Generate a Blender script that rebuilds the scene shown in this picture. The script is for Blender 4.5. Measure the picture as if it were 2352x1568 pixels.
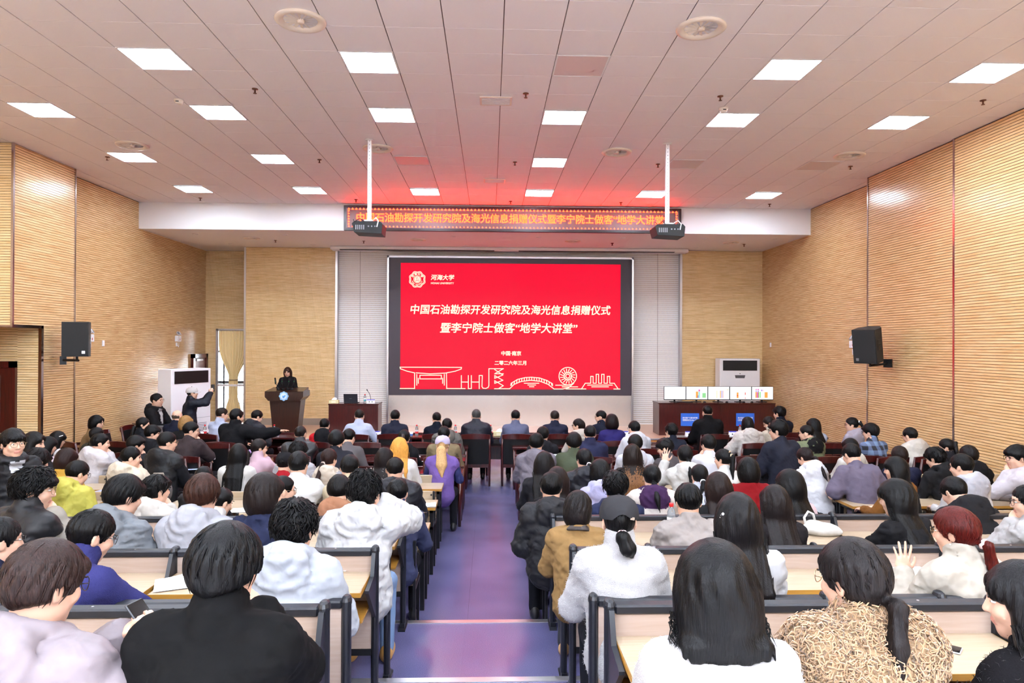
import bpy, math, random, time
import numpy as np
from mathutils import Vector, Matrix, Euler
T_START = time.time()
for _o in list(bpy.data.objects):
    bpy.data.objects.remove(_o)
SC = bpy.context.scene
COL = SC.collection
pi = math.pi
# ------------------------------------------------------------------ camera
F_PX, CXP, CYP, CAM_Z = 1585.0, 1176.0, 784.0, 2.56
YAW, PITCH, ROLL = math.atan(50 / F_PX), math.atan(7 / F_PX), 0.0042
_f = np.array([math.sin(YAW) * math.cos(PITCH), math.cos(YAW) * math.cos(PITCH), math.sin(PITCH)])
_r0 = np.array([math.cos(YAW), -math.sin(YAW), 0.0])
_u0 = np.cross(_r0, _f)
_r = math.cos(ROLL) * _r0 + math.sin(ROLL) * _u0
_u = -math.sin(ROLL) * _r0 + math.cos(ROLL) * _u0
cam_d = bpy.data.cameras.new('camera')
cam_d.sensor_fit = 'HORIZONTAL'
cam_d.sensor_width = 36.0
cam_d.lens = 36.0 * F_PX / 2352.0
cam_d.clip_start, cam_d.clip_end = 0.05, 200
cam = bpy.data.objects.new('camera', cam_d)
COL.objects.link(cam)
cam.matrix_world = Matrix(((_r[0], _u[0], -_f[0], 0), (_r[1], _u[1], -_f[1], 0), (_r[2], _u[2], -_f[2], CAM_Z), (0, 0, 0, 1)))
SC.camera = cam
# ------------------------------------------------------------------ world, exposure
SC.view_settings.view_transform = 'Standard'
SC.view_settings.look = 'None'
SC.view_settings.exposure = 0.0
SC.view_settings.gamma = 1.0
SC.view_settings.use_curve_mapping = False
SC.cycles.use_denoising = True
SC.cycles.use_adaptive_sampling = True
SC.cycles.adaptive_threshold = 0.15
SC.cycles.adaptive_min_samples = 16
SC.cycles.max_bounces = 5
SC.cycles.diffuse_bounces = 4
SC.cycles.glossy_bounces = 2
SC.cycles.transmission_bounces = 4
SC.cycles.caustics_reflective = False
SC.cycles.caustics_refractive = False
WORLD = bpy.data.worlds.new('overcast_day')
SC.world = WORLD
WORLD.use_nodes = True
WORLD.node_tree.nodes['Background'].inputs[0].default_value = (0.86, 0.93, 1.0, 1)
WORLD.node_tree.nodes['Background'].inputs[1].default_value = 200.0
_pl = bpy.data.lights.new('window_portal', 'AREA'); _pl.shape = 'RECTANGLE'; _pl.size, _pl.size_y = 1.1, 2.6; _pl.cycles.is_portal = True
_po = bpy.data.objects.new('window_portal', _pl); COL.objects.link(_po); _po.location = (-7.14, 19.88, 1.68); _po.rotation_euler = (-pi / 2, 0, 0)
PANEL_LIGHT = 68.0          # ceiling light panels (emission strength of their diffusers)
Z_CEIL, Z_SOFFIT, Z_STAGE = 5.76, 5.155, 0.37
# floor tiers: the flat front floor, then steps rising towards the back of the hall
TIER = [0.0, 0.16, 0.31, 0.46, 0.61]
TIER_Y = [99, 6.01, 4.66, 3.28, 1.86]      # each tier starts (its nosing) here and runs towards the camera

def ray(px, py):
    return (px - CXP) / F_PX * _r - (py - CYP) / F_PX * _u + _f
def atY(px, py, Y):
    d = ray(px, py)
    return np.array([0, 0, CAM_Z]) + d * (Y / d[1])

# ------------------------------------------------------------------ helpers
def lin(c):
    def g(v):
        v /= 255.0
        return v / 12.92 if v <= 0.04045 else ((v + 0.055) / 1.055) ** 2.4
    return (g(c[0]), g(c[1]), g(c[2]), 1.0)

class MB:
    """collects faces of one mesh"""
    def __init__(s):
        s.v, s.f, s.m = [], [], []
    def add(s, vs, fs, mi=0):
        b = len(s.v)
        s.v.extend([tuple(v) for v in vs])
        for f in fs:
            s.f.append(tuple(b + i for i in f)); s.m.append(mi)
        return s
    def box(s, x0, x1, y0, y1, z0, z1, mi=0, M=None):
        vs = [(x, y, z) for z in (z0, z1) for y in (y0, y1) for x in (x0, x1)]
        if M is not None: vs = [M @ Vector(v) for v in vs]
        return s.add(vs, [(0, 2, 3, 1), (4, 5, 7, 6), (0, 1, 5, 4), (2, 6, 7, 3), (0, 4, 6, 2), (1, 3, 7, 5)], mi)
    def cbox(s, x0, x1, y0, y1, z0, z1, c=0.006, mi=0, M=None):
        """box with chamfered edges"""
        c = min(c, (x1 - x0) * .49, (y1 - y0) * .49, (z1 - z0) * .49)
        xs, ys, zs = (x0, x1), (y0, y1), (z0, z1)
        vs = []; ix = {}
        for i in (0, 1):
            for j in (0, 1):
                for k in (0, 1):
                    sx, sy, sz = (1, -1)[i], (1, -1)[j], (1, -1)[k]
                    p = (xs[i], ys[j], zs[k])
                    for a in range(3):
                        q = [p[0] + sx * c, p[1] + sy * c, p[2] + sz * c]
                        q[a] = p[a]
                        ix[i, j, k, a] = len(vs); vs.append(q)
        fs = []
        for a in range(3):
            b, d = (a + 1) % 3, (a + 2) % 3
            for side in (0, 1):
                loop = []
                for (u, w) in ((0, 0), (1, 0), (1, 1), (0, 1)):
                    key = [0, 0, 0]; key[a] = side; key[b] = u; key[d] = w
                    loop.append(ix[key[0], key[1], key[2], a])
                fs.append(tuple(loop) if side else tuple(reversed(loop)))
        for a in range(3):
            b, d = (a + 1) % 3, (a + 2) % 3
            for u in (0, 1):
                for w in (0, 1):
                    def kk(t, ax):
                        key = [0, 0, 0]; key[a] = t; key[b] = u; key[d] = w
                        return ix[key[0], key[1], key[2], ax]
                    loop = [kk(0, b), kk(1, b), kk(1, d), kk(0, d)]
                    fs.append(tuple(loop) if (u == w) else tuple(reversed(loop)))
        for i in (0, 1):
            for j in (0, 1):
                for k in (0, 1):
                    t = [ix[i, j, k, 0], ix[i, j, k, 1], ix[i, j, k, 2]]
                    fs.append(tuple(t) if (i + j + k) % 2 else tuple(reversed(t)))
        if M is not None: vs = [M @ Vector(v) for v in vs]
        return s.add(vs, fs, mi)
    def tube(s, pts, r, n=8, mi=0, cap=True, sx=1.0):
        """round bar along points; r a number or one per point"""
        pts = [Vector(p) for p in pts]
        rs = [r] * len(pts) if isinstance(r, (int, float)) else list(r)
        vs, fs = [], []
        up = None
        for i, p in enumerate(pts):
            t = (pts[min(i + 1, len(pts) - 1)] - pts[max(i - 1, 0)])
            t = t.normalized() if t.length > 1e-9 else Vector((0, 0, 1))
            if up is None:
                up = Vector((0, 0, 1)) if abs(t.z) < .9 else Vector((0, 1, 0))
            a = t.cross(up)
            a = a.normalized() if a.length > 1e-6 else Vector((1, 0, 0))
            b = a.cross(t).normalized(); up = b
            for k in range(n):
                w = 2 * pi * k / n
                vs.append(p + (a * math.cos(w) * sx + b * math.sin(w)) * rs[i])
        for i in range(len(pts) - 1):
            for k in range(n):
                k2 = (k + 1) % n
                fs.append((i * n + k, (i + 1) * n + k, (i + 1) * n + k2, i * n + k2))
        if cap:
            fs.append(tuple(range(n)))
            fs.append(tuple(reversed([(len(pts) - 1) * n + k for k in range(n)])))
        return s.add(vs, fs, mi)
    def lathe(s, prof, n=20, mi=0, c=(0, 0, 0), M=None, cap=True):
        """profile [(r, z)] turned about z"""
        vs, fs = [], []
        for (r, z) in prof:
            for k in range(n):
                w = 2 * pi * k / n
                vs.append(Vector((c[0] + r * math.cos(w), c[1] + r * math.sin(w), c[2] + z)))
        for i in range(len(prof) - 1):
            for k in range(n):
                k2 = (k + 1) % n
                fs.append((i * n + k, i * n + k2, (i + 1) * n + k2, (i + 1) * n + k))
        if cap:
            if prof[0][0] > 1e-5: fs.append(tuple(reversed(range(n))))
            if prof[-1][0] > 1e-5: fs.append(tuple((len(prof) - 1) * n + k for k in range(n)))
        if M is not None: vs = [M @ v for v in vs]
        return s.add(vs, fs, mi)
    def prism(s, poly, d0, d1, axis='y', mi=0, M=None):
        """2-D outline (counter-clockwise) pushed out along an axis"""
        n = len(poly)
        def P(u, w, d):
            return {'y': (u, d, w), 'x': (d, u, w), 'z': (u, w, d)}[axis]
        vs = [P(u, w, d0) for u, w in poly] + [P(u, w, d1) for u, w in poly]
        fs = [tuple(range(n)), tuple(reversed(range(n, 2 * n)))]
        for i in range(n):
            j = (i + 1) % n
            fs.append((i, n + i, n + j, j))
        if M is not None: vs = [M @ Vector(v) for v in vs]
        return s.add(vs, fs, mi)
    def mesh(s, name, smooth=False):
        me = bpy.data.meshes.new(name)
        me.from_pydata([tuple(v) for v in s.v], [], s.f)
        me.polygons.foreach_set('material_index', s.m)
        if smooth: me.polygons.foreach_set('use_smooth', [True] * len(s.f))
        me.update()
        return me
    def build(s, name, mats, parent=None, smooth=False, loc=None, fixn=False):
        me = s.mesh(name, smooth)
        if fixn:
            import bmesh
            bm = bmesh.new(); bm.from_mesh(me)
            bmesh.ops.recalc_face_normals(bm, faces=bm.faces)
            bm.to_mesh(me); bm.free()
        if not isinstance(mats, (list, tuple)): mats = [mats]
        for m in mats: me.materials.append(m)
        o = bpy.data.objects.new(name, me)
        COL.objects.link(o)
        if parent is not None: o.parent = parent
        if loc is not None: o.location = loc
        return o

def raw_mesh(name, V, Q, mats, parent=None, mi=None, smooth=True):
    """mesh straight from numpy arrays; Q holds quads or triangles"""
    me = bpy.data.meshes.new(name)
    V = np.ascontiguousarray(V, dtype=np.float32)
    k = Q.shape[1]
    me.vertices.add(len(V)); me.vertices.foreach_set('co', V.ravel())
    me.loops.add(Q.size); me.loops.foreach_set('vertex_index', np.ascontiguousarray(Q, dtype=np.int32).ravel())
    me.polygons.add(len(Q))
    me.polygons.foreach_set('loop_start', np.arange(0, Q.size, k, dtype=np.int32))
    if mi is not None: me.polygons.foreach_set('material_index', np.asarray(mi, dtype=np.int32))
    me.polygons.foreach_set('use_smooth', np.full(len(Q), smooth, dtype=bool))
    me.update(calc_edges=True); me.validate()
    for m in (mats if isinstance(mats, (list, tuple)) else [mats]): me.materials.append(m)
    if parent is False: return me
    o = bpy.data.objects.new(name, me)
    COL.objects.link(o)
    if parent is not None: o.parent = parent
    return o

def tag(o, label=None, cat=None, group=None, kind=None):
    if label: o['label'] = label
    if cat: o['category'] = cat
    if group: o['group'] = group
    if kind: o['kind'] = kind
    return o
def empty(name, loc=(0, 0, 0), rz=0.0, label=None, cat=None, group=None):
    o = bpy.data.objects.new(name, None)
    o.empty_display_size = 0.1
    COL.objects.link(o)
    o.location = loc; o.rotation_euler = (0, 0, rz)
    return tag(o, label, cat, group)
def inst(name, me, parent=None, loc=(0, 0, 0), rot=(0, 0, 0), scale=None):
    o = bpy.data.objects.new(name, me)
    COL.objects.link(o)
    if parent is not None: o.parent = parent
    o.location = loc; o.rotation_euler = rot
    if scale: o.scale = scale
    return o
def copy_tree(o, loc=None, rz=None, label=None, group=None, parent=None):
    c = o.copy(); COL.objects.link(c); c.parent = parent
    if loc is not None: c.location = loc
    if rz is not None: c.rotation_euler = (0, 0, rz)
    if label: c['label'] = label
    if group: c['group'] = group
    for ch in list(o.children): copy_tree(ch, parent=c)
    return c

# ------------------------------------------------------------------ materials
_mats = {}
def _new(name):
    m = bpy.data.materials.new(name); m.use_nodes = True
    return m, m.node_tree, m.node_tree.nodes['Principled BSDF']
def mat(name, col, rough=0.5, metal=0.0, wrinkle=0.0, spec=0.5, bump=0.0, bscale=200.0, var=0.0, vscale=8.0, coat=0.0, stretch=None, alpha=1.0, trans=0.0, sheen=0.0, sss=0.0):
    if name in _mats: return _mats[name]
    m, nt, b = _new(name)
    L = nt.links.new
    b.inputs['Base Color'].default_value = lin(col)
    b.inputs['Roughness'].default_value = rough
    b.inputs['Metallic'].default_value = metal
    b.inputs['Specular IOR Level'].default_value = spec
    b.inputs['Coat Weight'].default_value = coat
    b.inputs['Coat Roughness'].default_value = 0.12
    b.inputs['Transmission Weight'].default_value = trans
    b.inputs['Sheen Weight'].default_value = sheen
    if alpha < 1: b.inputs['Alpha'].default_value = alpha
    if sss:
        b.inputs['Subsurface Weight'].default_value = sss
        b.inputs['Subsurface Scale'].default_value = 0.01
    if bump or var or wrinkle:
        tc = nt.nodes.new('ShaderNodeTexCoord'); mp = nt.nodes.new('ShaderNodeMapping')
        if stretch: mp.inputs['Scale'].default_value = stretch
        L(tc.outputs['Object'], mp.inputs['Vector'])
    if var:
        n = nt.nodes.new('ShaderNodeTexNoise'); n.inputs['Scale'].default_value = vscale; n.inputs['Detail'].default_value = 1
        L(mp.outputs[0], n.inputs['Vector'])
        mx = nt.nodes.new('ShaderNodeMix'); mx.data_type = 'RGBA'
        c = lin(col)
        mx.inputs['A'].default_value = tuple(x * (1 - var) for x in c[:3]) + (1,)
        mx.inputs['B'].default_value = tuple(min(1, x * (1 + var)) for x in c[:3]) + (1,)
        L(n.outputs['Fac'], mx.inputs['Factor']); L(mx.outputs['Result'], b.inputs['Base Color'])
    if bump:
        n = nt.nodes.new('ShaderNodeTexNoise'); n.inputs['Scale'].default_value = bscale; n.inputs['Detail'].default_value = 0.5
        L(mp.outputs[0], n.inputs['Vector'])
        bp = nt.nodes.new('ShaderNodeBump'); bp.inputs['Strength'].default_value = bump; bp.inputs['Distance'].default_value = 0.004
        L(n.outputs['Fac'], bp.inputs['Height']); L(bp.outputs[0], b.inputs['Normal'])
    elif wrinkle:
        n = nt.nodes.new('ShaderNodeTexNoise'); n.inputs['Scale'].default_value = 13; n.inputs['Detail'].default_value = 1.0; n.inputs['Distortion'].default_value = 0.7
        L(mp.outputs[0], n.inputs['Vector'])
        bp = nt.nodes.new('ShaderNodeBump'); bp.inputs['Strength'].default_value = wrinkle * .8; bp.inputs['Distance'].default_value = 0.022
        L(n.outputs['Fac'], bp.inputs['Height']); L(bp.outputs[0], b.inputs['Normal'])
    _mats[name] = m
    return m
def emis(name, col, strength):
    if name in _mats: return _mats[name]
    m, nt, b = _new(name)
    b.inputs['Base Color'].default_value = (0.02, 0.02, 0.02, 1)
    b.inputs['Specular IOR Level'].default_value = 0.05; b.inputs['Roughness'].default_value = 0.8
    b.inputs['Emission Color'].default_value = lin(col)
    b.inputs['Emission Strength'].default_value = strength
    if strength < 5 and name not in ('slide_red', 'screen_white'): m.cycles.emission_sampling = 'NONE'
    _mats[name] = m
    return m
def wood(name, col, dark, rough=0.35, axis='x', scale=1.0, spec=0.5, coat=0.0, contrast=1.0):
    """grain stretched along one axis"""
    if name in _mats: return _mats[name]
    m, nt, b = _new(name); L = nt.links.new
    tc = nt.nodes.new('ShaderNodeTexCoord'); mp = nt.nodes.new('ShaderNodeMapping')
    s = [14.0, 14.0, 14.0]; s['xyz'.index(axis)] = 0.9
    mp.inputs['Scale'].default_value = [v * scale for v in s]
    L(tc.outputs['Object'], mp.inputs['Vector'])
    n = nt.nodes.new('ShaderNodeTexNoise'); n.inputs['Scale'].default_value = 3.0; n.inputs['Detail'].default_value = 2.5; n.inputs['Roughness'].default_value = 0.6; n.inputs['Distortion'].default_value = 0.5
    L(mp.outputs[0], n.inputs['Vector'])
    cr = nt.nodes.new('ShaderNodeValToRGB')
    cr.color_ramp.elements[0].position = 0.5 - 0.22 / contrast; cr.color_ramp.elements[1].position = 0.5 + 0.2 / contrast
    cr.color_ramp.elements[0].color = lin(dark); cr.color_ramp.elements[1].color = lin(col)
    L(n.outputs['Fac'], cr.inputs[0]); L(cr.outputs[0], b.inputs['Base Color'])
    b.inputs['Roughness'].default_value = rough
    b.inputs['Specular IOR Level'].default_value = spec
    b.inputs['Coat Weight'].default_value = coat; b.inputs['Coat Roughness'].default_value = 0.15
    _mats[name] = m
    return m
# ================================================================== materials of the place
M_TILE = mat('ceiling_tile', (254, 249, 252), rough=0.55)
M_GRID = mat('ceiling_grid', (70, 66, 66), rough=0.35, metal=0.5)
M_WHITE = mat('white_paint', (242, 240, 242), rough=0.6)
M_ALU = mat('aluminium', (205, 203, 205), rough=0.28, metal=0.9)
M_CHROME = mat('chrome_strip', (190, 180, 178), rough=0.18, metal=1.0)
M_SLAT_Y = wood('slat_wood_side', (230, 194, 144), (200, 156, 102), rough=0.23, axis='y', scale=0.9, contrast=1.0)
M_SLAT_X = wood('slat_wood_back', (248, 220, 170), (222, 184, 126), rough=0.26, axis='x', scale=0.9, contrast=1.0)  # slat wood lightened in colour to offset weak light on the back wall
M_GROOVE = mat('slat_groove', (120, 80, 46), rough=0.7)
M_BLIND = mat('white_slat', (250, 248, 244), rough=0.5)
M_BLIND_GAP = mat('white_slat_gap', (150, 138, 128), rough=0.7)
M_DARKWOOD = wood('dark_red_wood', (70, 18, 16), (42, 8, 8), rough=0.24, axis='x', scale=1.4, coat=0.4)
M_REDWOOD = wood('mahogany', (74, 20, 17), (44, 10, 9), rough=0.28, axis='z', scale=1.4, coat=0.3)
M_LECT = wood('lectern_walnut', (58, 30, 18), (34, 16, 10), rough=0.3, axis='z', scale=1.6, coat=0.2)
M_LIGHTWOOD = wood('light_maple', (172, 154, 132), (162, 140, 112), rough=0.33, axis='x', scale=1.0, coat=0.15)
M_EDGE = wood('maple_edge', (170, 124, 50), (150, 104, 38), rough=0.4, axis='x', scale=1.5)
M_PINKPANEL = wood('pale_panel', (172, 152, 140), (160, 138, 124), rough=0.4, axis='x', scale=1.0)
M_BLACK = mat('black_steel', (16, 16, 19), rough=0.4, spec=0.35)
M_BLACKPL = mat('black_plastic', (14, 14, 16), rough=0.5, spec=0.3)
M_RAIL = mat('black_rail', (24, 25, 31), rough=0.4, spec=0.4)
M_LEATHER = mat('black_leather', (13, 12, 13), rough=0.5, spec=0.3)
M_PLASTW = mat('white_plastic', (232, 230, 232), rough=0.4)
M_GREYPL = mat('grey_plastic', (120, 120, 126), rough=0.45)
M_STAGE = wood('stage_boards', (226, 186, 158), (206, 162, 132), rough=0.3, axis='x', scale=0.6, coat=0.2)
M_STAGEF = wood('stage_riser', (206, 138, 66), (178, 108, 46), rough=0.35, axis='x', scale=1.0)
M_PAPER = mat('white_paper', (238, 238, 242), rough=0.8)
M_GLASS = mat('window_glass', (255, 255, 255), rough=0.0, trans=1.0, spec=0.5)
M_DOOR = wood('door_mahogany', (78, 20, 15), (46, 10, 8), rough=0.3, axis='z', scale=1.0, coat=0.2)
M_CURT = mat('curtain_cloth', (250, 228, 176), rough=0.8)
M_BRUSHED = mat('brushed_metal', (236, 228, 220), rough=0.27, metal=0.75, bump=0.05, bscale=60, stretch=(1, 1, 40))

def floor_mat(name, c1, c2):
    m, nt, b = _new(name); L = nt.links.new
    tc = nt.nodes.new('ShaderNodeTexCoord')
    n1 = nt.nodes.new('ShaderNodeTexNoise'); n1.inputs['Scale'].default_value = 200; n1.inputs['Detail'].default_value = 2
    n2 = nt.nodes.new('ShaderNodeTexNoise'); n2.inputs['Scale'].default_value = 1.6; n2.inputs['Detail'].default_value = 1
    for n in (n1, n2): L(tc.outputs['Object'], n.inputs['Vector'])
    ad = nt.nodes.new('ShaderNodeMath'); ad.operation = 'MULTIPLY_ADD'
    L(n2.outputs['Fac'], ad.inputs[0]); ad.inputs[1].default_value = 0.5; L(n1.outputs['Fac'], ad.inputs[2])
    cr = nt.nodes.new('ShaderNodeValToRGB'); cr.color_ramp.elements[0].position = 0.55; cr.color_ramp.elements[1].position = 1.0
    cr.color_ramp.elements[0].color = lin(c1); cr.color_ramp.elements[1].color = lin(c2)
    L(ad.outputs[0], cr.inputs[0]); L(cr.outputs[0], b.inputs['Base Color'])
    b.inputs['Roughness'].default_value = 0.24
    b.inputs['Specular IOR Level'].default_value = 0.6
    bp = nt.nodes.new('ShaderNodeBump'); bp.inputs['Strength'].default_value = 0.12; bp.inputs['Distance'].default_value = 0.002
    L(n1.outputs['Fac'], bp.inputs['Height']); L(bp.outputs[0], b.inputs['Normal'])
    return m
M_FLOOR = floor_mat('blue_grey_vinyl', (70, 70, 106), (108, 104, 142))
M_SEAM = mat('vinyl_seam', (28, 26, 40), rough=0.9, spec=0.1)

# ================================================================== room shell
XL, XR, XLP, XRP, YB, YREAR = -8.0, 7.5, -7.67, 7.18, 18.8, -4.5
def struct(o): return tag(o, kind='structure')

# floor: slabs with vinyl sheets laid on them
fl = struct(MB().box(XL - 1.4, XR, 6.01, 16.1, -0.2, -0.004).build('floor', M_SEAM))
sheet_x = [-8.2] + [-0.2 + 2.0 * k for k in range(-3, 4)] + [7.5]
def sheets(parent, y0, y1, z, x0=XL, x1=XR):
    for a, b in zip(sheet_x[:-1], sheet_x[1:]):
        a, b = max(a, x0), min(b, x1)
        if b - a > 0.05:
            MB().box(a + 0.0008, b - 0.0008, y0, y1, z - 0.004, z).build('vinyl_sheet', M_FLOOR, parent)
sheets(fl, 6.01, 16.06, 0.0)
for i in range(1, 5):
    y1 = TIER_Y[i]; y0 = TIER_Y[i + 1] if i < 4 else YREAR
    t = struct(MB().box(XL, XR, y0 if i == 4 else y0 - 0.02, y1, -0.2, TIER[i] - 0.004).build('floor', M_FLOOR))
    if i < 4: sheets(t, y0, y1 - 0.03, TIER[i])
    else: MB().box(XL, XR, y0, y1 - 0.03, TIER[i] - .004, TIER[i]).build('bounce_platform', M_WHITE, t)  # white rear floor out of view, added to bounce light at the ceiling
    nb = MB()
    nb.prism([(y1 - 0.05, TIER[i]), (y1 + 0.006, TIER[i]), (y1 + 0.006, TIER[i] - 0.03), (y1 + 0.012, TIER[i] - 0.03), (y1 + 0.012, TIER[i] + 0.006), (y1 - 0.05, TIER[i] + 0.006)][::-1], XL, XR, 'x')
    nb.build('step_nosing', M_ALU, t, fixn=True)

# stage
st = struct(MB().box(XL, XR, 16.06, 20.0, 0, Z_STAGE - 0.012).build('floor_stage', M_STAGEF))
yb = 16.04
k = 0
while yb < 19.9:
    MB().box(XL, XR, yb + 0.002, yb + 0.298, Z_STAGE - 0.012, Z_STAGE).build('plank', M_STAGE, st); yb += 0.3
MB().cbox(XL, XR, 16.035, 16.075, Z_STAGE - 0.03, Z_STAGE + 0.005, 0.004).build('step_nosing', M_ALU, st)

def slats(name, parent, axis, p0, p1, plane, sgn, z0, z1, pitch=0.042, gap=0.007, depth=0.012, mats=None, holes=()):
    """grooved panelling; axis 'x' or 'y' is the run, plane its other coordinate, sgn the way it faces"""
    mb = MB()
    z = z0
    def quad(a, b, zz0, zz1, d0, d1, mi):
        def P(u, d, zz):
            q = plane + sgn * d
            return (u, q, zz) if axis == 'x' else (q, u, zz)
        vs = [P(a, d0, zz0), P(b, d0, zz0), P(b, d1, zz1), P(a, d1, zz1)]
        flip = (axis == 'x') == (sgn > 0)
        mb.add(vs, [(3, 2, 1, 0) if flip else (0, 1, 2, 3)], mi)
    while z < z1 - 0.005:
        zt = min(z + pitch, z1)
        spans = [(p0, p1)]
        for (h0, h1, hz0, hz1) in holes:
            if z < hz1 - 0.003 and zt > hz0 + 0.003:
                ns = []
                for a, b in spans:
                    if h0 > a: ns.append((a, min(b, h0)))
                    if h1 < b: ns.append((max(a, h1), b))
                spans = [s_ for s_ in ns if s_[1] - s_[0] > 1e-4]
        for a, b in spans:
            zg = max(z, zt - gap)
            quad(a, b, z, zg, depth, depth, 0)
            if zt - zg > 1e-4:
                quad(a, b, zg, zg, depth, 0.0, 1); quad(a, b, zg, zt, 0.0, 0.0, 1); quad(a, b, zt, zt, 0.0, depth, 1)
        z = zt
    o = mb.build(name, mats, parent)
    return tag(o, kind='stuff')

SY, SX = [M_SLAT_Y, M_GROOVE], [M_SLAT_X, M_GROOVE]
# left wall: near part, pilaster over an entrance niche, far part, small door near the window corner
wl = struct(MB().box(XL - 0.25, XL, YREAR, 10.2, 0, Z_CEIL).box(XL - 0.25, XL, 10.2, 11.3, 2.82, Z_CEIL).box(XL - 0.25, XLP, 11.3, 12.95, 2.82, Z_CEIL)
            .box(-9.4, XLP, 12.03, 12.95, 0, 2.82).box(XL - 0.25, XL, 12.95, 19.9, 0, Z_CEIL).box(-9.4, -9.2, 10.0, 12.03, 0, 2.82).box(-9.4, -8.25, 10.0, 10.2, 0, 2.82)
            .box(-9.4, -8.25, 10.0, 12.03, 2.82, 2.9).box(-9.4, XL, 10.0, 12.03, -0.2, -0.001).build('wall_left', M_SLAT_Y))
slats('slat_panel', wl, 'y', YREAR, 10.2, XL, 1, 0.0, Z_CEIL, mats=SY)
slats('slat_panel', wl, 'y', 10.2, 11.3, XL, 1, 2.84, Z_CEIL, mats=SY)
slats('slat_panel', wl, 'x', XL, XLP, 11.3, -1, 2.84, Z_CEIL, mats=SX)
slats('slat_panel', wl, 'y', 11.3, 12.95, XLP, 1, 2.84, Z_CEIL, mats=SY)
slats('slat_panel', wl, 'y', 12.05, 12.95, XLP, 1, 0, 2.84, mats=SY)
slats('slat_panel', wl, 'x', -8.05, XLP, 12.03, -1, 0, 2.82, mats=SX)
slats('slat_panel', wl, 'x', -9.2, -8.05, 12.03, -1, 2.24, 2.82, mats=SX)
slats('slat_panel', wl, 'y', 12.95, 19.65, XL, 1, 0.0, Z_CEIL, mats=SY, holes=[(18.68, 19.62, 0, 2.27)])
tr = MB()
tr.box(XLP, XLP + 0.035, 11.275, 11.31, 2.8, Z_CEIL).box(XLP, XLP + 0.03, 12.935, 12.965, 0, Z_CEIL)
struct(tr.build('trim_1', M_CHROME))
tr = MB().box(XLP - 0.02, XLP + 0.03, 12.0, 12.06, 0, 2.85).box(XL, XLP + 0.03, 11.29, 12.06, 2.8, 2.85)
struct(tr.build('trim_2', M_CHROME))
# niche door
d1 = struct(MB().box(-8.16, -8.05, 11.96, 12.03, 0, 2.24).box(-9.2, -8.05, 11.96, 12.03, 2.13, 2.24).build('door_1', M_DOOR))
MB().cbox(-9.1, -8.16, 11.99, 12.028, 0, 2.13, 0.006).cbox(-8.98, -8.3, 11.98, 11.99, 1.2, 2.0, 0.008).cbox(-8.98, -8.3, 11.98, 11.99, 0.2, 1.0, 0.008).build('door_leaf', M_DOOR, d1)
MB().tube([(-8.24, 11.985, 1.02), (-8.24, 11.93, 1.02), (-8.36, 11.93, 1.02)], 0.01).build('door_handle', M_ALU, d1)
# small door on the left wall by the window corner
d2 = struct(MB().box(XL, XL + 0.09, 18.68, 18.79, 0.37, 2.27).box(XL, XL + 0.09, 19.51, 19.62, 0.37, 2.27).box(XL, XL + 0.09, 18.68, 19.62, 2.16, 2.27).build('door_2', M_DOOR))
MB().cbox(XL + 0.01, XL + 0.05, 18.79, 19.51, 0.37, 2.16, 0.005).build('door_leaf', mat('door_grey_brown', (112, 84, 80), rough=0.4), d2)
MB().box(XL + 0.05, XL + 0.09, 18.9, 19.3, 2.08, 2.13).build('door_closer', M_ALU, d2)

# right wall
wr = struct(MB().box(XRP - 0.03, XR + 0.25, YREAR, 10.41, 0, Z_CEIL).box(XRP, XR + 0.25, 10.41, 12.88, 0, Z_CEIL).box(XR, XR + 0.25, 12.88, 19.9, 0, Z_CEIL).build('wall_right', M_SLAT_Y))
slats('slat_panel', wr, 'y', YREAR, 10.41, XRP - 0.03, -1, 0, Z_CEIL, mats=SY)
slats('slat_panel', wr, 'y', 10.41, 12.1, XRP, -1, 0, Z_CEIL, mats=SY)
slats('slat_panel', wr, 'y', 12.1, 12.88, XRP, -1, 0, Z_CEIL, depth=0.014, mats=SY)
slats('slat_panel', wr, 'y', 12.88, 18.8, XR, -1, 0, Z_CEIL, mats=SY)
tr = MB().box(XRP - 0.05, XRP, 10.39, 10.43, 0, Z_CEIL).box(XRP - 0.03, XRP, 12.865, 12.89, 0, Z_CEIL)
struct(tr.build('trim_3', M_CHROME))

# back wall
wb = struct(MB().box(-6.6, -4.15, YB, 19.9, 0, Z_SOFFIT + .3).box(-4.15, 5.24, 18.95, 19.9, 0, Z_SOFFIT + .3).box(5.24, XR, YB, 19.9, 0, Z_SOFFIT + .3)
            .box(XL, -7.67, 19.65, 19.9, 0, Z_SOFFIT + .3).box(-7.67, -6.6, 19.65, 19.9, 2.95, Z_SOFFIT + .3).box(-7.67, -6.6, 19.65, 19.9, 0, 0.42)
            .build('wall_back', M_SLAT_X))
slats('slat_panel', wb, 'x', -6.6, -4.15, YB, -1, 0.55, Z_SOFFIT, mats=SX)
slats('slat_panel', wb, 'x', 5.24, XR, YB, -1, 0.37, Z_SOFFIT, mats=SX)
slats('slat_panel', wb, 'x', XL, -6.6, 19.65, -1, 0.37, Z_SOFFIT, mats=SX, holes=[(-7.69, -6.58, 0.3, 2.97)])
slats('slat_panel', wb, 'x', -4.15, 5.24, 18.95, -1, 0.37, Z_SOFFIT, pitch=0.055, gap=0.008, depth=0.014, mats=[M_BLIND, M_BLIND_GAP])
MB().box(-6.6, -4.15, YB - 0.02, YB, 0.37, 0.55).build('baseboard_back', mat('grey_skirting', (150, 138, 126), rough=0.5), wb)
tr = MB()
for x in (-4.16, 5.23): tr.box(x - 0.03, x + 0.03, YB - 0.035, 18.95, 0.37, Z_SOFFIT)
tr.box(-6.63, -6.58, YB - 0.02, 19.65, 0.37, Z_SOFFIT)
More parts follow.
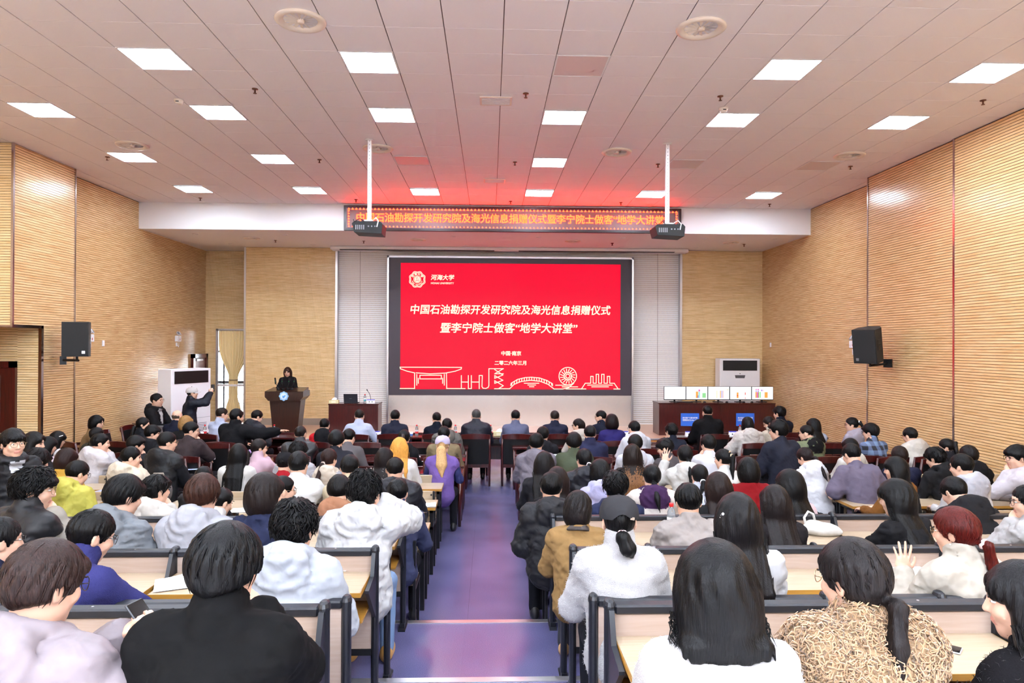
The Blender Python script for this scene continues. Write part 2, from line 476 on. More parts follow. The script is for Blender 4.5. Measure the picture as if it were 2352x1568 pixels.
struct(tr.build('trim_4', M_ALU))
for x in (-3.55, 4.62):
    MB().box(x - 0.004, x + 0.004, 18.93, 18.937, 0.37, Z_SOFFIT).build('panel_joint', M_BLIND_GAP, wb)
# projection-screen housing under the soffit
ph = empty('screen_housing', (0, 0, 0), 0, 'long white projection screen casing under the soffit above the display', 'casing')
MB().cbox(-4.25, 5.33, 18.4, 18.76, Z_SOFFIT - 0.095, Z_SOFFIT - 0.005, 0.01).build('casing_body', M_WHITE, ph)
for a, b in ((-4.0, 0.1), (0.75, 4.95)):
    MB().box(a, b, 18.39, 18.5, Z_SOFFIT - 0.1, Z_SOFFIT - 0.088).build('screen_slot', M_BLACKPL, ph)

# rear wall behind the camera
struct(MB().box(XL - .25, XR + .25, YREAR - 0.2, YREAR, 0, Z_CEIL).build('wall_rear', M_WHITE))
# beam and lowered soffit over the stage
bm_ = struct(MB().box(XL, XR, 15.92, 19.9, Z_SOFFIT, Z_CEIL + 0.2).build('ceiling_beam', M_WHITE))

# window
wn = struct(MB().box(-7.69, -7.62, 19.6, 19.7, 0.40, 2.97).box(-6.64, -6.58, 19.6, 19.7, 0.40, 2.97).box(-7.69, -6.58, 19.6, 19.7, 2.9, 2.97).box(-7.69, -6.58, 19.6, 19.7, 0.40, 0.46)
            .build('window_1', M_ALU))
fr = MB().box(-7.62, -6.64, 19.7, 19.75, 1.42, 1.5).box(-7.62, -6.64, 19.7, 19.75, 2.3, 2.36)
for x in (-7.5, -6.72): fr.box(x - 0.02, x + 0.02, 19.7, 19.75, 0.46, 2.9)
fr.build('window_frame', mat('window_frame_grey', (96, 98, 104), rough=0.4), wn)
for z0, z1 in ((0.46, 1.42), (1.5, 2.3), (2.36, 2.9)):
    MB().box(-7.62, -6.64, 19.72, 19.726, z0, z1).build('pane', M_GLASS, wn)
gb = MB()
for z in (0.62, 0.86, 1.12, 1.3): gb.tube([(-7.62, 19.82, z), (-6.64, 19.82, z)], 0.012, 6)
for x in (-7.4, -7.1, -6.8): gb.tube([(x, 19.82, 0.46), (x, 19.82, 1.4)], 0.01, 6)
gb.build('guard_rail', M_ALU, wn)
MB().box(-7.6, -6.6, 19.5, 19.6, 1.36, 1.42).build('window_sill', M_WHITE, wn)
# curtain gathered at its middle
cu = empty('curtain', (-7.14, 19.52, 0.45), 0, 'tan curtain tied in at its middle, hanging in the tall window', 'curtain')
mb = MB(); NZ, NXc = 30, 96
vs = []
for i in range(NZ + 1):
    t = i / NZ; z = 0.02 + 2.44 * (1 - t)
    pinch = 0.44 - 0.33 * math.exp(-((t - 0.56) / 0.22) ** 2) - (0.20 * min(1, max(0, (t - 0.56) / 0.2)) if t > 0.56 else 0)
    for j in range(NXc + 1):
        u = j / NXc * 2 - 1
        x = u * max(pinch, 0.12) + (-0.03 if t > .3 else 0) * min(1, (t - .3) * 3 if t > .3 else 0)
        y = 0.035 * math.sin(u * 34 + math.sin(t * 4) * .8) * (0.6 + 0.4 * math.cos(t * 3)) + 0.012 * math.sin(u * 61 + t * 5)
        vs.append((x, y, z))
fs = [(i * (NXc + 1) + j, (i + 1) * (NXc + 1) + j, (i + 1) * (NXc + 1) + j + 1, i * (NXc + 1) + j + 1) for i in range(NZ) for j in range(NXc)]
mb.add(vs, fs); mb.build('drape', M_CURT, cu, smooth=True)
MB().tube([(-0.14 + .015 * math.cos(a) * 0 + 0.13 * math.cos(a) + .11, 0.06 * math.sin(a), 1.09) for a in [2 * pi * q / 16 for q in range(17)]], 0.012, 6).build('tieback', mat('tieback_cord', (70, 52, 36), rough=0.7), cu)
MB().tube([(-0.5, 0.02, 2.47), (0.52, 0.02, 2.47)], 0.014, 8).build('curtain_rod', M_ALU, cu)

# ------------------------------------------------------------------ ceiling
LX = [-6.18, -3.78, -1.38, 1.02, 3.42, 5.82]
LIGHTS = []; UNLIT = []
for Yr in (14.55, 12.09, 9.69, 7.89, 5.49, 3.09, 0.69, -1.71):
    for X in LX:
        if Yr == 12.09 and X in (-1.38, 3.42, 5.82) or Yr == 7.89 and X == 1.02: UNLIT.append((X, Yr))
        else: LIGHTS.append((X, Yr))
LIGHTS = [q for q in LIGHTS if q[1] > 0]
for Yr in (-1.71, -2.91, -4.11):          # unseen lamp rows added over the rear platform to brighten the ceiling
    for k in range(12): LIGHTS.append((-6.78 + 1.2 * k, Yr))
ce = struct(MB().box(XL - 1.5, XR + .3, YREAR - .2, 16.0, Z_CEIL + 0.012, Z_CEIL + 0.1).build('ceiling', M_GRID))
gx = [0.6 * (n + 0.2) for n in range(-15, 15)]
gy = [0.6 * (n + 0.65) for n in range(-9, 27)]
cells = []
lit = {(round(x, 1), round(y, 1)) for x, y in LIGHTS + UNLIT}
for a in gx:
    for b in gy:
        x0, x1, y0, y1 = max(a, XL), min(a + 0.6, XR), max(b, YREAR), min(b + 0.6, 15.92)
        if x1 - x0 < 0.03 or y1 - y0 < 0.03: continue
        cx_, cy_ = a + 0.3, b + 0.3
        if any(abs(cx_ - q[0]) < 0.2 and abs(cy_ - q[1]) < 0.2 for q in lit): continue
        w = cy_ * _f[1] + cx_ * _f[0] + 3.2 * _f[2]
        px = CXP + F_PX * (cx_ * _r[0] + cy_ * _r[1] + 3.2 * _r[2]) / max(w, .1)
        py = CYP - F_PX * (cx_ * _u[0] + cy_ * _u[1] + 3.2 * _u[2]) / max(w, .1)
        seen = w > 0.5 and -70 < px < 2420 and -60 < py < 790
        cells.append((0 if seen else 1, cy_ ** 2 + cx_ ** 2 * 0.2, x0, x1, y0, y1))
cells.sort()
_tm = {}
rest = MB()
for i, (s_, d_, x0, x1, y0, y1) in enumerate(cells):
    if s_ == 0 and i < 300:
        key = (round(x1 - x0, 3), round(y1 - y0, 3))
        if key not in _tm:
            w, d = key
            me = MB().cbox(-w / 2 + 0.005, w / 2 - 0.005, -d / 2 + 0.0025, d / 2 - 0.0025, 0, 0.012, 0.002).mesh('ceiling_tile')
            me.materials.append(M_TILE); _tm[key] = me
        inst('ceiling_tile', _tm[key], ce, ((x0 + x1) / 2, (y0 + y1) / 2, Z_CEIL))
    else:
        rest.box(x0 + 0.005, x1 - 0.005, y0 + 0.0025, y1 - 0.0025, Z_CEIL, Z_CEIL + 0.012)
tag(rest.build('ceiling_tile_field', M_TILE, ce), kind='stuff')

M_LAMP = emis('lamp_diffuser', (227, 240, 255), PANEL_LIGHT)
M_LAMPOFF = mat('lamp_off', (222, 205, 204), rough=0.35)
lf_me = MB()
for (a, b, c, d) in ((-.298, .298, -.298, -.28), (-.298, .298, .28, .298), (-.298, -.28, -.28, .28), (.28, .298, -.28, .28)): lf_me.box(a, b, c, d, -0.006, 0.01)
lf_me = lf_me.mesh('lamp_frame'); lf_me.materials.append(M_WHITE)
ld_me = MB().box(-.28, .28, -.28, .28, -0.002, 0.01).mesh('lamp_diffuser'); ld_me.materials.append(M_LAMP)
lo_me = MB().box(-.28, .28, -.28, .28, -0.002, 0.01).mesh('lamp_diffuser_off'); lo_me.materials.append(M_LAMPOFF)
rown = {14.55: 'row next to the beam', 12.09: 'second row from the beam', 9.69: 'third row from the beam', 7.89: 'fourth row from the beam'}
coln = {-6.18: 'first from left', -3.78: 'second from left', -1.38: 'third from left', 1.02: 'third from right', 3.42: 'second from right', 5.82: 'first from right'}
for (X, Y) in LIGHTS + UNLIT:
    off = (X, Y) in UNLIT
    lab = ('unlit square ceiling panel, ' if off else 'lit square ceiling panel, ') + ('%s, %s' % (rown[Y], coln[X]) if Y in rown else 'unseen, behind the camera over the rear rows')
    l = empty('ceiling_light', (X, Y, Z_CEIL), 0, lab, 'ceiling light', 'square ceiling light panels' if Y in rown else 'ceiling panels over the rear rows')
    inst('frame', lf_me, l); inst('diffuser', lo_me if off else ld_me, l)

# round swirl diffusers
M_CREAM = mat('cream_enamel', (236, 222, 208), rough=0.35)
M_VENTIN = mat('vent_inside', (88, 74, 68), rough=0.6)
df_ring = MB().lathe([(0.245, 0.0), (0.25, -0.012), (0.235, -0.026), (0.20, -0.03), (0.165, -0.004), (0.16, 0.012)], 36, cap=False).mesh('ring', True); df_ring.materials.append(M_CREAM)
df_hub = MB().lathe([(0.0, -0.03), (0.032, -0.03), (0.038, -0.02), (0.04, 0.012)], 18, cap=False).mesh('hub', True); df_hub.materials.append(M_CREAM)
df_in = MB().lathe([(0.0, 0.011), (0.17, 0.011)], 24, cap=False).mesh('throat'); df_in.materials.append(M_VENTIN)
df_bl = MB()
df_bl.add([(0.036, -0.012, -0.012), (0.162, -0.024, -0.012), (0.162, 0.024, 0.008), (0.036, 0.012, 0.008)], [(0, 1, 2, 3)])
df_bl = df_bl.mesh('blade'); df_bl.materials.append(M_CREAM)
names = {(-1.89, 6.88): 'cream round swirl air diffuser nearest the top edge, entrance side', (2.11, 6.88): 'cream round swirl air diffuser at the top edge, far from the entrance',
         (-5.8, 11.33): 'cream round swirl diffuser in the ceiling corner by the entrance wall', (-1.85, 11.33): 'cream round swirl diffuser behind the projector pole near the entrance side',
         (2.08, 11.36): 'cream round swirl diffuser between the display centre and the second projector pole', (6.01, 11.38): 'cream round swirl diffuser beside the wall opposite the entrance'}
def diffuser(x, y, z, lab, s=1.0, nb=14):
    d = empty('air_diffuser', (x, y, z), 0, lab, 'air vent', 'round ceiling air diffusers')
    d.scale = (s, s, s)
    inst('ring', df_ring, d); inst('hub', df_hub, d); inst('throat', df_in, d)
    for k in range(nb): inst('blade', df_bl, d, rot=(0, 0, 2 * pi * k / nb))
for (x, y), lab in names.items(): diffuser(x, y, Z_CEIL, lab)
for x, w in ((-5.88, 'first from the curtained window'), (-1.8, 'second from the curtained window'), (2.05, 'third from the curtained window'), (6.05, 'fourth from the curtained window')):
    diffuser(x, 17.19, Z_SOFFIT, 'flat round diffuser in the stage soffit, ' + w, 0.8, 10)
# rectangular vents
for (x, y, lab) in ((0.06, 9.05, 'larger-looking rectangular louvre vent in mid ceiling'), (0.07, 13.49, 'rectangular louvre vent just out from the red text board')):
    v = empty('ceiling_vent', (x, y, Z_CEIL), 0, lab, 'air vent', 'rectangular ceiling vents')
    MB().box(-.21, .21, -.15, -.125, -0.012, 0.005).box(-.21, .21, .125, .15, -0.012, 0.005).box(-.21, -.185, -.125, .125, -0.012, 0.005).box(.185, .21, -.125, .125, -0.012, 0.005).build('frame', M_CREAM, v)
    for k in range(6):
        MB().box(-.185, .185, -.115 + k * .042, -.085 + k * .042, -0.012, -0.004).build('slat', M_WHITE, v)
# sprinklers, detectors
M_BRASS = mat('sprinkler_brass', (110, 74, 60), rough=0.35, metal=0.8)
sp_me = MB().lathe([(0.038, 0), (0.038, -0.008), (0.012, -0.012), (0.010, -0.05), (0.022, -0.055), (0.022, -0.06), (0, -0.06)], 12).mesh('sprinkler', True); sp_me.materials.append(M_BRASS)
for i, (x, y) in enumerate([(-2.97, 8.76), (0.44, 8.77), (2.94, 8.76), (6.39, 8.76), (-6.6, 12.08), (-2.98, 12.08), (0.42, 12.08), (2.95, 12.1), (6.4, 12.08), (-2.99, 15.4), (0.44, 15.4), (2.92, 15.4), (6.3, 15.4), (-6.4, 15.4)]):
    r = {8.76: 'fourth light row', 12.08: 'second light row', 15.4: 'white beam'}[min((8.76, 12.08, 15.4), key=lambda q: abs(q - y))]
    c = {-1: 'toward the entrance wall', 0: 'on the mid line', 1: 'toward the far wall'}[(x > 1) - (x < -1)] + (', close to it' if abs(x) > 5 else '')
    tag(inst('sprinkler', sp_me, None, (x, y, Z_CEIL)), 'small brass ceiling sprinkler by the %s, %s' % (r, c), 'sprinkler', 'ceiling sprinklers')
for x, lab in ((-5.4, 'first'), (-3.2, 'second'), (3.1, 'third'), (6.5, 'fourth')):
    tag(inst('sprinkler', sp_me, None, (x, 17.5, Z_SOFFIT)), 'small sprinkler under the stage soffit, %s from the window' % lab, 'sprinkler', 'soffit sprinklers')
for (x, y, lab) in ((-4.11, 9.2, 'white smoke detector on the ceiling toward the entrance wall'), (3.13, 9.2, 'white smoke detector on the ceiling away from the entrance')):
    d = empty('smoke_detector', (x, y, Z_CEIL), 0, lab, 'smoke detector')
    MB().lathe([(0.06, 0), (0.06, -0.018), (0.05, -0.022), (0.048, -0.045), (0.03, -0.055), (0, -0.056)], 20).build('housing', M_CREAM, d, smooth=True)
    MB().box(-0.02, 0.02, -0.052, -0.047, -0.04, -0.028).build('sensor_slot', M_BLACKPL, d)
dl_me = MB().lathe([(0.075, 0), (0.075, -0.008), (0.06, -0.01), (0.055, 0.0)], 20, cap=False).mesh('downlight_ring', True); dl_me.materials.append(M_WHITE)
for i, x in enumerate((-7.0, -4.9, -3.1, -0.9, 1.15, 3.2, 5.2, 6.9)):
    for y in (16.6, 18.2):
        tag(inst('downlight', dl_me, None, (x + (0.25 if y > 17 else 0), y, Z_SOFFIT)), 'round white downlight in the stage soffit, unlit, %s row' % ('front' if y < 17 else 'rear'), 'downlight', 'soffit downlights')
# ================================================================== lettering
def text_obj(body, size, m, parent, loc, rot=(pi / 2, 0, 0), width=None, bold=0.0, shear=0.0, name='lettering', align='CENTER', ext=0.001, xs=1.0, spacing=1.0):
    c = bpy.data.curves.new(name, 'FONT')
    c.body = body; c.size = size; c.align_x = align; c.align_y = 'CENTER'
    c.bevel_depth = bold; c.bevel_resolution = 0; c.shear = shear; c.extrude = ext; c.resolution_u = 4; c.space_character = spacing
    o = bpy.data.objects.new(name, c)
    COL.objects.link(o); o.parent = parent
    c.materials.append(m)
    o.location = loc; o.rotation_euler = rot
    if width:
        bpy.context.view_layer.update()
        w = max(v[0] for v in o.bound_box) - min(v[0] for v in o.bound_box)
        o.scale = (width / w * xs, width / w, 1)
    # to a plain mesh
    bpy.context.view_layer.update()
    me = bpy.data.meshes.new_from_object(o.evaluated_get(bpy.context.evaluated_depsgraph_get()))
    me.materials.clear(); me.materials.append(m)
    n = bpy.data.objects.new(name, me)
    COL.objects.link(n); n.parent = parent
    n.location = o.location; n.rotation_euler = o.rotation_euler; n.scale = o.scale
    bpy.data.objects.remove(o)
    return n

def strokes(name, paths, w, m, parent, y, closed=()):
    """flat line drawing in the XZ plane facing the hall"""
    mb = MB()
    for pi_, P in enumerate(paths):
        for a, b in zip(P[:-1], P[1:]):
            dx, dz = b[0] - a[0], b[1] - a[1]; l = math.hypot(dx, dz)
            if l < 1e-6: continue
            nx, nz = -dz / l * w / 2, dx / l * w / 2; ex, ez = dx / l * w / 2, dz / l * w / 2
            q = [(a[0] - ex + nx, a[1] - ez + nz), (a[0] - ex - nx, a[1] - ez - nz), (b[0] + ex - nx, b[1] + ez - nz), (b[0] + ex + nx, b[1] + ez + nz)]
            mb.add([(p[0], y, p[1]) for p in q], [(0, 1, 2, 3)])
    return mb.build(name, m, parent)

# ================================================================== main display
DY = 18.6
M_RED = emis('slide_red', (252, 0, 50), 1.0)
M_CREAMTXT = emis('slide_cream', (255, 246, 214), 1.25)
M_PANELDK = mat('led_panel_dark', (56, 46, 56), rough=0.5)
ds = empty('led_display', (0, DY, 0), 0, 'huge wall LED display with a red title slide, over the brushed panel', 'display')
MB().cbox(-2.72, 3.83, 0.0, 0.2, 1.19, 4.88, 0.01).build('panel', M_PANELDK, ds)
fr = MB().box(-2.77, -2.72, -0.03, 0.2, 0.38, 4.93).box(3.83, 3.88, -0.03, 0.2, 0.38, 4.93).box(-2.77, 3.88, -0.03, 0.2, 4.88, 4.93)
fr.build('frame', M_ALU, ds)
MB().box(-2.41, 3.525, -0.006, 0.0, 1.35, 4.74).build('slide', M_RED, ds)
yt = -0.010
# pixel positions on the display -> metres on its face
def S(px, py):
    p = atY(px, py, DY); return (p[0], p[2])
def cw(px0, px1, py): return S(px1, py)[0] - S(px0, py)[0]
kz = S(1172, 713); text_obj('中国石油勘探开发研究院及海光信息捐赠仪式', 0.3, M_CREAMTXT, ds, (kz[0], yt, kz[1]), width=cw(943, 1403, 713), bold=0.006, shear=0.12)
kz = S(1168, 755); text_obj('暨李宁院士做客“地学大讲堂”', 0.3, M_CREAMTXT, ds, (kz[0], yt, kz[1]), width=cw(1010, 1326, 755), bold=0.006, shear=0.12)
kz = S(1174, 812); text_obj('中国·南京', 0.14, M_CREAMTXT, ds, (kz[0], yt, kz[1]), width=cw(1151, 1197, 812), bold=0.004)
kz = S(1173, 834); text_obj('二零二六年三月', 0.14, M_CREAMTXT, ds, (kz[0], yt, kz[1]), width=cw(1136, 1209, 834), bold=0.004)
kz = S(1016, 638); text_obj('河海大学', 0.2, M_CREAMTXT, ds, (kz[0], yt, kz[1]), width=cw(989, 1043, 638), bold=0.005, shear=0.15)
kz = S(1016, 650.5); text_obj('HOHAI UNIVERSITY', 0.07, M_CREAMTXT, ds, (kz[0], yt, kz[1]), width=cw(989, 1042, 650), bold=0.0015)
# emblem
kc = S(958.5, 641.5); er = cw(939, 978, 641) / 2
em = empty('emblem', (kc[0], yt, kc[1])); em.parent = ds
def rosette(r, a, n=80): return [((r + a * math.cos(8 * t)) * math.cos(t + pi / 8), (r + a * math.cos(8 * t)) * math.sin(t + pi / 8)) for t in [2 * pi * k / n for k in range(n + 1)]]
strokes('emblem_border', [rosette(er * .93, er * .05), rosette(er * .80, er * .045)], er * .07, M_CREAMTXT, em, 0)
ci = lambda r, n=40: [(r * math.cos(2 * pi * k / n), r * math.sin(2 * pi * k / n)) for k in range(n + 1)]
mb = MB(); c_ = ci(er * .44)[:-1]; mb.add([(x, 0, z) for x, z in c_], [tuple(range(len(c_)))]); mb.build('emblem_disc', M_CREAMTXT, em)
strokes('emblem_figure', [ci(er * .36), [(-er * .2, -er * .15), (er * .2, -er * .15)], [(-er * .12, -er * .15), (-er * .12, er * .16), (er * .02, er * .24)], [(er * .02, -er * .12), (er * .02, er * .2)], [(er * .14, -er * .15), (er * .14, er * .1)]], er * .045, M_RED, em, -0.004)
for k, ch in enumerate('河海大学'):
    a = pi * (0.80 - 0.2 * k)
    text_obj(ch, er * .30, M_CREAMTXT, em, (er * .61 * math.cos(a), 0, er * .61 * math.sin(a)), rot=(pi / 2, pi / 2 - a, 0), bold=0.002)
for k, ch in enumerate('HOHAI UNIVERSITY'):
    a = pi * (1.12 + 0.76 * k / 15)
    if ch != ' ': text_obj(ch, er * .19, M_CREAMTXT, em, (er * .62 * math.cos(a), 0, er * .62 * math.sin(a)), rot=(pi / 2, -(a - 1.5 * pi), 0), bold=0.001)
# skyline drawing (traced from the slide; crop scale 3.986 from 880,580)
def D(*pts): return [S(880 + x / 3.986, 580 + y / 3.986) for x, y in pts]
gate = [D((155, 1048), (718, 1050), (715, 1065), (660, 1085), (580, 1100), (582, 1243), (750, 1244)), D((155, 1048), (158, 1062), (220, 1085), (288, 1100), (288, 1243), (155, 1243)),
        D((303, 1100), (430, 1109), (570, 1102)), D((337, 1122), (533, 1122), (533, 1155), (337, 1155), (337, 1122)), D((308, 1115), (308, 1212)), D((322, 1150), (322, 1195)), D((560, 1115), (560, 1212)), D((545, 1150), (545, 1195))]
hhu = [D((716, 1125), (716, 1244)), D((780, 1125), (780, 1244), (808, 1244), (808, 1125)), D((716, 1184), (780, 1184)), D((808, 1184), (880, 1184)), D((880, 1244), (880, 1124), (908, 1124), (905, 1225), (915, 1240), (940, 1243), (962, 1232), (968, 1215), (968, 1062), (1100, 1062), (1022, 1108), (1100, 1108)),
       D((1022, 1070), (1096, 1120), (1022, 1150), (1022, 1125), (1096, 1168), (1022, 1196), (1022, 1172), (1100, 1218), (1060, 1242)), D((1020, 1245), (1158, 1245), (1200, 1205), (1260, 1180), (1350, 1168), (1440, 1178), (1510, 1205), (1565, 1248), (1640, 1248), (1700, 1235), (1745, 1195))]
bridge = [D((1168, 1215), (1172, 1195), (1230, 1160), (1300, 1143), (1360, 1140), (1430, 1146), (1500, 1170), (1550, 1200), (1550, 1218))]
for k in range(17):
    t = k / 16; x = 1180 + 360 * t; yb_ = 1143 + 50 * (2 * t - 1) ** 2
    bridge.append(D((x, yb_), (x - 4 + 8 * t, yb_ + 20)))
water = [D((1292, 1195), (1425, 1195)), D((1325, 1211), (1395, 1211)), D((1340, 1227), (1380, 1227)), D((1580, 1213), (1710, 1213)), D((1640, 1228), (1780, 1228)), D((1675, 1247), (1855, 1247))]
cx0, cy0 = 1690, 1130
wheel = [D(*[(cx0 + r * math.cos(2 * pi * k / 36), cy0 + r * math.sin(2 * pi * k / 36)) for k in range(37)]) for r in (80, 32, 18)]
for k in range(16):
    a = 2 * pi * k / 16 + .1; wheel.append(D((cx0 + 38 * math.cos(a), cy0 + 38 * math.sin(a)), (cx0 + 66 * math.cos(a + .12), cy0 + 66 * math.sin(a + .12))))
memo = [D((1815, 1248), (1850, 1195), (1900, 1195), (1900, 1132), (1922, 1132), (1922, 1195), (1950, 1195), (1950, 1113), (1972, 1113), (1972, 1195), (2000, 1195), (2000, 1113), (2022, 1113), (2022, 1195), (2052, 1195), (2052, 1132), (2074, 1132), (2074, 1195), (2115, 1195), (2152, 1248)),
        D((1872, 1212), (2098, 1212)), D((1910, 1228), (2062, 1228)), D((2112, 1248), (2168, 1248))]
strokes('skyline_drawing', gate + hhu + bridge + water + wheel + memo, 0.022, M_CREAMTXT, ds, yt)
# brushed panel under the display
MB().box(-2.72, 3.83, 0.02, 0.2, 0.37, 1.19).build('lower_panel', M_BRUSHED, ds)

# ================================================================== red LED text board on the beam
LB = empty('led_text_board', (0.53, 15.914, 5.43), 0, 'long narrow LED text board with red characters on the white beam', 'text board')
MB().cbox(-3.88, 3.88, -0.09, 0.0, -0.285, 0.29, 0.008).build('casing', mat('board_casing', (40, 22, 26), rough=0.35), LB)
MB().box(-3.82, 3.82, -0.094, -0.088, -0.225, 0.225).build('board_face', mat('board_face', (112, 92, 92), rough=0.5, bump=0.2, bscale=120), LB)
M_LEDR = emis('led_red', (255, 34, 10), 34.0)
text_obj('中国石油勘探开发研究院及海光信息捐赠仪式暨李宁院士做客“地学大讲堂”', 0.25, M_LEDR, LB, (-0.02, -0.098, 0.0), width=7.15, bold=0.004)
bd = MB()
def tri(x, z, up, s=0.028):
    bd.add([(x - s, -0.098, z), (x + s, -0.098, z), (x, -0.098, z + (s * 1.5 if up else -s * 1.5))], [(0, 1, 2) if up else (0, 2, 1)])
n_t = 90
for k in range(n_t):
    x = -3.76 + 7.52 * k / (n_t - 1)
    tri(x, 0.19, True); tri(x, -0.2, True, 0.018)
for k in range(6):
    z = -0.16 + 0.06 * k
    for x in (-3.78, 3.75): bd.add([(x, -0.098, z), (x + 0.04, -0.098, z + .02), (x, -0.098, z + 0.04)], [(0, 1, 2)])
tag(bd.build('border_lights', M_LEDR, LB), kind='stuff')

# ================================================================== projectors on ceiling poles
def projector(x, lab):
    p = empty('projector', (x, 10.87, 4.43), 0, lab, 'projector', 'ceiling projectors')
    MB().box(-.028, .028, -.028, .028, 0.06, Z_CEIL - 4.43).build('pole', M_PLASTW, p)
    ho = MB()
    for k in range(22): ho.box(-0.006, 0.006, -0.0295, -0.028, 0.14 + k * 0.055, 0.152 + k * 0.055)
    ho.build('pole_hole', M_GREYPL, p)
    MB().lathe([(0.07, 0), (0.07, -0.012), (0.03, -0.02)], 16, c=(0, 0, Z_CEIL - 4.43)).build('ceiling_flange', M_PLASTW, p)
    MB().prism([(-.2, -.15), (.22, -.17), (.235, -.02), (.2, .02), (-.2, .02), (-.235, -.02)], -.2, .2, 'y').build('body', M_BLACKPL, p, fixn=True)
    MB().cbox(-.07, .07, -.09, .09, .02, .06, .006).build('mount_plate', M_PLASTW, p)
    MB().lathe([(0.06, 0), (0.06, 0.04), (0.045, 0.04), (0.04, 0.02), (0, 0.025)], 20, M=Matrix.Translation((-.06, .2, -.06)) @ Matrix.Rotation(-pi / 2, 4, 'X')).build('lens', M_BLACK, p)
    MB().tube([(0.05, -.1, .03), (0.13, -.16, .08), (0.17, -.2, .02), (0.15, -.21, -.07)], 0.008, 6).build('cable', M_PLASTW, p)
    MB().tube([(-0.06, -.12, .03), (-0.12, -.2, .06), (-0.2, -.2, .0), (-.22, -.15, .05)], 0.007, 6).build('cable', M_BLACKPL, p)
    v = MB()
    for k in range(5): v.box(-.18 + k * .03, -.165 + k * .03, -.203, -.2, -.11, -.04)
    for k in range(3): v.lathe([(0.012, 0), (0.012, 0.004), (0, 0.004)], 8, M=Matrix.Translation((.02 + k * .05, -.2, -.06)) @ Matrix.Rotation(pi / 2, 4, 'X'))
    v.build('port', M_GREYPL, p)
projector(-1.9, 'black projector on a white pole, covering the start of the red text')
projector(2.8, 'black projector on a white pole, covering the end of the red text')

# ================================================================== wall speakers, emergency lamps, switches
def speaker(loc, yaw, tilt, lab, label_at):
    s = empty('loudspeaker', loc, yaw, lab, 'speaker')
    M = Matrix.Rotation(tilt, 4, 'X')
    out = [(-.2, -.2), (.2, -.2), (.2, .06), (.11, .22), (-.11, .22), (-.2, .06)]
    MB().prism(out, -.3, .3, 'z', M=M).build('cabinet', mat('speaker_black', (20, 20, 22), rough=0.6, bump=0.3, bscale=250), s, fixn=True)
    MB().prism([(-.19, -.215), (.19, -.215), (.19, -.2), (-.19, -.2)], -.285, .285, 'z', M=M).build('grille', mat('speaker_grille', (15, 15, 16), rough=0.7, bump=0.5, bscale=500), s, fixn=True)
    MB().box(*label_at, -.22, -.214, -.25, -.2, M=M).build('badge', M_ALU, s)
    h = MB()
    for zz in (.03, -.08): h.cbox(.199, .204, -.12, .03, zz, zz + .08, .002, M=M)
    for zz in (.03, -.08): h.cbox(-.204, -.199, -.12, .03, zz, zz + .08, .002, M=M)
    h.build('handle_recess', M_BLACK, s)
    return s
s1 = speaker((-7.22, 12.3, 2.62), math.radians(22), 0, 'black loudspeaker on the entrance-side wall', (.1, .15))
MB().tube([(0, .0, -.3), (0, .0, -.38)], .02).tube([(0.02, .0, -.37), (-.25, .28, -.37)], .022).box(-.3, -.2, .26, .30, -.45, -.3).build('bracket', M_BLACK, s1)
s2 = speaker((6.70, 12.0, 2.58), math.radians(-52), math.radians(10), 'black loudspeaker tilted down on the wall opposite the entrance', (-.15, -.1))
MB().tube([(0, .02, -.3), (0, .05, -.38)], .02).tube([(0, .02, -.37), (.16, .36, -.33)], .022).box(.1, .24, .34, .38, -.4, -.25).build('bracket', M_BLACK, s2)

def emergency(loc, rz, lab):
    e = empty('emergency_light', loc, rz, lab, 'emergency light', 'twin-head emergency lamps')
    MB().cbox(-.11, .11, -.07, 0, -.08, .07, .008).build('housing', M_PLASTW, e)
    for x in (-.055, .055):
        Mx = Matrix.Translation((x, -.06, .13)) @ Matrix.Rotation(math.radians(60), 4, 'X') @ Matrix.Rotation(math.radians(x * 300), 4, 'Y')
        hd = MB().lathe([(0.0, -.03), (.03, -.028), (.05, 0.0), (.052, .012), (.045, .014)], 18, M=Mx, cap=False).build('lamp_head', M_PLASTW, e, smooth=True)
        MB().lathe([(0, .006), (.045, .006)], 18, M=Mx, cap=False).build('lens', mat('lamp_lens', (200, 204, 208), rough=0.1, metal=0.6), hd)
    MB().box(.02, .05, -.0715, -.07, -.05, -.0).box(-.08, -.03, -.0715, -.07, -.05, -.045).build('marking', mat('lamp_red', (170, 60, 60)), e)
    MB().cbox(-.06, -.01, -.03, 0, -.2, -.1, .004).build('socket', M_PLASTW, e)
    MB().tube([(-.03, -.035, -.17), (.0, -.05, -.22), (.05, -.03, -.2), (.08, -.02, -.08)], .006, 6).build('lead', M_PLASTW, e)
emergency((XL + .012, 13.96, 2.66), pi / 2, 'twin-head emergency lamp on the entrance-side wall beside the speaker')
emergency((XL + .012, 17.85, 2.68), pi / 2, 'twin-head emergency lamp on the entrance-side wall near the window')
emergency((XR - .012, 13.94, 2.6), -pi / 2, 'twin-head emergency lamp on the wall opposite the entrance')
for (x, y, z, sgn, lab) in ((XL + .012, 14.5, 2.55, 1, 'white wall switch near the emergency lamp beside the speaker'), (XR - .012, 18.2, 2.58, -1, 'white wall switch above the monitors in the stage corner')):
    w = empty('wall_switch', (x, y, z), 0, lab, 'switch')
    MB().cbox(0, .012, -.043, .043, -.06, .06, .003).build('plate', M_PLASTW, w).scale = (sgn, 1, 1)
    MB().cbox(.012, .017, -.025, .025, -.04, .04, .002).build('rocker', M_WHITE, w).scale = (sgn, 1, 1)

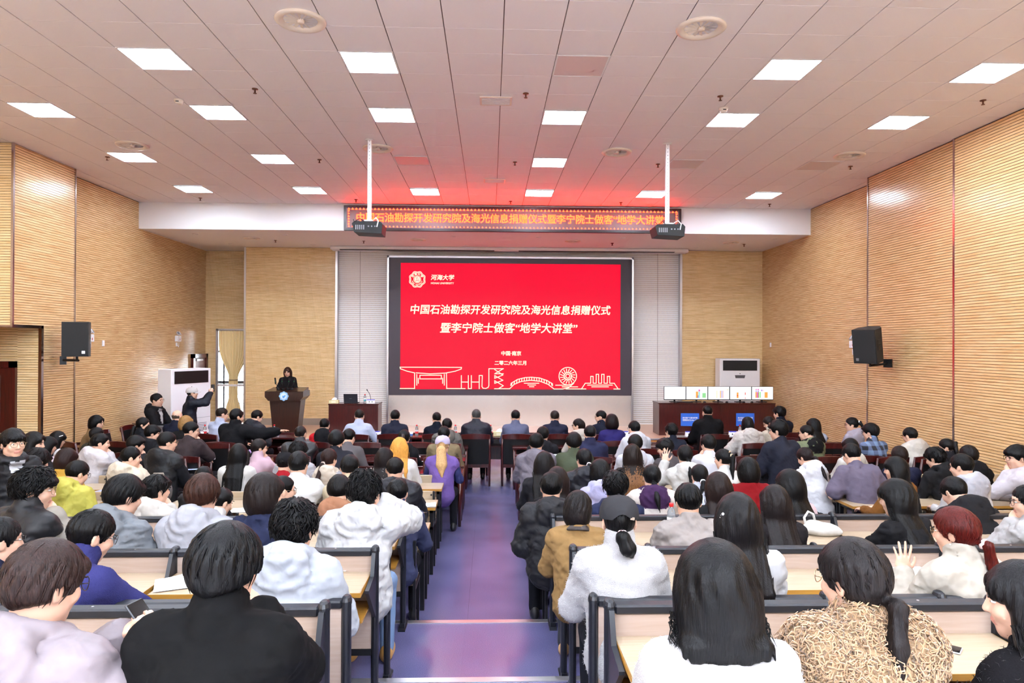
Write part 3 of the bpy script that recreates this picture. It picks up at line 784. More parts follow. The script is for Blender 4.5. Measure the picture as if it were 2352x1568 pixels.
# ================================================================== cabinet air conditioners
def aircon(loc, rz, lab, h=1.84):
    a = empty('air_conditioner', loc, rz, lab, 'air conditioner')
    MB().cbox(-.54, .54, -.2, .2, 0.02, h, .012).box(-.5, .5, -.16, .18, 0, .02).build('cabinet', M_PLASTW, a)
    MB().box(-.46, .46, -.205, -.199, h - .32, h - .05).build('outlet', mat('outlet_black', (10, 10, 12), rough=0.5), a)
    for k in range(7):
        MB().box(-.46, .46, -.212, -.2, h - .31 + k * .037, h - .304 + k * .037).build('louvre', M_BLACK, a)
    MB().prism([(-.14, h - .44), (.14, h - .44), (.12, h - .52), (-.12, h - .52)][::-1], -.207, -.2, 'y').build('control_panel', mat('ac_control', (88, 84, 88), rough=0.3), a, fixn=True)
    MB().box(-.52, .52, -.204, -.2, .9, .905).build('panel_joint', M_GREYPL, a)
    gr = MB()
    for k in range(16):
        for x in (-.42, .14): gr.box(x, x + .28, -.204, -.199, .25 + k * .035, .262 + k * .035)
    gr.build('intake_slot', M_GREYPL, a)
    MB().lathe([(.012, 0), (.012, .003), (0, .003)], 12, M=Matrix.Translation((0, -.2, h - .4)) @ Matrix.Rotation(pi / 2, 4, 'X')).build('badge', M_BLACK, a)
aircon((-6.75, 15.5, 0), math.radians(66), 'tall white cabinet air conditioner behind the cap-wearing photographer', 2.0)
aircon((6.66, 18.4, Z_STAGE), 0, 'white cabinet air conditioner behind the row of monitors')

# ================================================================== lectern and its microphones
lc = empty('lectern', (-4.86, 16.75, Z_STAGE), 0, 'dark walnut lectern with a flared top and blue emblem', 'lectern')
MB().prism([(-.28, .02), (.28, .02), (.37, .86), (-.37, .86)], -.2, .22, 'y').build('body', M_LECT, lc, fixn=True)
MB().prism([(-.37, .84), (.37, .84), (.45, .93), (.45, 1.06), (-.45, 1.06), (-.45, .93)], -.3, .3, 'y').build('top_box', M_LECT, lc, fixn=True)
MB().add([(-.45, -.3, 1.06), (.45, -.3, 1.06), (.42, .3, 1.13), (-.42, .3, 1.13), (-.45, -.3, 1.05), (.45, -.3, 1.05), (.42, .3, 1.05), (-.42, .3, 1.05)], [(0, 1, 2, 3), (4, 5, 1, 0), (5, 6, 2, 1), (6, 7, 3, 2), (7, 4, 0, 3), (7, 6, 5, 4)]).build('reading_top', M_LECT, lc)
MB().box(-.33, .33, -.24, .26, 0, .03).build('plinth', M_LECT, lc)
eb = MB(); rr = [(.105 + .008 * math.cos(8 * t), t) for t in [2 * pi * k / 48 for k in range(48)]]
eb.prism([(r * math.cos(t), .95 + r * math.sin(t)) for r, t in rr], -.32, -.3, 'y'); eb = eb.build('emblem', mat('emblem_blue', (150, 196, 232), rough=0.4), lc, fixn=True)
mb = MB(); mb.prism([(.075 * math.cos(t), .95 + .075 * math.sin(t)) for t in [2 * pi * k / 24 for k in range(24)]], -.326, -.32, 'y'); mb.build('emblem_ring', mat('emblem_pale', (214, 232, 244), rough=0.4), eb, fixn=True)
mb = MB(); mb.prism([(-.03, .93), (.0, .90), (.045, .955), (.04, .985), (.0, .955), (-.02, .965)], -.331, -.326, 'y'); mb.build('emblem_mark', mat('emblem_deep', (74, 150, 214), rough=0.4), eb, fixn=True)
for i, (x, tx) in enumerate(((-.2, -.06), (-.08, -.02), (.03, .02), (.12, .05))):
    g = empty('microphone', (-4.86 + x, 16.66, Z_STAGE + 1.12), 0, ['leftmost', 'second from left', 'third from left', 'rightmost'][i] + ' black microphone standing on the lectern', 'microphone', 'lectern microphones')
    MB().lathe([(.04, -.03), (.04, 0), (.012, .01)], 12).build('base', M_BLACK, g)
    MB().tube([(0, 0, 0), (tx * .3, 0, .05), (tx, .0, .12)], .007, 6).build('stem', M_BLACK, g)
    MB().tube([(tx, 0, .1), (tx * 1.1, 0.01, .14), (tx * 1.4, .03, .25)], [.016, .02, .018], 10).build('mic_body', M_BLACKPL, g, smooth=True)
    MB().lathe([(.006, 0), (.006, .004), (0, .004)], 8, M=Matrix.Translation((tx * 1.2, -.014, .17)) @ Matrix.Rotation(pi / 2, 4, 'X')).build('indicator', emis('mic_green', (60, 220, 120), 1.0), g)

# ================================================================== stage desk (laptop) and monitor desk
def panel_desk(name, x0, x1, y0, y1, z0, h, lab, seams=()):
    d = empty(name, ((x0 + x1) / 2, (y0 + y1) / 2, z0), 0, lab, 'desk')
    w, dp = (x1 - x0) / 2, (y1 - y0) / 2
    MB().cbox(-w, w, -dp, dp, h - .035, h, .006).build('desk_top', M_DARKWOOD, d)
    MB().box(-w + .02, w - .02, -dp + .02, -dp + .04, 0, h - .035).build('front_panel', M_REDWOOD, d)
    for x in (-w + .01, w - .04): MB().box(x, x + .03, -dp + .01, dp - .01, 0, h - .035).build('side_panel', M_REDWOOD, d)
    for s_ in seams: MB().box(s_ - .01, s_ + .01, -dp + .012, -dp + .02, 0, h - .035).build('seam_strip', M_REDWOOD, d)
    return d
panel_desk('stage_desk', -3.94, -2.72, 16.95, 17.55, Z_STAGE, .73, 'dark red panelled desk with a laptop beside the display')
mdk = panel_desk('monitor_desk', 4.1, 6.98, 16.65, 17.3, Z_STAGE, .79, 'long dark red desk carrying five monitors at the stage corner', (0.08,))
MB().box(-1.42, -1.40, -.31, -.306, .05, .7).build('edge_strip', M_DARKWOOD, mdk)
# blue paper signs on the monitor desk
M_BLUE = mat('sign_blue', (42, 104, 208), rough=0.5)
M_SIGNT = mat('sign_white', (226, 234, 248), rough=0.6)
for px, lab in ((1585, 'blue paper sign with white characters on the monitor desk, by the suited man'), (1712, 'blue paper sign on the monitor desk, half hidden by a cream hood')):
    p = atY(px, 963, 16.64)
    sg = empty('paper_sign', (p[0], 16.652, p[2]), 0, lab, 'sign', 'blue signs on the monitor desk')
    MB().box(-.225, .225, -.004, 0, -.16, .15).build('sheet', M_BLUE, sg)
    text_obj('海光国产化智创终端', .05, M_SIGNT, sg, (0, -.006, .035), width=.37, bold=.0012)
    text_obj('（搭载海光C86-3G）', .05, M_SIGNT, sg, (0, -.006, -.02), width=.37, bold=.0012)
# monitors
M_SCR = emis('screen_white', (252, 253, 255), 1.3)
pal = {'o': emis('chart_orange', (246, 170, 80), 1.1), 'p': emis('chart_pink', (226, 120, 190), 1.1), 'g': emis('chart_green', (150, 220, 150), 1.1), 'c': emis('chart_cyan', (170, 226, 226), 1.1), 'r': emis('chart_red', (226, 80, 70), 1.1), 'u': emis('chart_purple', (120, 80, 200), 1.1), 'y': emis('chart_yellow', (236, 228, 160), 1.1), 'd': emis('chart_olive', (160, 150, 50), 1.1)}
charts = [[], [(.45, .56, .1, .62, 'o'), (.57, .66, .1, .6, 'c'), (.57, .66, .62, .78, 'p'), (.53, .57, .1, .32, 'u'), (.76, .93, .12, .5, 'g')],
          [(.4, .43, .08, .7, 'y'), (.56, .6, .1, .7, 'o'), (.64, .67, .1, .7, 'u'), (.7, .72, .1, .7, 'r'), (.88, .97, .74, .78, 'o')],
          [(.31, .4, .1, .55, 'o'), (.32, .39, .24, .36, 'r'), (.7, .74, .35, .56, 'r'), (.7, .74, .05, .14, 'r')],
          [(.16, .22, .12, .6, 'o'), (.22, .29, .12, .6, 'p'), (.29, .33, .12, .6, 'd'), (.17, .23, .74, .84, 'p'), (.26, .33, .74, .84, 'p'), (.17, .23, .63, .7, 'u'), (.26, .33, .63, .7, 'u'), (.35, .42, .12, .6, 'g'), (.44, .48, .66, .78, 'u'), (.5, .53, .66, .78, 'p'), (.6, .75, .12, .58, 'o')]]
for i in range(5):
    x0 = 4.285 + i * .546
    mo = empty('monitor', (x0 + .27, 16.88, Z_STAGE + .79), 0, ['monitor showing a blank white page, first of the five on the long desk', 'monitor with an orange and cyan column chart, second in the row', 'middle monitor of the row, thin coloured columns on white', 'fourth monitor of the row, small red marks on white', 'last monitor of the row, bright pink, green and olive charts'][i], 'monitor', 'five monitors in a row')
    MB().cbox(-.271, .271, -.0, .03, .05, .385, .003).build('bezel', M_BLACKPL, mo)
    sc_ = MB().box(-.262, .262, -.002, 0, .07, .378).build('screen', M_SCR, mo)
    for (a, b, c, d, k) in charts[i]:
        MB().box(-.262 + .524 * a, -.262 + .524 * b, -.0035, -.002, .07 + .308 * c, .07 + .308 * d).build('chart_block', pal[k], sc_)
    MB().box(-.02, .02, .03, .05, 0.0, .22).build('stand', M_BLACKPL, mo)
    MB().cbox(-.11, .11, -.02, .14, 0, .012, .003).build('foot', M_BLACKPL, mo)
kb = MB().cbox(-.2, .2, -.06, .06, 0, .018, .004).build('keyboard', M_BLACKPL, None, loc=(4.75, 16.75, Z_STAGE + .79)); tag(kb, 'black keyboard under the blank monitor on the long desk', 'keyboard')
ke = MB()
for a in range(12):
    for b in range(4): ke.box(-.19 + a * .032, -.163 + a * .032, -.05 + b * .026, -.03 + b * .026, .018, .023)
tag(ke.build('key', M_BLACK, kb), kind='stuff')
mo_me = MB().lathe([(0, .035), (.02, .033), (.034, .018), (.036, 0)], 14).mesh('mouse', True); mo_me.materials.append(M_BLACKPL)
for i, x in enumerate((5.25, 5.8, 6.22, 6.42)):
    tag(inst('mouse', mo_me, None, (x, 16.74, Z_STAGE + .79)), ['black mouse below the second monitor', 'black mouse below the middle monitor', 'black mouse below the fourth monitor', 'black mouse between the last two monitors'][i], 'mouse', 'mice on the monitor desk')

# laptop, tissue box, bottle, card on the stage desk
ZD = Z_STAGE + .73
lp = empty('laptop', (-3.42, 17.1, ZD), 0, 'open dark laptop on the stage desk, seen from behind', 'laptop')
MB().cbox(-.17, .17, .0, .24, 0, .016, .004).build('laptop_base', mat('laptop_grey', (46, 46, 52), rough=0.4, metal=.3), lp)
MB().cbox(-.17, .17, -.012, -.004, .012, .24, .003, M=Matrix.Rotation(math.radians(12), 4, 'X')).build('laptop_lid', mat('laptop_grey', (46, 46, 52)), lp)
MB().box(-.03, .03, -.0135, -.012, .12, .127, M=Matrix.Rotation(math.radians(12), 4, 'X')).build('lid_mark', M_GREYPL, lp)

M_BOTTLE = mat('bottle_plastic', (240, 246, 250), rough=0.08, trans=0.75, spec=0.6)
M_CAPR = mat('bottle_cap_red', (214, 26, 30), rough=0.4)
M_LABR = mat('bottle_label_red', (206, 36, 44), rough=0.5)
M_LABW = mat('bottle_label_white', (240, 238, 238), rough=0.5)
M_LABB = mat('bottle_label_teal', (70, 160, 170), rough=0.5)
b_body = MB().lathe([(0, 0), (.03, 0), (.032, .01), (.03, .05), (.032, .06), (.032, .13), (.03, .145), (.03, .165), (.014, .2), (.013, .212)], 16).mesh('bottle_body', True); b_body.materials.append(M_BOTTLE)
b_cap = MB().lathe([(.016, .205), (.016, .228), (.014, .231), (0, .231)], 14).mesh('cap', True); b_cap.materials.append(M_CAPR)
def blab(z0, z1, m):
    me = MB().lathe([(.0325, z0), (.0325, z1)], 16, cap=False).mesh('bottle_label', True); me.materials.append(m); return me
b_l1, b_l2, b_l3 = blab(.06, .1, M_LABR), blab(.1, .13, M_LABW), blab(.06, .1, M_LABB)
def bottle(x, y, z, lab, teal=False, s=1.0):
    b = empty('water_bottle', (x, y, z), 0, lab, 'bottle', 'water bottles'); b.scale = (s, s, s)
    inst('bottle_body', b_body, b); inst('cap', b_cap, b); inst('bottle_label', b_l3 if teal else b_l1, b); inst('bottle_label', b_l2, b)
M_TISS = mat('tissue_box', (226, 216, 164), rough=0.6)
def tissue_box(x, y, z, lab, rz=0, m=None, s=1.0):
    t = empty('tissue_box', (x, y, z), rz, lab, 'tissue box'); t.scale = (s, s, s)
    MB().cbox(-.115, .115, -.06, .06, 0, .085, .004).build('box', m or M_TISS, t)
    MB().box(-.05, .05, -.0615, -.06, .02, .065).build('printed_label', mat('tissue_print', (244, 238, 206), rough=.6), t)
    MB().add([(-.06, -.02, .085), (.06, -.02, .085), (.07, .0, .12), (.02, .01, .15), (-.03, .0, .13), (-.06, .02, .085), (.06, .02, .085)], [(0, 1, 2, 3, 4), (1, 6, 2), (6, 5, 4, 3, 2), (5, 0, 4)]).build('tissue', M_PAPER, t)
M_CARDB = mat('card_blue', (66, 70, 190), rough=.5)
M_INK = mat('ink_dark', (40, 40, 50), rough=.7)
def name_card(x, y, z, lab):
    c = empty('name_card', (x, y, z), 0, lab, 'name card', 'folded name cards')
    MB().add([(-.1, -.04, 0), (.1, -.04, 0), (.1, 0, .1), (-.1, 0, .1), (.1, .04, 0), (-.1, .04, 0)], [(0, 1, 2, 3), (3, 2, 4, 5), (0, 3, 5), (1, 4, 2)]).build('card', M_PAPER, c)
    MB().add([(-.1, -.0085, .081), (.1, -.0085, .081), (.1, -.001, .1005), (-.1, -.001, .1005)], [(0, 1, 2, 3)]).build('blue_band', M_CARDB, c)
    for xx in (-.035, .035):
        MB().add([(xx - .012, -.0285, .03), (xx + .012, -.0285, .03), (xx + .012, -.0185, .055), (xx - .012, -.0185, .055)], [(0, 1, 2, 3)]).build('printed_mark', M_INK, c)
cup_me = MB().lathe([(0, 0), (.026, 0), (.036, .09), (.034, .09), (.026, .01)], 16).mesh('cup', True); cup_me.materials.append(M_PAPER)
cupb_me = MB().lathe([(.0285, .02), (.0325, .055)], 16, cap=False).mesh('cup_band', True); cupb_me.materials.append(mat('cup_blue', (70, 120, 200), rough=.5))
def cup(x, y, z, lab):
    c = empty('paper_cup', (x, y, z), 0, lab, 'cup', 'paper cups'); inst('cup_wall', cup_me, c); inst('cup_band', cupb_me, c)
tissue_box(-3.82, 17.05, ZD, 'yellow tissue box at the end of the stage desk')
bottle(-3.07, 17.06, ZD, 'red-capped water bottle beside the laptop on the stage desk', True)
name_card(-2.92, 17.03, ZD, 'folded white and blue card on the stage desk')
gm = empty('desk_microphone', (-2.98, 17.3, ZD), 0, 'thin gooseneck microphone rising from the stage desk', 'microphone')
MB().lathe([(.05, 0), (.05, .02), (.01, .03)], 14).build('base', M_BLACK, gm)
MB().tube([(0, 0, .02), (0.01, 0, .12), (-.02, 0, .22), (-.07, -.02, .3)], .006, 6).build('gooseneck', M_BLACK, gm)
MB().tube([(-.07, -.02, .3), (-.085, -.025, .33)], .012, 8).build('mic_head', M_BLACKPL, gm)
# ================================================================== hall furniture
ORD = ['first', 'second', 'third', 'fourth', 'fifth', 'sixth', 'seventh', 'eighth', 'ninth', 'tenth', 'eleventh', 'twelfth', 'thirteenth', 'fourteenth']
SIDE = {-1: 'entrance side', 1: 'far side'}
# ---- dark wooden armless chair with a black back
def chair_meshes():
    d = {}
    post = []
    for s in (-1, 1):
        mb = MB(); mb.tube([(s * .25, -.27, 0), (s * .25, -.23, .42), (s * .25, -.25, .65), (s * .245, -.31, .93)], [.018, .023, .023, .02], 8)
        post.append(mb)
    d['rear'] = [m.mesh('rear_post', True) for m in post]
    d['front'] = []
    for s in (-1, 1):
        d['front'].append(MB().tube([(s * .25, .22, 0), (s * .25, .21, .4)], [.016, .021], 8).mesh('leg', True))
    mb = MB(); vs = []
    N = 10
    for i in range(N + 1):
        u = i / N * 2 - 1; top = .935 + .022 * (1 - u * u)
        for (yy, zz) in ((-.29, .86), (-.325, .86), (-.335, top), (-.30, top)): vs.append((u * .255, yy - .03 * (1 - u * u), zz))
    fs = []
    for i in range(N):
        for k in range(4):
            k2 = (k + 1) % 4; fs.append((i * 4 + k, i * 4 + k2, i * 4 + 4 + k2, i * 4 + 4 + k))
    fs += [(3, 2, 1, 0), (N * 4, N * 4 + 1, N * 4 + 2, N * 4 + 3)]
    mb.add(vs, fs); d['rail'] = mb.mesh('top_rail')
    mb = MB(); vs = []
    for i in range(N + 1):
        u = i / N * 2 - 1
        for (yy, zz) in ((-.205, .40), (-.255, .40), (-.32, .87), (-.27, .87)): vs.append((u * .235, yy - .025 * (1 - u * u), zz))
    mb.add(vs, fs); d['pad'] = mb.mesh('back_pad')
    d['low'] = MB().cbox(-.25, .25, -.25, -.215, .33, .4, .005).mesh('lower_rail')
    d['seat'] = MB().cbox(-.27, .27, -.23, .25, .42, .48, .02).mesh('seat', False)
    d['apron'] = MB().cbox(-.25, .25, .19, .225, .35, .42, .004).mesh('apron')
    for k, m in (('rail', M_REDWOOD), ('pad', M_LEATHER), ('low', M_REDWOOD), ('seat', M_LEATHER), ('apron', M_REDWOOD)): d[k].materials.append(m)
    for k in ('rear', 'front'):
        for m in d[k]: m.materials.append(M_REDWOOD)
    return d
CH = chair_meshes()
def dark_chair(x, y, rz, lab, z=0.0):
    c = empty('wooden_chair', (x, y, z), rz, lab, 'chair', 'dark wooden chairs with black backs')
    for m in CH['rear']: inst('rear_post', m, c)
    for m in CH['front']: inst('leg', m, c)
    inst('top_rail', CH['rail'], c); inst('back_pad', CH['pad'], c); inst('lower_rail', CH['low'], c); inst('seat', CH['seat'], c); inst('apron', CH['apron'], c)
    return c

# ---- dark red desks
_dd = {}
def dark_desk(x0, x1, yn, depth, lab, group, name='dark_desk', h=.75):
    w = round(x1 - x0, 3); key = (w, depth, h)
    if key not in _dd:
        t = MB().cbox(-w / 2, w / 2, 0, depth, h - .04, h, .006).mesh('desk_top'); t.materials.append(M_DARKWOOD)
        lip = MB().cbox(-w / 2, w / 2, depth - .02, depth + .02, h - .01, h + .03, .006).mesh('raised_lip'); lip.materials.append(M_DARKWOOD)
        fp = MB().box(-w / 2 + .06, w / 2 - .06, depth - .05, depth - .03, .25, h - .04).mesh('modesty_panel'); fp.materials.append(M_REDWOOD)
        sh = MB().box(-w / 2 + .06, w / 2 - .06, .06, depth - .05, h - .2, h - .18).mesh('under_shelf'); sh.materials.append(M_REDWOOD)
        lg = [MB().tube([(sx, sy, 0), (sx, sy, h - .04)], [.022, .03], 8).mesh('leg', True) for sx in (-w / 2 + .04, w / 2 - .04) for sy in (.05, depth - .05)]
        sp = [MB().box(sx - .012, sx + .012, .05, depth - .05, h - .14, h - .04).mesh('side_rail') for sx in (-w / 2 + .04, w / 2 - .04)]
        for m in lg + sp: m.materials.append(M_REDWOOD)
        _dd[key] = (t, lip, fp, sh, lg, sp)
    t, lip, fp, sh, lg, sp = _dd[key]
    d = empty(name, ((x0 + x1) / 2, yn, 0), 0, lab, 'desk', group)
    inst('desk_top', t, d); inst('raised_lip', lip, d); inst('modesty_panel', fp, d); inst('under_shelf', sh, d)
    for m in lg: inst('leg', m, d)
    for m in sp: inst('side_rail', m, d)
blocks = [(-7.4, -4.4, 'by the entrance-side wall'), (-3.7, -.38, 'left of the centre aisle'), (.4, 3.62, 'right of the centre aisle'), (4.25, 7.0, 'by the wall away from the entrance')]
for ri, yn in enumerate((12.15, 10.73, 9.68)):
    for (a, b, w) in blocks:
        for k in range(2):
            m = (a + b) / 2
            x0, x1 = (a, m - .005) if k == 0 else (m + .005, b)
            near_aisle = (k == 1) == (a < 0)
            dark_desk(x0, x1, yn, .45, 'dark red desk, %s dark row, %s, %s half' % (ORD[ri], w, 'aisle' if near_aisle else 'wall'), 'dark red hall desks')
k = 0
for (a, b, n) in ((-6.7, -3.75, 2), (-3.3, 3.1, 4), (3.6, 6.7, 2)):
    for i in range(n):
        w = (b - a) / n
        dark_desk(a + i * w + .004, a + (i + 1) * w - .004, 13.45, .5, 'dark red front-row table before the stage, %s from the entrance side' % ORD[k], 'front-row tables', 'front_table'); k += 1

# ---- light maple school desks with fold seats fixed to their front
def maple_unit(x0, x1, yn, lab, seats=3, desk=True, slab=None):
    w = x1 - x0
    if desk:
        d = empty('school_desk', ((x0 + x1) / 2, yn, 0), 0, lab, 'desk', 'light maple school desks')
        MB().box(-w / 2, w / 2, 0, .4, .722, .75).build('desk_top', M_LIGHTWOOD, d)
        MB().box(-w / 2, w / 2, -.003, 0, .72, .75).build('edge_band', M_EDGE, d)
        for s in (-1, 1): MB().box(s * w / 2 - .0015, s * w / 2 + .0015, 0, .4, .72, .75).build('edge_band', M_EDGE, d)
        MB().box(-w / 2 + .05, w / 2 - .05, .35, .365, .3, .72).build('front_panel', M_LIGHTWOOD, d)
        MB().box(-w / 2 + .05, w / 2 - .05, .06, .35, .56, .575).build('book_shelf', M_LIGHTWOOD, d)
        for s in (-1, 1):
            xx = s * (w / 2 - .045)
            MB().box(xx - .02, xx + .02, .03, .07, 0, .722).build('leg', M_BLACK, d)
            MB().box(xx - .02, xx + .02, .33, .37, 0, .722).build('leg', M_BLACK, d)
            MB().box(xx - .015, xx + .015, .03, .37, .68, .72).box(xx - .015, xx + .015, .03, .37, .5, .53).build('side_bar', M_BLACK, d)
    p = w / seats
    for i in range(seats):
        xc = x0 + p * (i + .5)
        s_ = empty('school_chair', (xc, yn + .46, 0), 0, slab % ORD[i], 'seat', 'maple fold seats')
        MB().cbox(-.19, .19, -.008, .01, .57, .84, .006, M=Matrix.Translation((0, .0, 0))).build('backrest', M_LIGHTWOOD, s_)
        MB().cbox(-.19, .19, .06, .4, .42, .438, .006).build('seat', M_LIGHTWOOD, s_)
        for q in (-1, 1):
            MB().box(q * .195 - .012, q * .195 + .012, -.03, .0, 0, .84).build('back_post', M_BLACK, s_)
            MB().box(q * .195 - .01, q * .195 + .01, .3, .32, 0, .42).box(q * .195 - .01, q * .195 + .01, -.01, .38, .4, .42).build('leg', M_BLACK, s_)
            for zz in (.615, .795):
                MB().lathe([(.011, 0), (.011, .006), (.004, .01), (0, .01)], 8, M=Matrix.Translation((q * .165, -.008, zz)) @ Matrix.Rotation(pi / 2, 4, 'X')).build('bolt', M_BLACK, s_)
mblocks = [(-7.4, -4.4, 'entrance-wall block'), (-3.6, -.6, 'left of the centre aisle'), (.45, 3.45, 'right of the centre aisle'), (4.1, 7.1, 'far-wall block')]
for ri, yn in enumerate((8.66, 7.67, 6.64, 5.62)):
    for (a, b, w) in mblocks:
        for k in range(2):
            m = (a + b) / 2; x0, x1 = (a, m - .01) if k == 0 else (m + .01, b)
            h_ = 'aisle end' if (k == 1) == (a < 0) else 'wall end'
            maple_unit(x0, x1, yn, 'light maple school desk, %s maple row, %s, %s' % (ORD[ri], w, h_), 3, ri < 3, 'maple fold seat %%s along, %s row, %s, %s' % (ORD[ri], w, h_))

# ---- fixed lecture benches on the tiers
def post(mb, x, y, z0, z1, s=1.0):
    a, b = .024 * s, .04 * s
    ring = lambda k, sc: (x + a * sc * math.cos(2 * pi * k / 12), y + b * sc * math.sin(2 * pi * k / 12))
    lev = [(z0, 1), (z1 - .03, 1), (z1 - .03, 1.12), (z1 - .012, 1.12), (z1 + .004, .9), (z1 + .012, .5)]
    vs = [ring(k, sc) + (z,) for z, sc in lev for k in range(12)]
    fs = [(i * 12 + k, i * 12 + (k + 1) % 12, (i + 1) * 12 + (k + 1) % 12, (i + 1) * 12 + k) for i in range(len(lev) - 1) for k in range(12)]
    fs.append(tuple((len(lev) - 1) * 12 + k for k in range(12)))
    mb.add(vs, fs)
    mb.box(x - .03, x + .03, y - .1, y + .12, z0, z0 + .014)
    mb.box(x - .02, x + .02, y - .06, y + .07, z0 + .014, z0 + .05)
    return mb
DESK_Y = {1: 5.89, 2: 4.45, 3: 3.09, 4: 1.69}
BACK_Y = {1: 4.98, 2: 3.57, 3: 2.13}
def desk_bays(t, side):
    if side < 0: return [-.73, -1.99, -3.25, -4.51, -5.77]
    return [.54, 2.30, 4.06, 5.4] if t == 3 else [.54, 2.96, 5.4]
tiern = {1: 'lowest raised tier', 2: 'second raised tier', 3: 'nearest raised tier'}
for t in (1, 2, 3):
    z, yf = TIER[t], DESK_Y[t]
    for side in (-1, 1):
        e = desk_bays(t, side)
        for i in range(len(e) - 1):
            a, b = min(e[i], e[i + 1]), max(e[i], e[i + 1])
            d = empty('lecture_desk', ((a + b) / 2, yf, z), 0, 'fixed lecture desk, black top rail, %s, %s, %s bay from aisle' % (tiern[t], SIDE[side], ORD[i]), 'desk', 'fixed lecture desks')
            w = (b - a) / 2 - .02
            MB().box(-w, w, -.40, -.02, .775, .80).build('desk_top', M_LIGHTWOOD, d)
            MB().box(-w, w, -.404, -.40, .773, .80).build('edge_band', M_EDGE, d)
            for s in (-1, 1): MB().box(s * w - .002, s * w + .002, -.40, -.02, .773, .80).build('edge_band', M_EDGE, d)
            MB().box(-w, w, -.02, 0.0, .3, .905).build('front_panel', M_PINKPANEL, d)
            MB().cbox(-w, w, -.035, .03, .9, .942, .008).build('top_rail', M_RAIL, d)
            for q in (-.62, .62):
                MB().lathe([(.006, 0), (.006, .002), (0, .002)], 8, c=(q * w, 0, .942)).build('screw', M_ALU, d)
            MB().box(-w, w, -.34, -.02, .6, .615).build('book_shelf', M_EDGE, d)
            MB().box(-w, w, -.03, .01, .27, .31).build('lower_bar', M_BLACK, d)
            own = [e[i]] + ([e[i + 1]] if i == len(e) - 2 else [])
            for xx in own:
                p_ = MB(); post(p_, xx - (a + b) / 2, 0, 0, .95)
                q = xx - (a + b) / 2
                p_.prism([(-.30, .76), (-.02, .5), (-.02, .93), (-.06, .93), (-.12, .8), (-.3, .775)][::-1], q - .012, q + .012, 'x')
                p_.build('post', M_RAIL, d, smooth=False, fixn=True)
for t in (1, 2, 3):
    z, yb_ = TIER[t], BACK_Y[t]
    for side in (-1, 1):
        x_in = -.73 if side < 0 else .54
        n = 8
        for i in range(n):
            a = x_in + side * .61 * i; b = a + side * .61
            xc = (a + b) / 2
            s_ = empty('lecture_chair', (xc, yb_, z), 0, 'folding lecture seat, black back rail, %s, %s, %s from aisle' % (tiern[t], SIDE[side], ORD[i]), 'seat', 'folding lecture seats')
            MB().cbox(-.285, .285, -.03, .03, .9, .94, .008).build('back_rail', M_RAIL, s_)
            MB().box(-.28, .28, -.012, .006, .48, .905).build('backrest', M_PINKPANEL, s_)
            MB().cbox(-.24, .24, .06, .44, .43, .45, .008).build('seat', M_LIGHTWOOD, s_)
            MB().box(-.2, .2, .05, .09, .38, .43).build('hinge_bar', M_BLACK, s_)
            p_ = MB(); post(p_, a - xc, 0, 0, .95); p_.build('post', M_RAIL, s_, smooth=False)
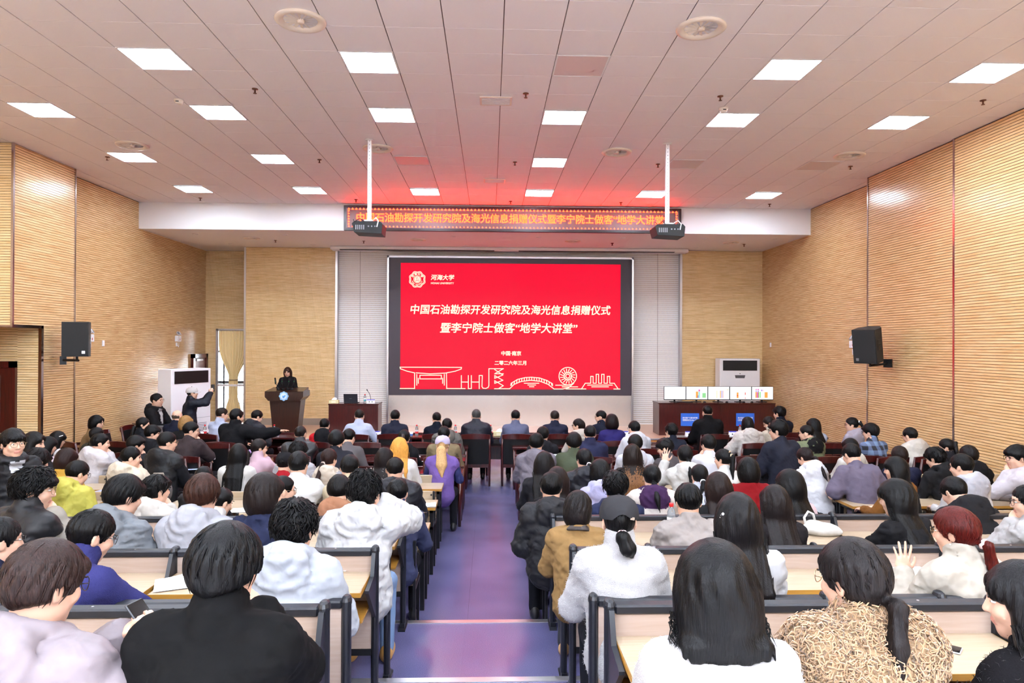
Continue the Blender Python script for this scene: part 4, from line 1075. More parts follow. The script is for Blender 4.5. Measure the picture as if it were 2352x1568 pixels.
# ================================================================== people: bodies grown as smooth surfaces
F32 = np.float32
def surface(f, lo, hi, vox):
    """surface nets: the zero level of f (vectorised over points) as quads"""
    lo = np.asarray(lo, F32); hi = np.asarray(hi, F32)
    n = np.maximum(np.ceil((hi - lo) / vox).astype(int) + 1, 4)
    ax = [lo[i] + vox * np.arange(n[i], dtype=F32) for i in range(3)]
    b = 4
    nc = (n + b - 1) // b
    cx = [lo[i] + vox * (np.arange(nc[i], dtype=F32) * b + (b - 1) / 2) for i in range(3)]
    Gc = np.stack(np.meshgrid(*cx, indexing='ij'), -1).reshape(-1, 3)
    vc = f(Gc).reshape(nc).astype(F32)
    big = np.repeat(np.repeat(np.repeat(vc, b, 0), b, 1), b, 2)[:n[0], :n[1], :n[2]]
    v = big.copy()
    near = np.argwhere(np.abs(big) < vox * b * 1.25 + .012)
    if len(near):
        P_ = np.stack([ax[i][near[:, i]] for i in range(3)], 1)
        v[near[:, 0], near[:, 1], near[:, 2]] = f(P_)
    v[0] = v[-1] = 1; v[:, 0] = v[:, -1] = 1; v[:, :, 0] = v[:, :, -1] = 1
    s = v < 0
    c = np.zeros(n - 1, np.int8)
    for i in (0, 1):
        for j in (0, 1):
            for k in (0, 1):
                c += s[i:n[0] - 1 + i, j:n[1] - 1 + j, k:n[2] - 1 + k]
    act = (c > 0) & (c < 8)
    idx = np.argwhere(act)
    if len(idx) == 0: return np.zeros((0, 3), F32), np.zeros((0, 4), int)
    num = -np.ones(n - 1, np.int64); num[act] = np.arange(len(idx))
    acc = np.zeros((len(idx), 3), F32); cnt = np.zeros(len(idx), F32)
    corners = [(i, j, k) for i in (0, 1) for j in (0, 1) for k in (0, 1)]
    for a in corners:
        for d in range(3):
            if a[d]: continue
            b = list(a); b[d] = 1
            va = v[idx[:, 0] + a[0], idx[:, 1] + a[1], idx[:, 2] + a[2]]
            vb = v[idx[:, 0] + b[0], idx[:, 1] + b[1], idx[:, 2] + b[2]]
            m = (va < 0) != (vb < 0)
            t = np.where(m, va / np.where(m, va - vb, 1), 0)
            p = np.tile(np.array(a, F32), (len(idx), 1)); p[:, d] += t
            acc += p * m[:, None]; cnt += m
    V = lo + vox * (idx + acc / cnt[:, None])
    Q = []
    for d in range(3):
        u, w = (d + 1) % 3, (d + 2) % 3
        sl0 = [slice(1, n[q] - 1) for q in range(3)]; sl1 = list(sl0)
        sl0[d] = slice(0, n[d] - 1); sl1[d] = slice(1, n[d])
        e = s[tuple(sl0)] != s[tuple(sl1)]
        E = np.argwhere(e)
        if not len(E): continue
        off = np.ones(3, int); off[d] = 0
        B = E + off
        out = s[tuple(sl0)][e]
        def cell(du, dw):
            q = B.copy(); q[:, u] -= du; q[:, w] -= dw
            return num[q[:, 0], q[:, 1], q[:, 2]]
        q4 = np.stack([cell(1, 1), cell(0, 1), cell(0, 0), cell(1, 0)], 1)
        q4[~out] = q4[~out][:, ::-1]
        Q.append(q4)
    Q = np.concatenate(Q); Q = Q[(Q >= 0).all(1)]
    return V.astype(F32), Q
def smin(a, b, k):
    h = np.clip(.5 + .5 * (b - a) / k, 0, 1)
    return b + (a - b) * h - k * h * (1 - h)
def smax(a, b, k): return -smin(-a, -b, k)
def ell(p, c, r, R=None):
    q = p - np.asarray(c, F32)
    if R is not None: q = q @ R.astype(F32)
    r = np.asarray(r, F32)
    k0 = np.sqrt(((q / r) ** 2).sum(1)) + 1e-6
    k1 = np.sqrt(((q / (r * r)) ** 2).sum(1)) + 1e-6
    return k0 * (k0 - 1) / k1
def cone(p, a, b, ra, rb):
    a = np.asarray(a, F32); b = np.asarray(b, F32); ab = b - a
    q = p - a
    t = np.clip(q @ ab / max(float(ab @ ab), 1e-9), 0, 1)
    return np.sqrt(((q - t[:, None] * ab) ** 2).sum(1)) - (ra + (rb - ra) * t)
def conet(p, a, b, ra, rb):
    a = np.asarray(a, F32); b = np.asarray(b, F32); ab = b - a
    q = p - a
    t = np.clip(q @ ab / max(float(ab @ ab), 1e-9), 0, 1)
    return np.sqrt(((q - t[:, None] * ab) ** 2).sum(1)) - (ra + (rb - ra) * t), t
def Rx(a): c, s = math.cos(a), math.sin(a); return np.array([[1, 0, 0], [0, c, -s], [0, s, c]])
def Ry(a): c, s = math.cos(a), math.sin(a); return np.array([[c, 0, s], [0, 1, 0], [-s, 0, c]])
def Rz(a): c, s = math.cos(a), math.sin(a); return np.array([[c, -s, 0], [s, c, 0], [0, 0, 1]])
_ns = np.random.RandomState(7)
_NK = _ns.normal(size=(24, 3)).astype(F32); _NK /= np.linalg.norm(_NK, axis=1)[:, None]; _NP = _ns.uniform(0, 6.28, 24).astype(F32)
def noise(p, freq, seed=0, n=5):
    o = np.zeros(len(p), F32)
    for i in range(n):
        k = (i * 5 + seed * 7) % 24
        w = p @ (_NK[k] * freq * (1 + .35 * i))
        o += np.sin(w + _NP[(k + seed) % 24] + 1.3 * np.sin(p @ (_NK[(k + 3) % 24] * freq * .6) + seed))
    return o / n

SKIN = {}
def skin(i=0):
    cols = [(206, 162, 138), (198, 152, 126), (190, 142, 114), (212, 172, 150)]
    return mat('skin_%d' % i, cols[i], rough=0.45)
def hair_mat(col, rough=0.42):
    n = 'hair_%d_%d_%d' % col
    if n in _mats: return _mats[n]
    m, nt, b = _new(n); L = nt.links.new
    tc = nt.nodes.new('ShaderNodeTexCoord'); mp = nt.nodes.new('ShaderNodeMapping'); mp.inputs['Scale'].default_value = (1, 1, .09)
    L(tc.outputs['Object'], mp.inputs['Vector'])
    nz = nt.nodes.new('ShaderNodeTexNoise'); nz.inputs['Scale'].default_value = 230; nz.inputs['Detail'].default_value = 1
    L(mp.outputs[0], nz.inputs['Vector'])
    cr = nt.nodes.new('ShaderNodeValToRGB'); c = lin(col)
    cr.color_ramp.elements[0].position, cr.color_ramp.elements[1].position = .3, .75
    cr.color_ramp.elements[0].color = tuple(x * (.22 if max(col) < 100 else .5) for x in c[:3]) + (1,); cr.color_ramp.elements[1].color = tuple(min(1, x * (.7 if max(col) < 100 else 1.05)) for x in c[:3]) + (1,)
    L(nz.outputs['Fac'], cr.inputs[0]); L(cr.outputs[0], b.inputs['Base Color'])
    b.inputs['Roughness'].default_value = rough; b.inputs['Specular IOR Level'].default_value = .14
    bp = nt.nodes.new('ShaderNodeBump'); bp.inputs['Strength'].default_value = .55; bp.inputs['Distance'].default_value = .004
    L(nz.outputs['Fac'], bp.inputs['Height']); L(bp.outputs[0], b.inputs['Normal'])
    _mats[n] = m
    return m
def cloth_mat(col, kind='plain'):
    n = 'cloth_%s_%d_%d_%d' % ((kind,) + tuple(int(v) for v in col))
    col = tuple(c * (.80 if max(col) > 190 else .78) for c in col)
    if n in _mats: return _mats[n]
    if kind == 'plaid':
        m, nt, b = _new(n); L = nt.links.new
        tc = nt.nodes.new('ShaderNodeTexCoord')
        sx = nt.nodes.new('ShaderNodeSeparateXYZ'); L(tc.outputs['Object'], sx.inputs[0])
        outs = []
        for ch in ('X', 'Z'):
            w = nt.nodes.new('ShaderNodeMath'); w.operation = 'MULTIPLY'; w.inputs[1].default_value = 52
            L(sx.outputs[ch], w.inputs[0]); sn = nt.nodes.new('ShaderNodeMath'); sn.operation = 'SINE'; L(w.outputs[0], sn.inputs[0])
            g = nt.nodes.new('ShaderNodeMath'); g.operation = 'GREATER_THAN'; g.inputs[1].default_value = 0; L(sn.outputs[0], g.inputs[0]); outs.append(g)
        ad = nt.nodes.new('ShaderNodeMath'); ad.operation = 'ADD'; L(outs[0].outputs[0], ad.inputs[0]); L(outs[1].outputs[0], ad.inputs[1])
        hv = nt.nodes.new('ShaderNodeMath'); hv.operation = 'MULTIPLY'; hv.inputs[1].default_value = .5; L(ad.outputs[0], hv.inputs[0])
        cr = nt.nodes.new('ShaderNodeValToRGB'); cr.color_ramp.elements[0].color = lin(col); cr.color_ramp.elements[1].color = lin((24, 22, 30))
        e = cr.color_ramp.elements.new(.5); e.color = lin((72, 84, 110))
        L(hv.outputs[0], cr.inputs[0]); L(cr.outputs[0], b.inputs['Base Color']); b.inputs['Roughness'].default_value = .85
        _mats[n] = m; return m
    rough, bump, bs, sheen, spec = {'plain': (.85, .25, 130, .15, .2), 'suit': (.8, .1, 300, .1, .12), 'puffer': (.5, .25, 40, .0, .4), 'leather': (.35, .25, 160, 0, .5), 'knit': (.95, .6, 220, .3, .1), 'shell': (.6, .3, 55, .05, .35), 'fur': (.95, .8, 160, .4, .1)}[kind]
    return mat(n, col, rough=rough, bump=bump if kind in ('knit', 'fur') else 0, bscale=bs, wrinkle=0 if kind in ('knit', 'fur') else {'suit': .35, 'puffer': .6, 'shell': .75, 'leather': .6}.get(kind, .5), spec=spec * .6)

M_EYEW = mat('eye_white', (236, 232, 230), rough=.2)
M_EYED = mat('eye_dark', (24, 16, 14), rough=.15)
M_LIP = mat('lips', (190, 128, 114), rough=.45)

# ---- hands, made once per pose (right hand: palm down, fingers along +Y, thumb towards -X)
def hand_proto(curl, spread=0.0, thumb=0.0, vox=.0048):
    fing = []
    L = [(.036, .024, .02), (.042, .027, .021), (.039, .026, .021), (.031, .019, .018)]
    xs = [-.029, -.010, .010, .028]
    for i in range(4):
        p = np.array([xs[i], .088 - (.006 if i in (0, 3) else 0) - (.006 if i == 3 else 0), 0.0]); a = 0.0
        pts = [p.copy()]
        for j in range(3):
            a += curl[j] * (1 + .06 * i)
            yaw = (xs[i] * 9) * spread
            d = np.array([math.sin(yaw) * math.cos(a), math.cos(yaw) * math.cos(a), -math.sin(a)])
            p = p + d * L[i][j]; pts.append(p.copy())
        fing.append((pts, [.0092, .0086, .0078, .0066] if i < 3 else [.008, .0074, .0067, .0058]))
    th = [np.array([-.026, .025, -.006])]
    for l, (ax, az) in zip((.036, .03, .024), ((.95 - thumb, .25), (.55 - thumb, .35 + thumb * .4), (.2 - thumb, .4 + thumb * .7))):
        th.append(th[-1] + l * np.array([-math.sin(ax) * math.cos(az), math.cos(ax) * math.cos(az), -math.sin(az)]))
    fing.append((th, [.014, .0112, .0098, .0076]))
    def f(p):
        d = ell(p, (0, .048, -.002), (.043, .052, .0155))
        d = smin(d, cone(p, (0, -.03, 0), (0, .02, 0), .024, .026), .02)
        for pts, r in fing:
            e = cone(p, pts[0], pts[1], r[0], r[1])
            for k in (1, 2): e = np.minimum(e, cone(p, pts[k], pts[k + 1], r[k], r[k + 1]))
            d = smin(d, e, .006)
        return d
    allp = np.array([q for pts, _ in fing for q in pts] + [[0, -.06, 0]])
    V, Q = surface(f, allp.min(0) - .03, allp.max(0) + .03, vox)
    return V, Q
HANDS = {}
def hand(kind, lod):
    key = (kind, lod)
    if key not in HANDS:
        cu = {'rest': (.35, .4, .3), 'fist': (1.2, 1.4, .8), 'open': (.1, .12, .1), 'hold': (.55, .8, .5), 'chin': (.9, 1.1, .6), 'point': (.15, .2, .15)}[kind]
        HANDS[key] = hand_proto(cu, {'open': 1.0, 'rest': .3}.get(kind, 0), {'fist': .6, 'chin': .4, 'hold': .2}.get(kind, 0), (.006, .0095, .012)[lod])
    return HANDS[key]

def ik(S, T, l1, l2, pole):
    S, T, pole = map(lambda a: np.asarray(a, float), (S, T, pole))
    d = T - S; L = np.linalg.norm(d)
    if L > (l1 + l2) * .995: T = S + d / L * (l1 + l2) * .995; d = T - S; L = np.linalg.norm(d)
    x = (l1 * l1 - l2 * l2 + L * L) / (2 * L); h = math.sqrt(max(l1 * l1 - x * x, 1e-6))
    u = d / L; q = pole - S; q = q - u * (q @ u); q = q / (np.linalg.norm(q) + 1e-9)
    return S + u * x + q * h, T

def strands(P, r0, r1, sides=3):
    """P (N, K, 3) lock centre lines -> tapering triangles tubes"""
    N, K, _ = P.shape
    T = np.gradient(P, axis=1); T /= np.linalg.norm(T, axis=2, keepdims=True) + 1e-9
    ref = np.tile(np.array([.31, .72, .62]), (N, K, 1))
    A = np.cross(T, ref); A /= np.linalg.norm(A, axis=2, keepdims=True) + 1e-9
    B = np.cross(T, A)
    t = np.linspace(0, 1, K)[None, :, None]
    rr = r0 * (1 - t ** 2) + r1 * t
    V = np.stack([P + rr * (A * math.cos(2 * pi * s / sides) + B * math.sin(2 * pi * s / sides)) for s in range(sides)], 2)   # N K S 3
    base = (np.arange(N) * K * sides)[:, None, None]
    k = np.arange(K - 1)[None, :, None] * sides; s = np.arange(sides)[None, None, :]; s2 = (s + 1) % sides
    Q = np.stack([base + k + s, base + k + s2, base + k + sides + s2, base + k + sides + s], -1).reshape(-1, 4)
    return V.reshape(-1, 3).astype(F32), Q

# ---- head
def head_sdf(q, fem, neck_base, big=1.0):
    d = ell(q, (0, -.012, .026), (.076, .094, .090))
    d = smin(d, ell(q, (0, .022, -.042), (.057, .066, .072)), .035)
    d = smin(d, ell(q, (0, .056, -.094), (.026, .022, .022)), .03)
    ax = q.copy(); ax[:, 0] = np.abs(ax[:, 0])
    d = smin(d, ell(ax, (.044, .012, -.066), (.02, .03, .025)), .03)
    d = smin(d, ell(ax, (.036, .062, -.022), (.026, .022, .024)), .025)
    d = smin(d, cone(ax, (0, .082, .034), (.036, .070, .034), .011, .010), .018)
    d = smax(d, -ell(ax, (.031, .096, .012), (.018, .014, .011)), .016)
    d = smin(d, cone(q, (0, .084, .02), (0, .103, -.022), .007, .0115), .012)
    d = smin(d, ell(ax, (.010, .093, -.025), (.0085, .011, .008)), .008)
    d = smin(d, ell(q, (0, .083, -.053), (.023, .012, .006)), .008)
    d = smin(d, ell(q, (0, .081, -.063), (.020, .012, .0065)), .008)
    d = smin(d, ell(ax, (.079, -.010, -.006), (.009, .021, .032), Rz(.35)), .008)
    d = smax(d, -ell(ax, (.0885, -.005, -.004), (.006, .011, .017), Rz(.35)), .006)
    nb = neck_base
    d = smin(d, cone(q, (0, -.022, -.055), nb, .05 if fem else .056, .052 if fem else .06), .03)
    return d

# hair: style, colour etc. -> vertices and quads in body space
def hair_mesh(style, Hc, Rh, Ryaw, backy, lod, seed, length=.35, vol=0.0, hs=1.0):
    rs = np.random.RandomState(seed)
    vox = (.0078, .0128, .0155)[lod]
    Ht = Rh.astype(F32)
    C = np.asarray(Hc, F32)
    par = {'short': (.011, .004, 30), 'fade': (.008, .003, 40), 'messy': (.019, .009, 34), 'curly': (.026, .012, 48), 'bowl': (.019, .004, 26), 'bob': (.019, .003, 24), 'long': (.017, .003, 22), 'pony': (.009, .0025, 26), 'lowpony': (.010, .0025, 26), 'bun': (.009, .0025, 26), 'bald': (.003, .001, 30), 'claw': (.011, .004, 26), 'capfem': (.004, .002, 26)}[style]
    t = par[0] + vol
    fem = style in ('bob', 'long', 'pony', 'lowpony', 'bun', 'claw', 'capfem')
    sd = seed % 5
    tail = None
    if style in ('pony', 'lowpony', 'capfem'):
        b0 = C + Ht @ np.array([0, -.098 - t, .045 if style == 'pony' else -.045], F32)
        dirb = Ht @ np.array([0, -1, .1], F32)
        b1 = b0 + dirb * .035 + np.array([0, 0, -.02], F32)
        drop = min(length, .42)
        sway = (rs.rand() - .5) * .05
        b2 = b1 + np.array([sway, -.012, -drop * .5], F32); b2[1] = min(b2[1], backy(b2[2]) - .018)
        b3 = b2 + np.array([sway, .0, -drop * .5], F32); b3[1] = min(b3[1] + .02, backy(b3[2]) - .006)
        tail = [b0, b1, b2, b3]
    if style == 'long':
        bp = [C + Ht @ np.array([0, -.03, .0], F32)]
        y0 = bp[0][1]
        bp.append(np.array([C[0], min(y0, C[1]) - .035, C[2] - .10], F32))
        z2, z3 = C[2] - .10 - length * .45, C[2] - .10 - length
        bp.append(np.array([C[0], min(C[1] - .05, backy(z2) + .004), z2], F32))
        bp.append(np.array([C[0], min(C[1] - .05, backy(z3) + .004), z3], F32))
        hw = [.086 + t, .092 + t, .104 + t, .10 + t]; hd = [.072, .06, .034, .022]
    def f(p):
        q = (p - C) @ Ht / F32(hs)
        az = np.arctan2(q[:, 0], -q[:, 1] + .02)
        if style in ('short', 'fade'):
            te = t * np.clip((q[:, 2] + (.062 if style == 'short' else .03)) / .085, .14, 1.0)
            rr_ = np.stack([.076 + te, .094 + te, .090 + t * 1.15 + 0 * te], 1).astype(F32); qc = q - np.array([0, -.012, .026], F32)
            k0_ = np.sqrt(((qc / rr_) ** 2).sum(1)) + 1e-6; k1_ = np.sqrt(((qc / rr_ ** 2) ** 2).sum(1)) + 1e-6
            d = k0_ * (k0_ - 1) / k1_
        else:
            d = ell(q, (0, -.012, .026), (.076 + t, .094 + t, .090 + t * 1.15))
        if style == 'bald':
            d = ell(q, (0, -.012, .02), (.0785, .0965, .088)); d = np.maximum(d, q[:, 2] - .03)
        plane = .8 * -q[:, 1] + .6 * q[:, 2] + (.034 if not fem else .030)
        d = smax(d, -plane, .012)
        zlow = {'fade': -.05, 'short': -.066, 'bald': -.05}.get(style, -.075 if not fem else -.06)
        if style in ('bowl',): zlow = -.045
        ax = np.abs(q[:, 0])
        qq = q.copy(); qq[:, 0] = ax
        if style in ('bob', 'long'):
            c2 = ell(q, (0, -.024, -.03), (.084 + t, .080 + t, .115 if style == 'bob' else .12))
            face = smax(-(q[:, 1] - .035), -(.075 - ax), .01)      # keep behind the cheeks or beside them
            c2 = smax(c2, q[:, 1] - .03, .02)
            d = smin(d, c2, .02)
            zl = -.135 if style == 'bob' else -.5
            d = smax(d, zl + .012 * np.sin(az * 9 + sd) - q[:, 2], .01)
        else:
            d = smax(d, zlow + .02 * (ax / .07) - .02 * np.cos(az) - q[:, 2], .014)
            d = smax(d, -ell(qq, (.088, -.002, -.022), (.022, .026, .036)), .01)
        if style in ('bowl', 'messy', 'curly'):
            fr = ell(q, (0, .066, .058), (.066, .036 + t * .4, .034))
            d = smin(d, fr, .015)
        if style in ('bob', 'long'):
            fr = ell(qq, (.045, .052, .05), (.034, .04, .04)); d = smin(d, fr, .015)
        if style in ('bowl', 'bob', 'long', 'pony', 'lowpony', 'bun', 'claw', 'capfem', 'short', 'fade', 'bald'):
            d = d + par[1] * np.sin(az * par[2] + 2.5 * np.sin(q[:, 2] * 25 + sd) + sd) * np.clip((.12 - q[:, 2]) / .06, .15, 1) * np.clip((q[:, 2] + .05) / .06, .25, 1) + par[1] * .8 * noise(q, 70, sd) * np.clip((q[:, 2] + .06) / .06, .2, 1)
        if style in ('messy', 'curly'):
            d = d + par[1] * noise(q, 95 if style == 'messy' else 120, sd, 6)
        if style == 'long':
            ends = .010 * np.sin(p[:, 0] * 130 + sd) + .008 * np.sin(p[:, 0] * 310 + 1)
            g = None
            for k in range(3):
                a, b = bp[k], bp[k + 1]
                s0 = hd[k] / hw[k]; s1 = hd[k + 1] / hw[k + 1]
                ab = b - a
                tt = np.clip((p - a) @ ab / float(ab @ ab), 0, 1)
                if k == 2: tt = np.clip(((p - a) @ ab + ends * float(np.linalg.norm(ab))) / float(ab @ ab), 0, 1)
                cc = a + tt[:, None] * ab; w = hw[k] + (hw[k + 1] - hw[k]) * tt; h_ = hd[k] + (hd[k + 1] - hd[k]) * tt
                dx = p - cc
                if k == 2: dx[:, 2] += ends * 0
                k0 = np.sqrt((dx[:, 0] / w) ** 2 + (dx[:, 1] / h_) ** 2 + (dx[:, 2] / np.maximum(h_, .02)) ** 2)
                e = (k0 - 1) * np.minimum(w, h_)
                g = e if g is None else np.minimum(g, e)
            g = g + .0012 * np.sin(p[:, 0] * 260 + 2 * np.sin(p[:, 2] * 9 + sd)) + .0022 * np.sin(p[:, 0] * 83 + 1.5 * np.sin(p[:, 2] * 6) + sd * 2)
            qf = (p - C) @ Ryaw.astype(F32)
            g = smax(g, qf[:, 1] - .035, .02)
            d = smin(d, g, .03)
        if tail is not None:
            rt = .03 if style != 'capfem' else (.04 if length < .3 else .075)
            e = cone(p, tail[0], tail[1], .018, rt * .85); e = smin(e, cone(p, tail[1], tail[2], rt * .85, rt), .015); e = smin(e, cone(p, tail[2], tail[3], rt, .008), .01)
            e = e + .003 * np.sin(np.arctan2(p[:, 0] - tail[1][0], p[:, 1] - tail[1][1]) * 9 + 2 * np.sin(p[:, 2] * 20))
            d = smin(d, e, .012)
        if style == 'bun':
            d = smin(d, ell(q, (0, -.115, .03 if seed % 2 else -.02), (.04, .034, .038)) + .003 * noise(q, 110, sd), .012)
        if style == 'claw':
            d = smin(d, ell(q, (0, -.105, .0), (.034, .03, .07)) + .004 * noise(q, 90, sd), .015)
        return d
    pts = [C]
    lo = C - np.array([.15, .17, .16], F32); hi = C + np.array([.15, .16, .17], F32)
    for ex in (tail or []) + (bp if style == 'long' else []):
        lo = np.minimum(lo, ex - .06 - np.array([.07 if style == 'long' else 0, 0, 0], F32)); hi = np.maximum(hi, ex + .06 + np.array([.07 if style == 'long' else 0, 0, 0], F32))
    V, Q = surface(f, lo, hi, vox)
    # loose locks over the surface
    nl = {'short': (150, 40, 0), 'fade': (120, 30, 0), 'messy': (320, 90, 24), 'curly': (360, 100, 30), 'bowl': (220, 70, 0), 'bob': (160, 50, 0), 'long': (320, 70, 20), 'pony': (110, 40, 10), 'lowpony': (110, 40, 10), 'bun': (90, 30, 8), 'claw': (120, 40, 10), 'bald': (0, 0, 0), 'capfem': (60, 20, 0)}[style][lod]
    if nl:
        if style == 'long':
            x = (rs.rand(nl) * 2 - 1) * (.1 + t)
            K = 6; tt = np.linspace(0, 1, K)
            L = length * (.55 + .5 * rs.rand(nl))
            P = np.zeros((nl, K, 3))
            for j in range(K):
                u = tt[j]
                P[:, j, 0] = C[0] + x * (1 + .12 * u) + .012 * np.sin(u * 4 + rs.rand(nl) * 6)
                z = C[2] - .04 - u * (L * .95 + .05)
                cy = np.interp(C[2] - z, [0, .10, .10 + length * .5, .1 + length], [bp[0][1] - .06, bp[1][1] - .058, bp[2][1] - .041, bp[3][1] - .028])
                P[:, j, 1] = cy + .006 + .05 * (np.abs(x) / .12) ** 2
                P[:, j, 2] = z
            a, b = strands(P, .0022, .0005)
        else:
            # roots on the cap, lying along the fall line from the crown
            ph = rs.rand(nl) * 2 * pi; th = np.arccos(1 - rs.rand(nl) * (1.15 if style not in ('bob',) else 1.35))
            curl_ = {'messy': .016, 'curly': .022}.get(style, .005)
            ln = {'messy': .055, 'curly': .05, 'short': .03, 'fade': .02, 'bowl': .06, 'bob': .08}.get(style, .05) * (.7 + .6 * rs.rand(nl))
            K = 5; P = np.zeros((nl, K, 3))
            r1, r2, r3 = .076 + t - .003, .094 + t - .003, .09 + t * 1.15 - .003
            w1, w2 = rs.rand(nl) * 6.28, rs.rand(nl) * 6.28
            for j in range(K):
                u = j / (K - 1)
                a_ = th + u * ln / .09; lift = 1 + u * (rs.rand(nl) if False else .5) * (curl_ * 1.3) / .09
                pa = ph + u * .25 * np.sin(w1) + (u * curl_ * 9) * np.sin(w2 + u * 5)
                P[:, j, 0] = r1 * np.sin(a_) * np.sin(pa) * lift
                P[:, j, 1] = -.012 - r2 * np.sin(a_) * np.cos(pa) * lift
                P[:, j, 2] = .026 + r3 * np.cos(a_) * lift + (curl_ * .4) * np.sin(w1 + u * 5) * u
            keep = (.8 * -P[:, -1, 1] + .6 * P[:, -1, 2] > -.03) & (P[:, -1, 2] > (-.1 if style == 'bob' else -.05))
            P = P[keep]
            if len(P): P = (P * hs) @ Rh.T + np.asarray(Hc)
            a, b = strands(P, .0065 if style in ('messy', 'curly') else .004, .0008) if len(P) else (np.zeros((0, 3)), np.zeros((0, 4), int))
        if len(a):
            Q = np.concatenate([Q, b + len(V)]); V = np.concatenate([V, a])
    return V, Q, tail

# shared leg meshes: seated and standing
def legs_proto(stand):
    def f(p):
        ax = p.copy(); ax[:, 0] = np.abs(ax[:, 0])
        if stand:
            d = ell(p, (0, 0, .95), (.165, .115, .12))
            d = smin(d, cone(ax, (.085, 0, .9), (.095, .01, .5), .088, .062), .03); d = smin(d, cone(ax, (.095, .01, .5), (.1, -.01, .09), .06, .05), .02)
        else:
            d = ell(p, (0, .0, .54), (.17, .13, .09))
            d = smin(d, cone(ax, (.09, .04, .535), (.12, .42, .535), .082, .062), .03); d = smin(d, cone(ax, (.12, .42, .53), (.12, .38, .09), .06, .05), .02)
        return d + .004 * noise(p, 28, 2)
    V, Q = surface(f, (-.3, -.22, 0), (.3, .56, 1.15 if stand else .75), .02)
    return V, Q
def shoe_mesh():
    def f(p):
        d = ell(p, (0, .035, .04), (.045, .13, .05)); d = smin(d, ell(p, (0, -.05, .06), (.04, .055, .06)), .03)
        return smax(d, -p[:, 2], .01)
    V, Q = surface(f, (-.08, -.16, -.03), (.08, .21, .16), .013)
    return V, Q
_LEG = {}
for st_ in (False, True):
    V, Q = legs_proto(st_); _LEG[st_] = raw_mesh('trousers', V, Q, [M_BLACK], parent=False)
V, Q = shoe_mesh(); _SHOE = raw_mesh('shoe', V, Q, [M_BLACK], parent=False)
def set_mat(o, m):
    o.material_slots[0].link = 'OBJECT'; o.material_slots[0].material = m

def glasses_mesh():
    mb = MB()
    for s in (-1, 1):
        c = (s * .033, .105, .008)
        mb.tube([(c[0] + .025 * math.cos(a), c[1] - .010 * abs(math.cos(a)) * (1 if s * math.cos(a) > 0 else 0), c[2] + .021 * math.sin(a)) for a in [2 * pi * k / 18 for k in range(19)]], .0016, 5, cap=False)
        mb.tube([(s * .057, .094, .014), (s * .074, .080, .016), (s * .082, .0, .014), (s * .081, -.025, .0)], .0017, 5)
    mb.tube([(-.009, .105, .012), (0, .108, .014), (.009, .105, .012)], .0015, 5)
    return mb.mesh('glasses', True)
_GL = glasses_mesh()
M_GLB = mat('frame_black', (20, 20, 22), rough=.25); M_GLG = mat('frame_metal', (170, 150, 120), rough=.2, metal=.9)
_gl = {}
for n_, m_ in (('b', M_GLB), ('g', M_GLG)):
    me = _GL.copy(); me.materials.append(m_); _gl[n_] = me

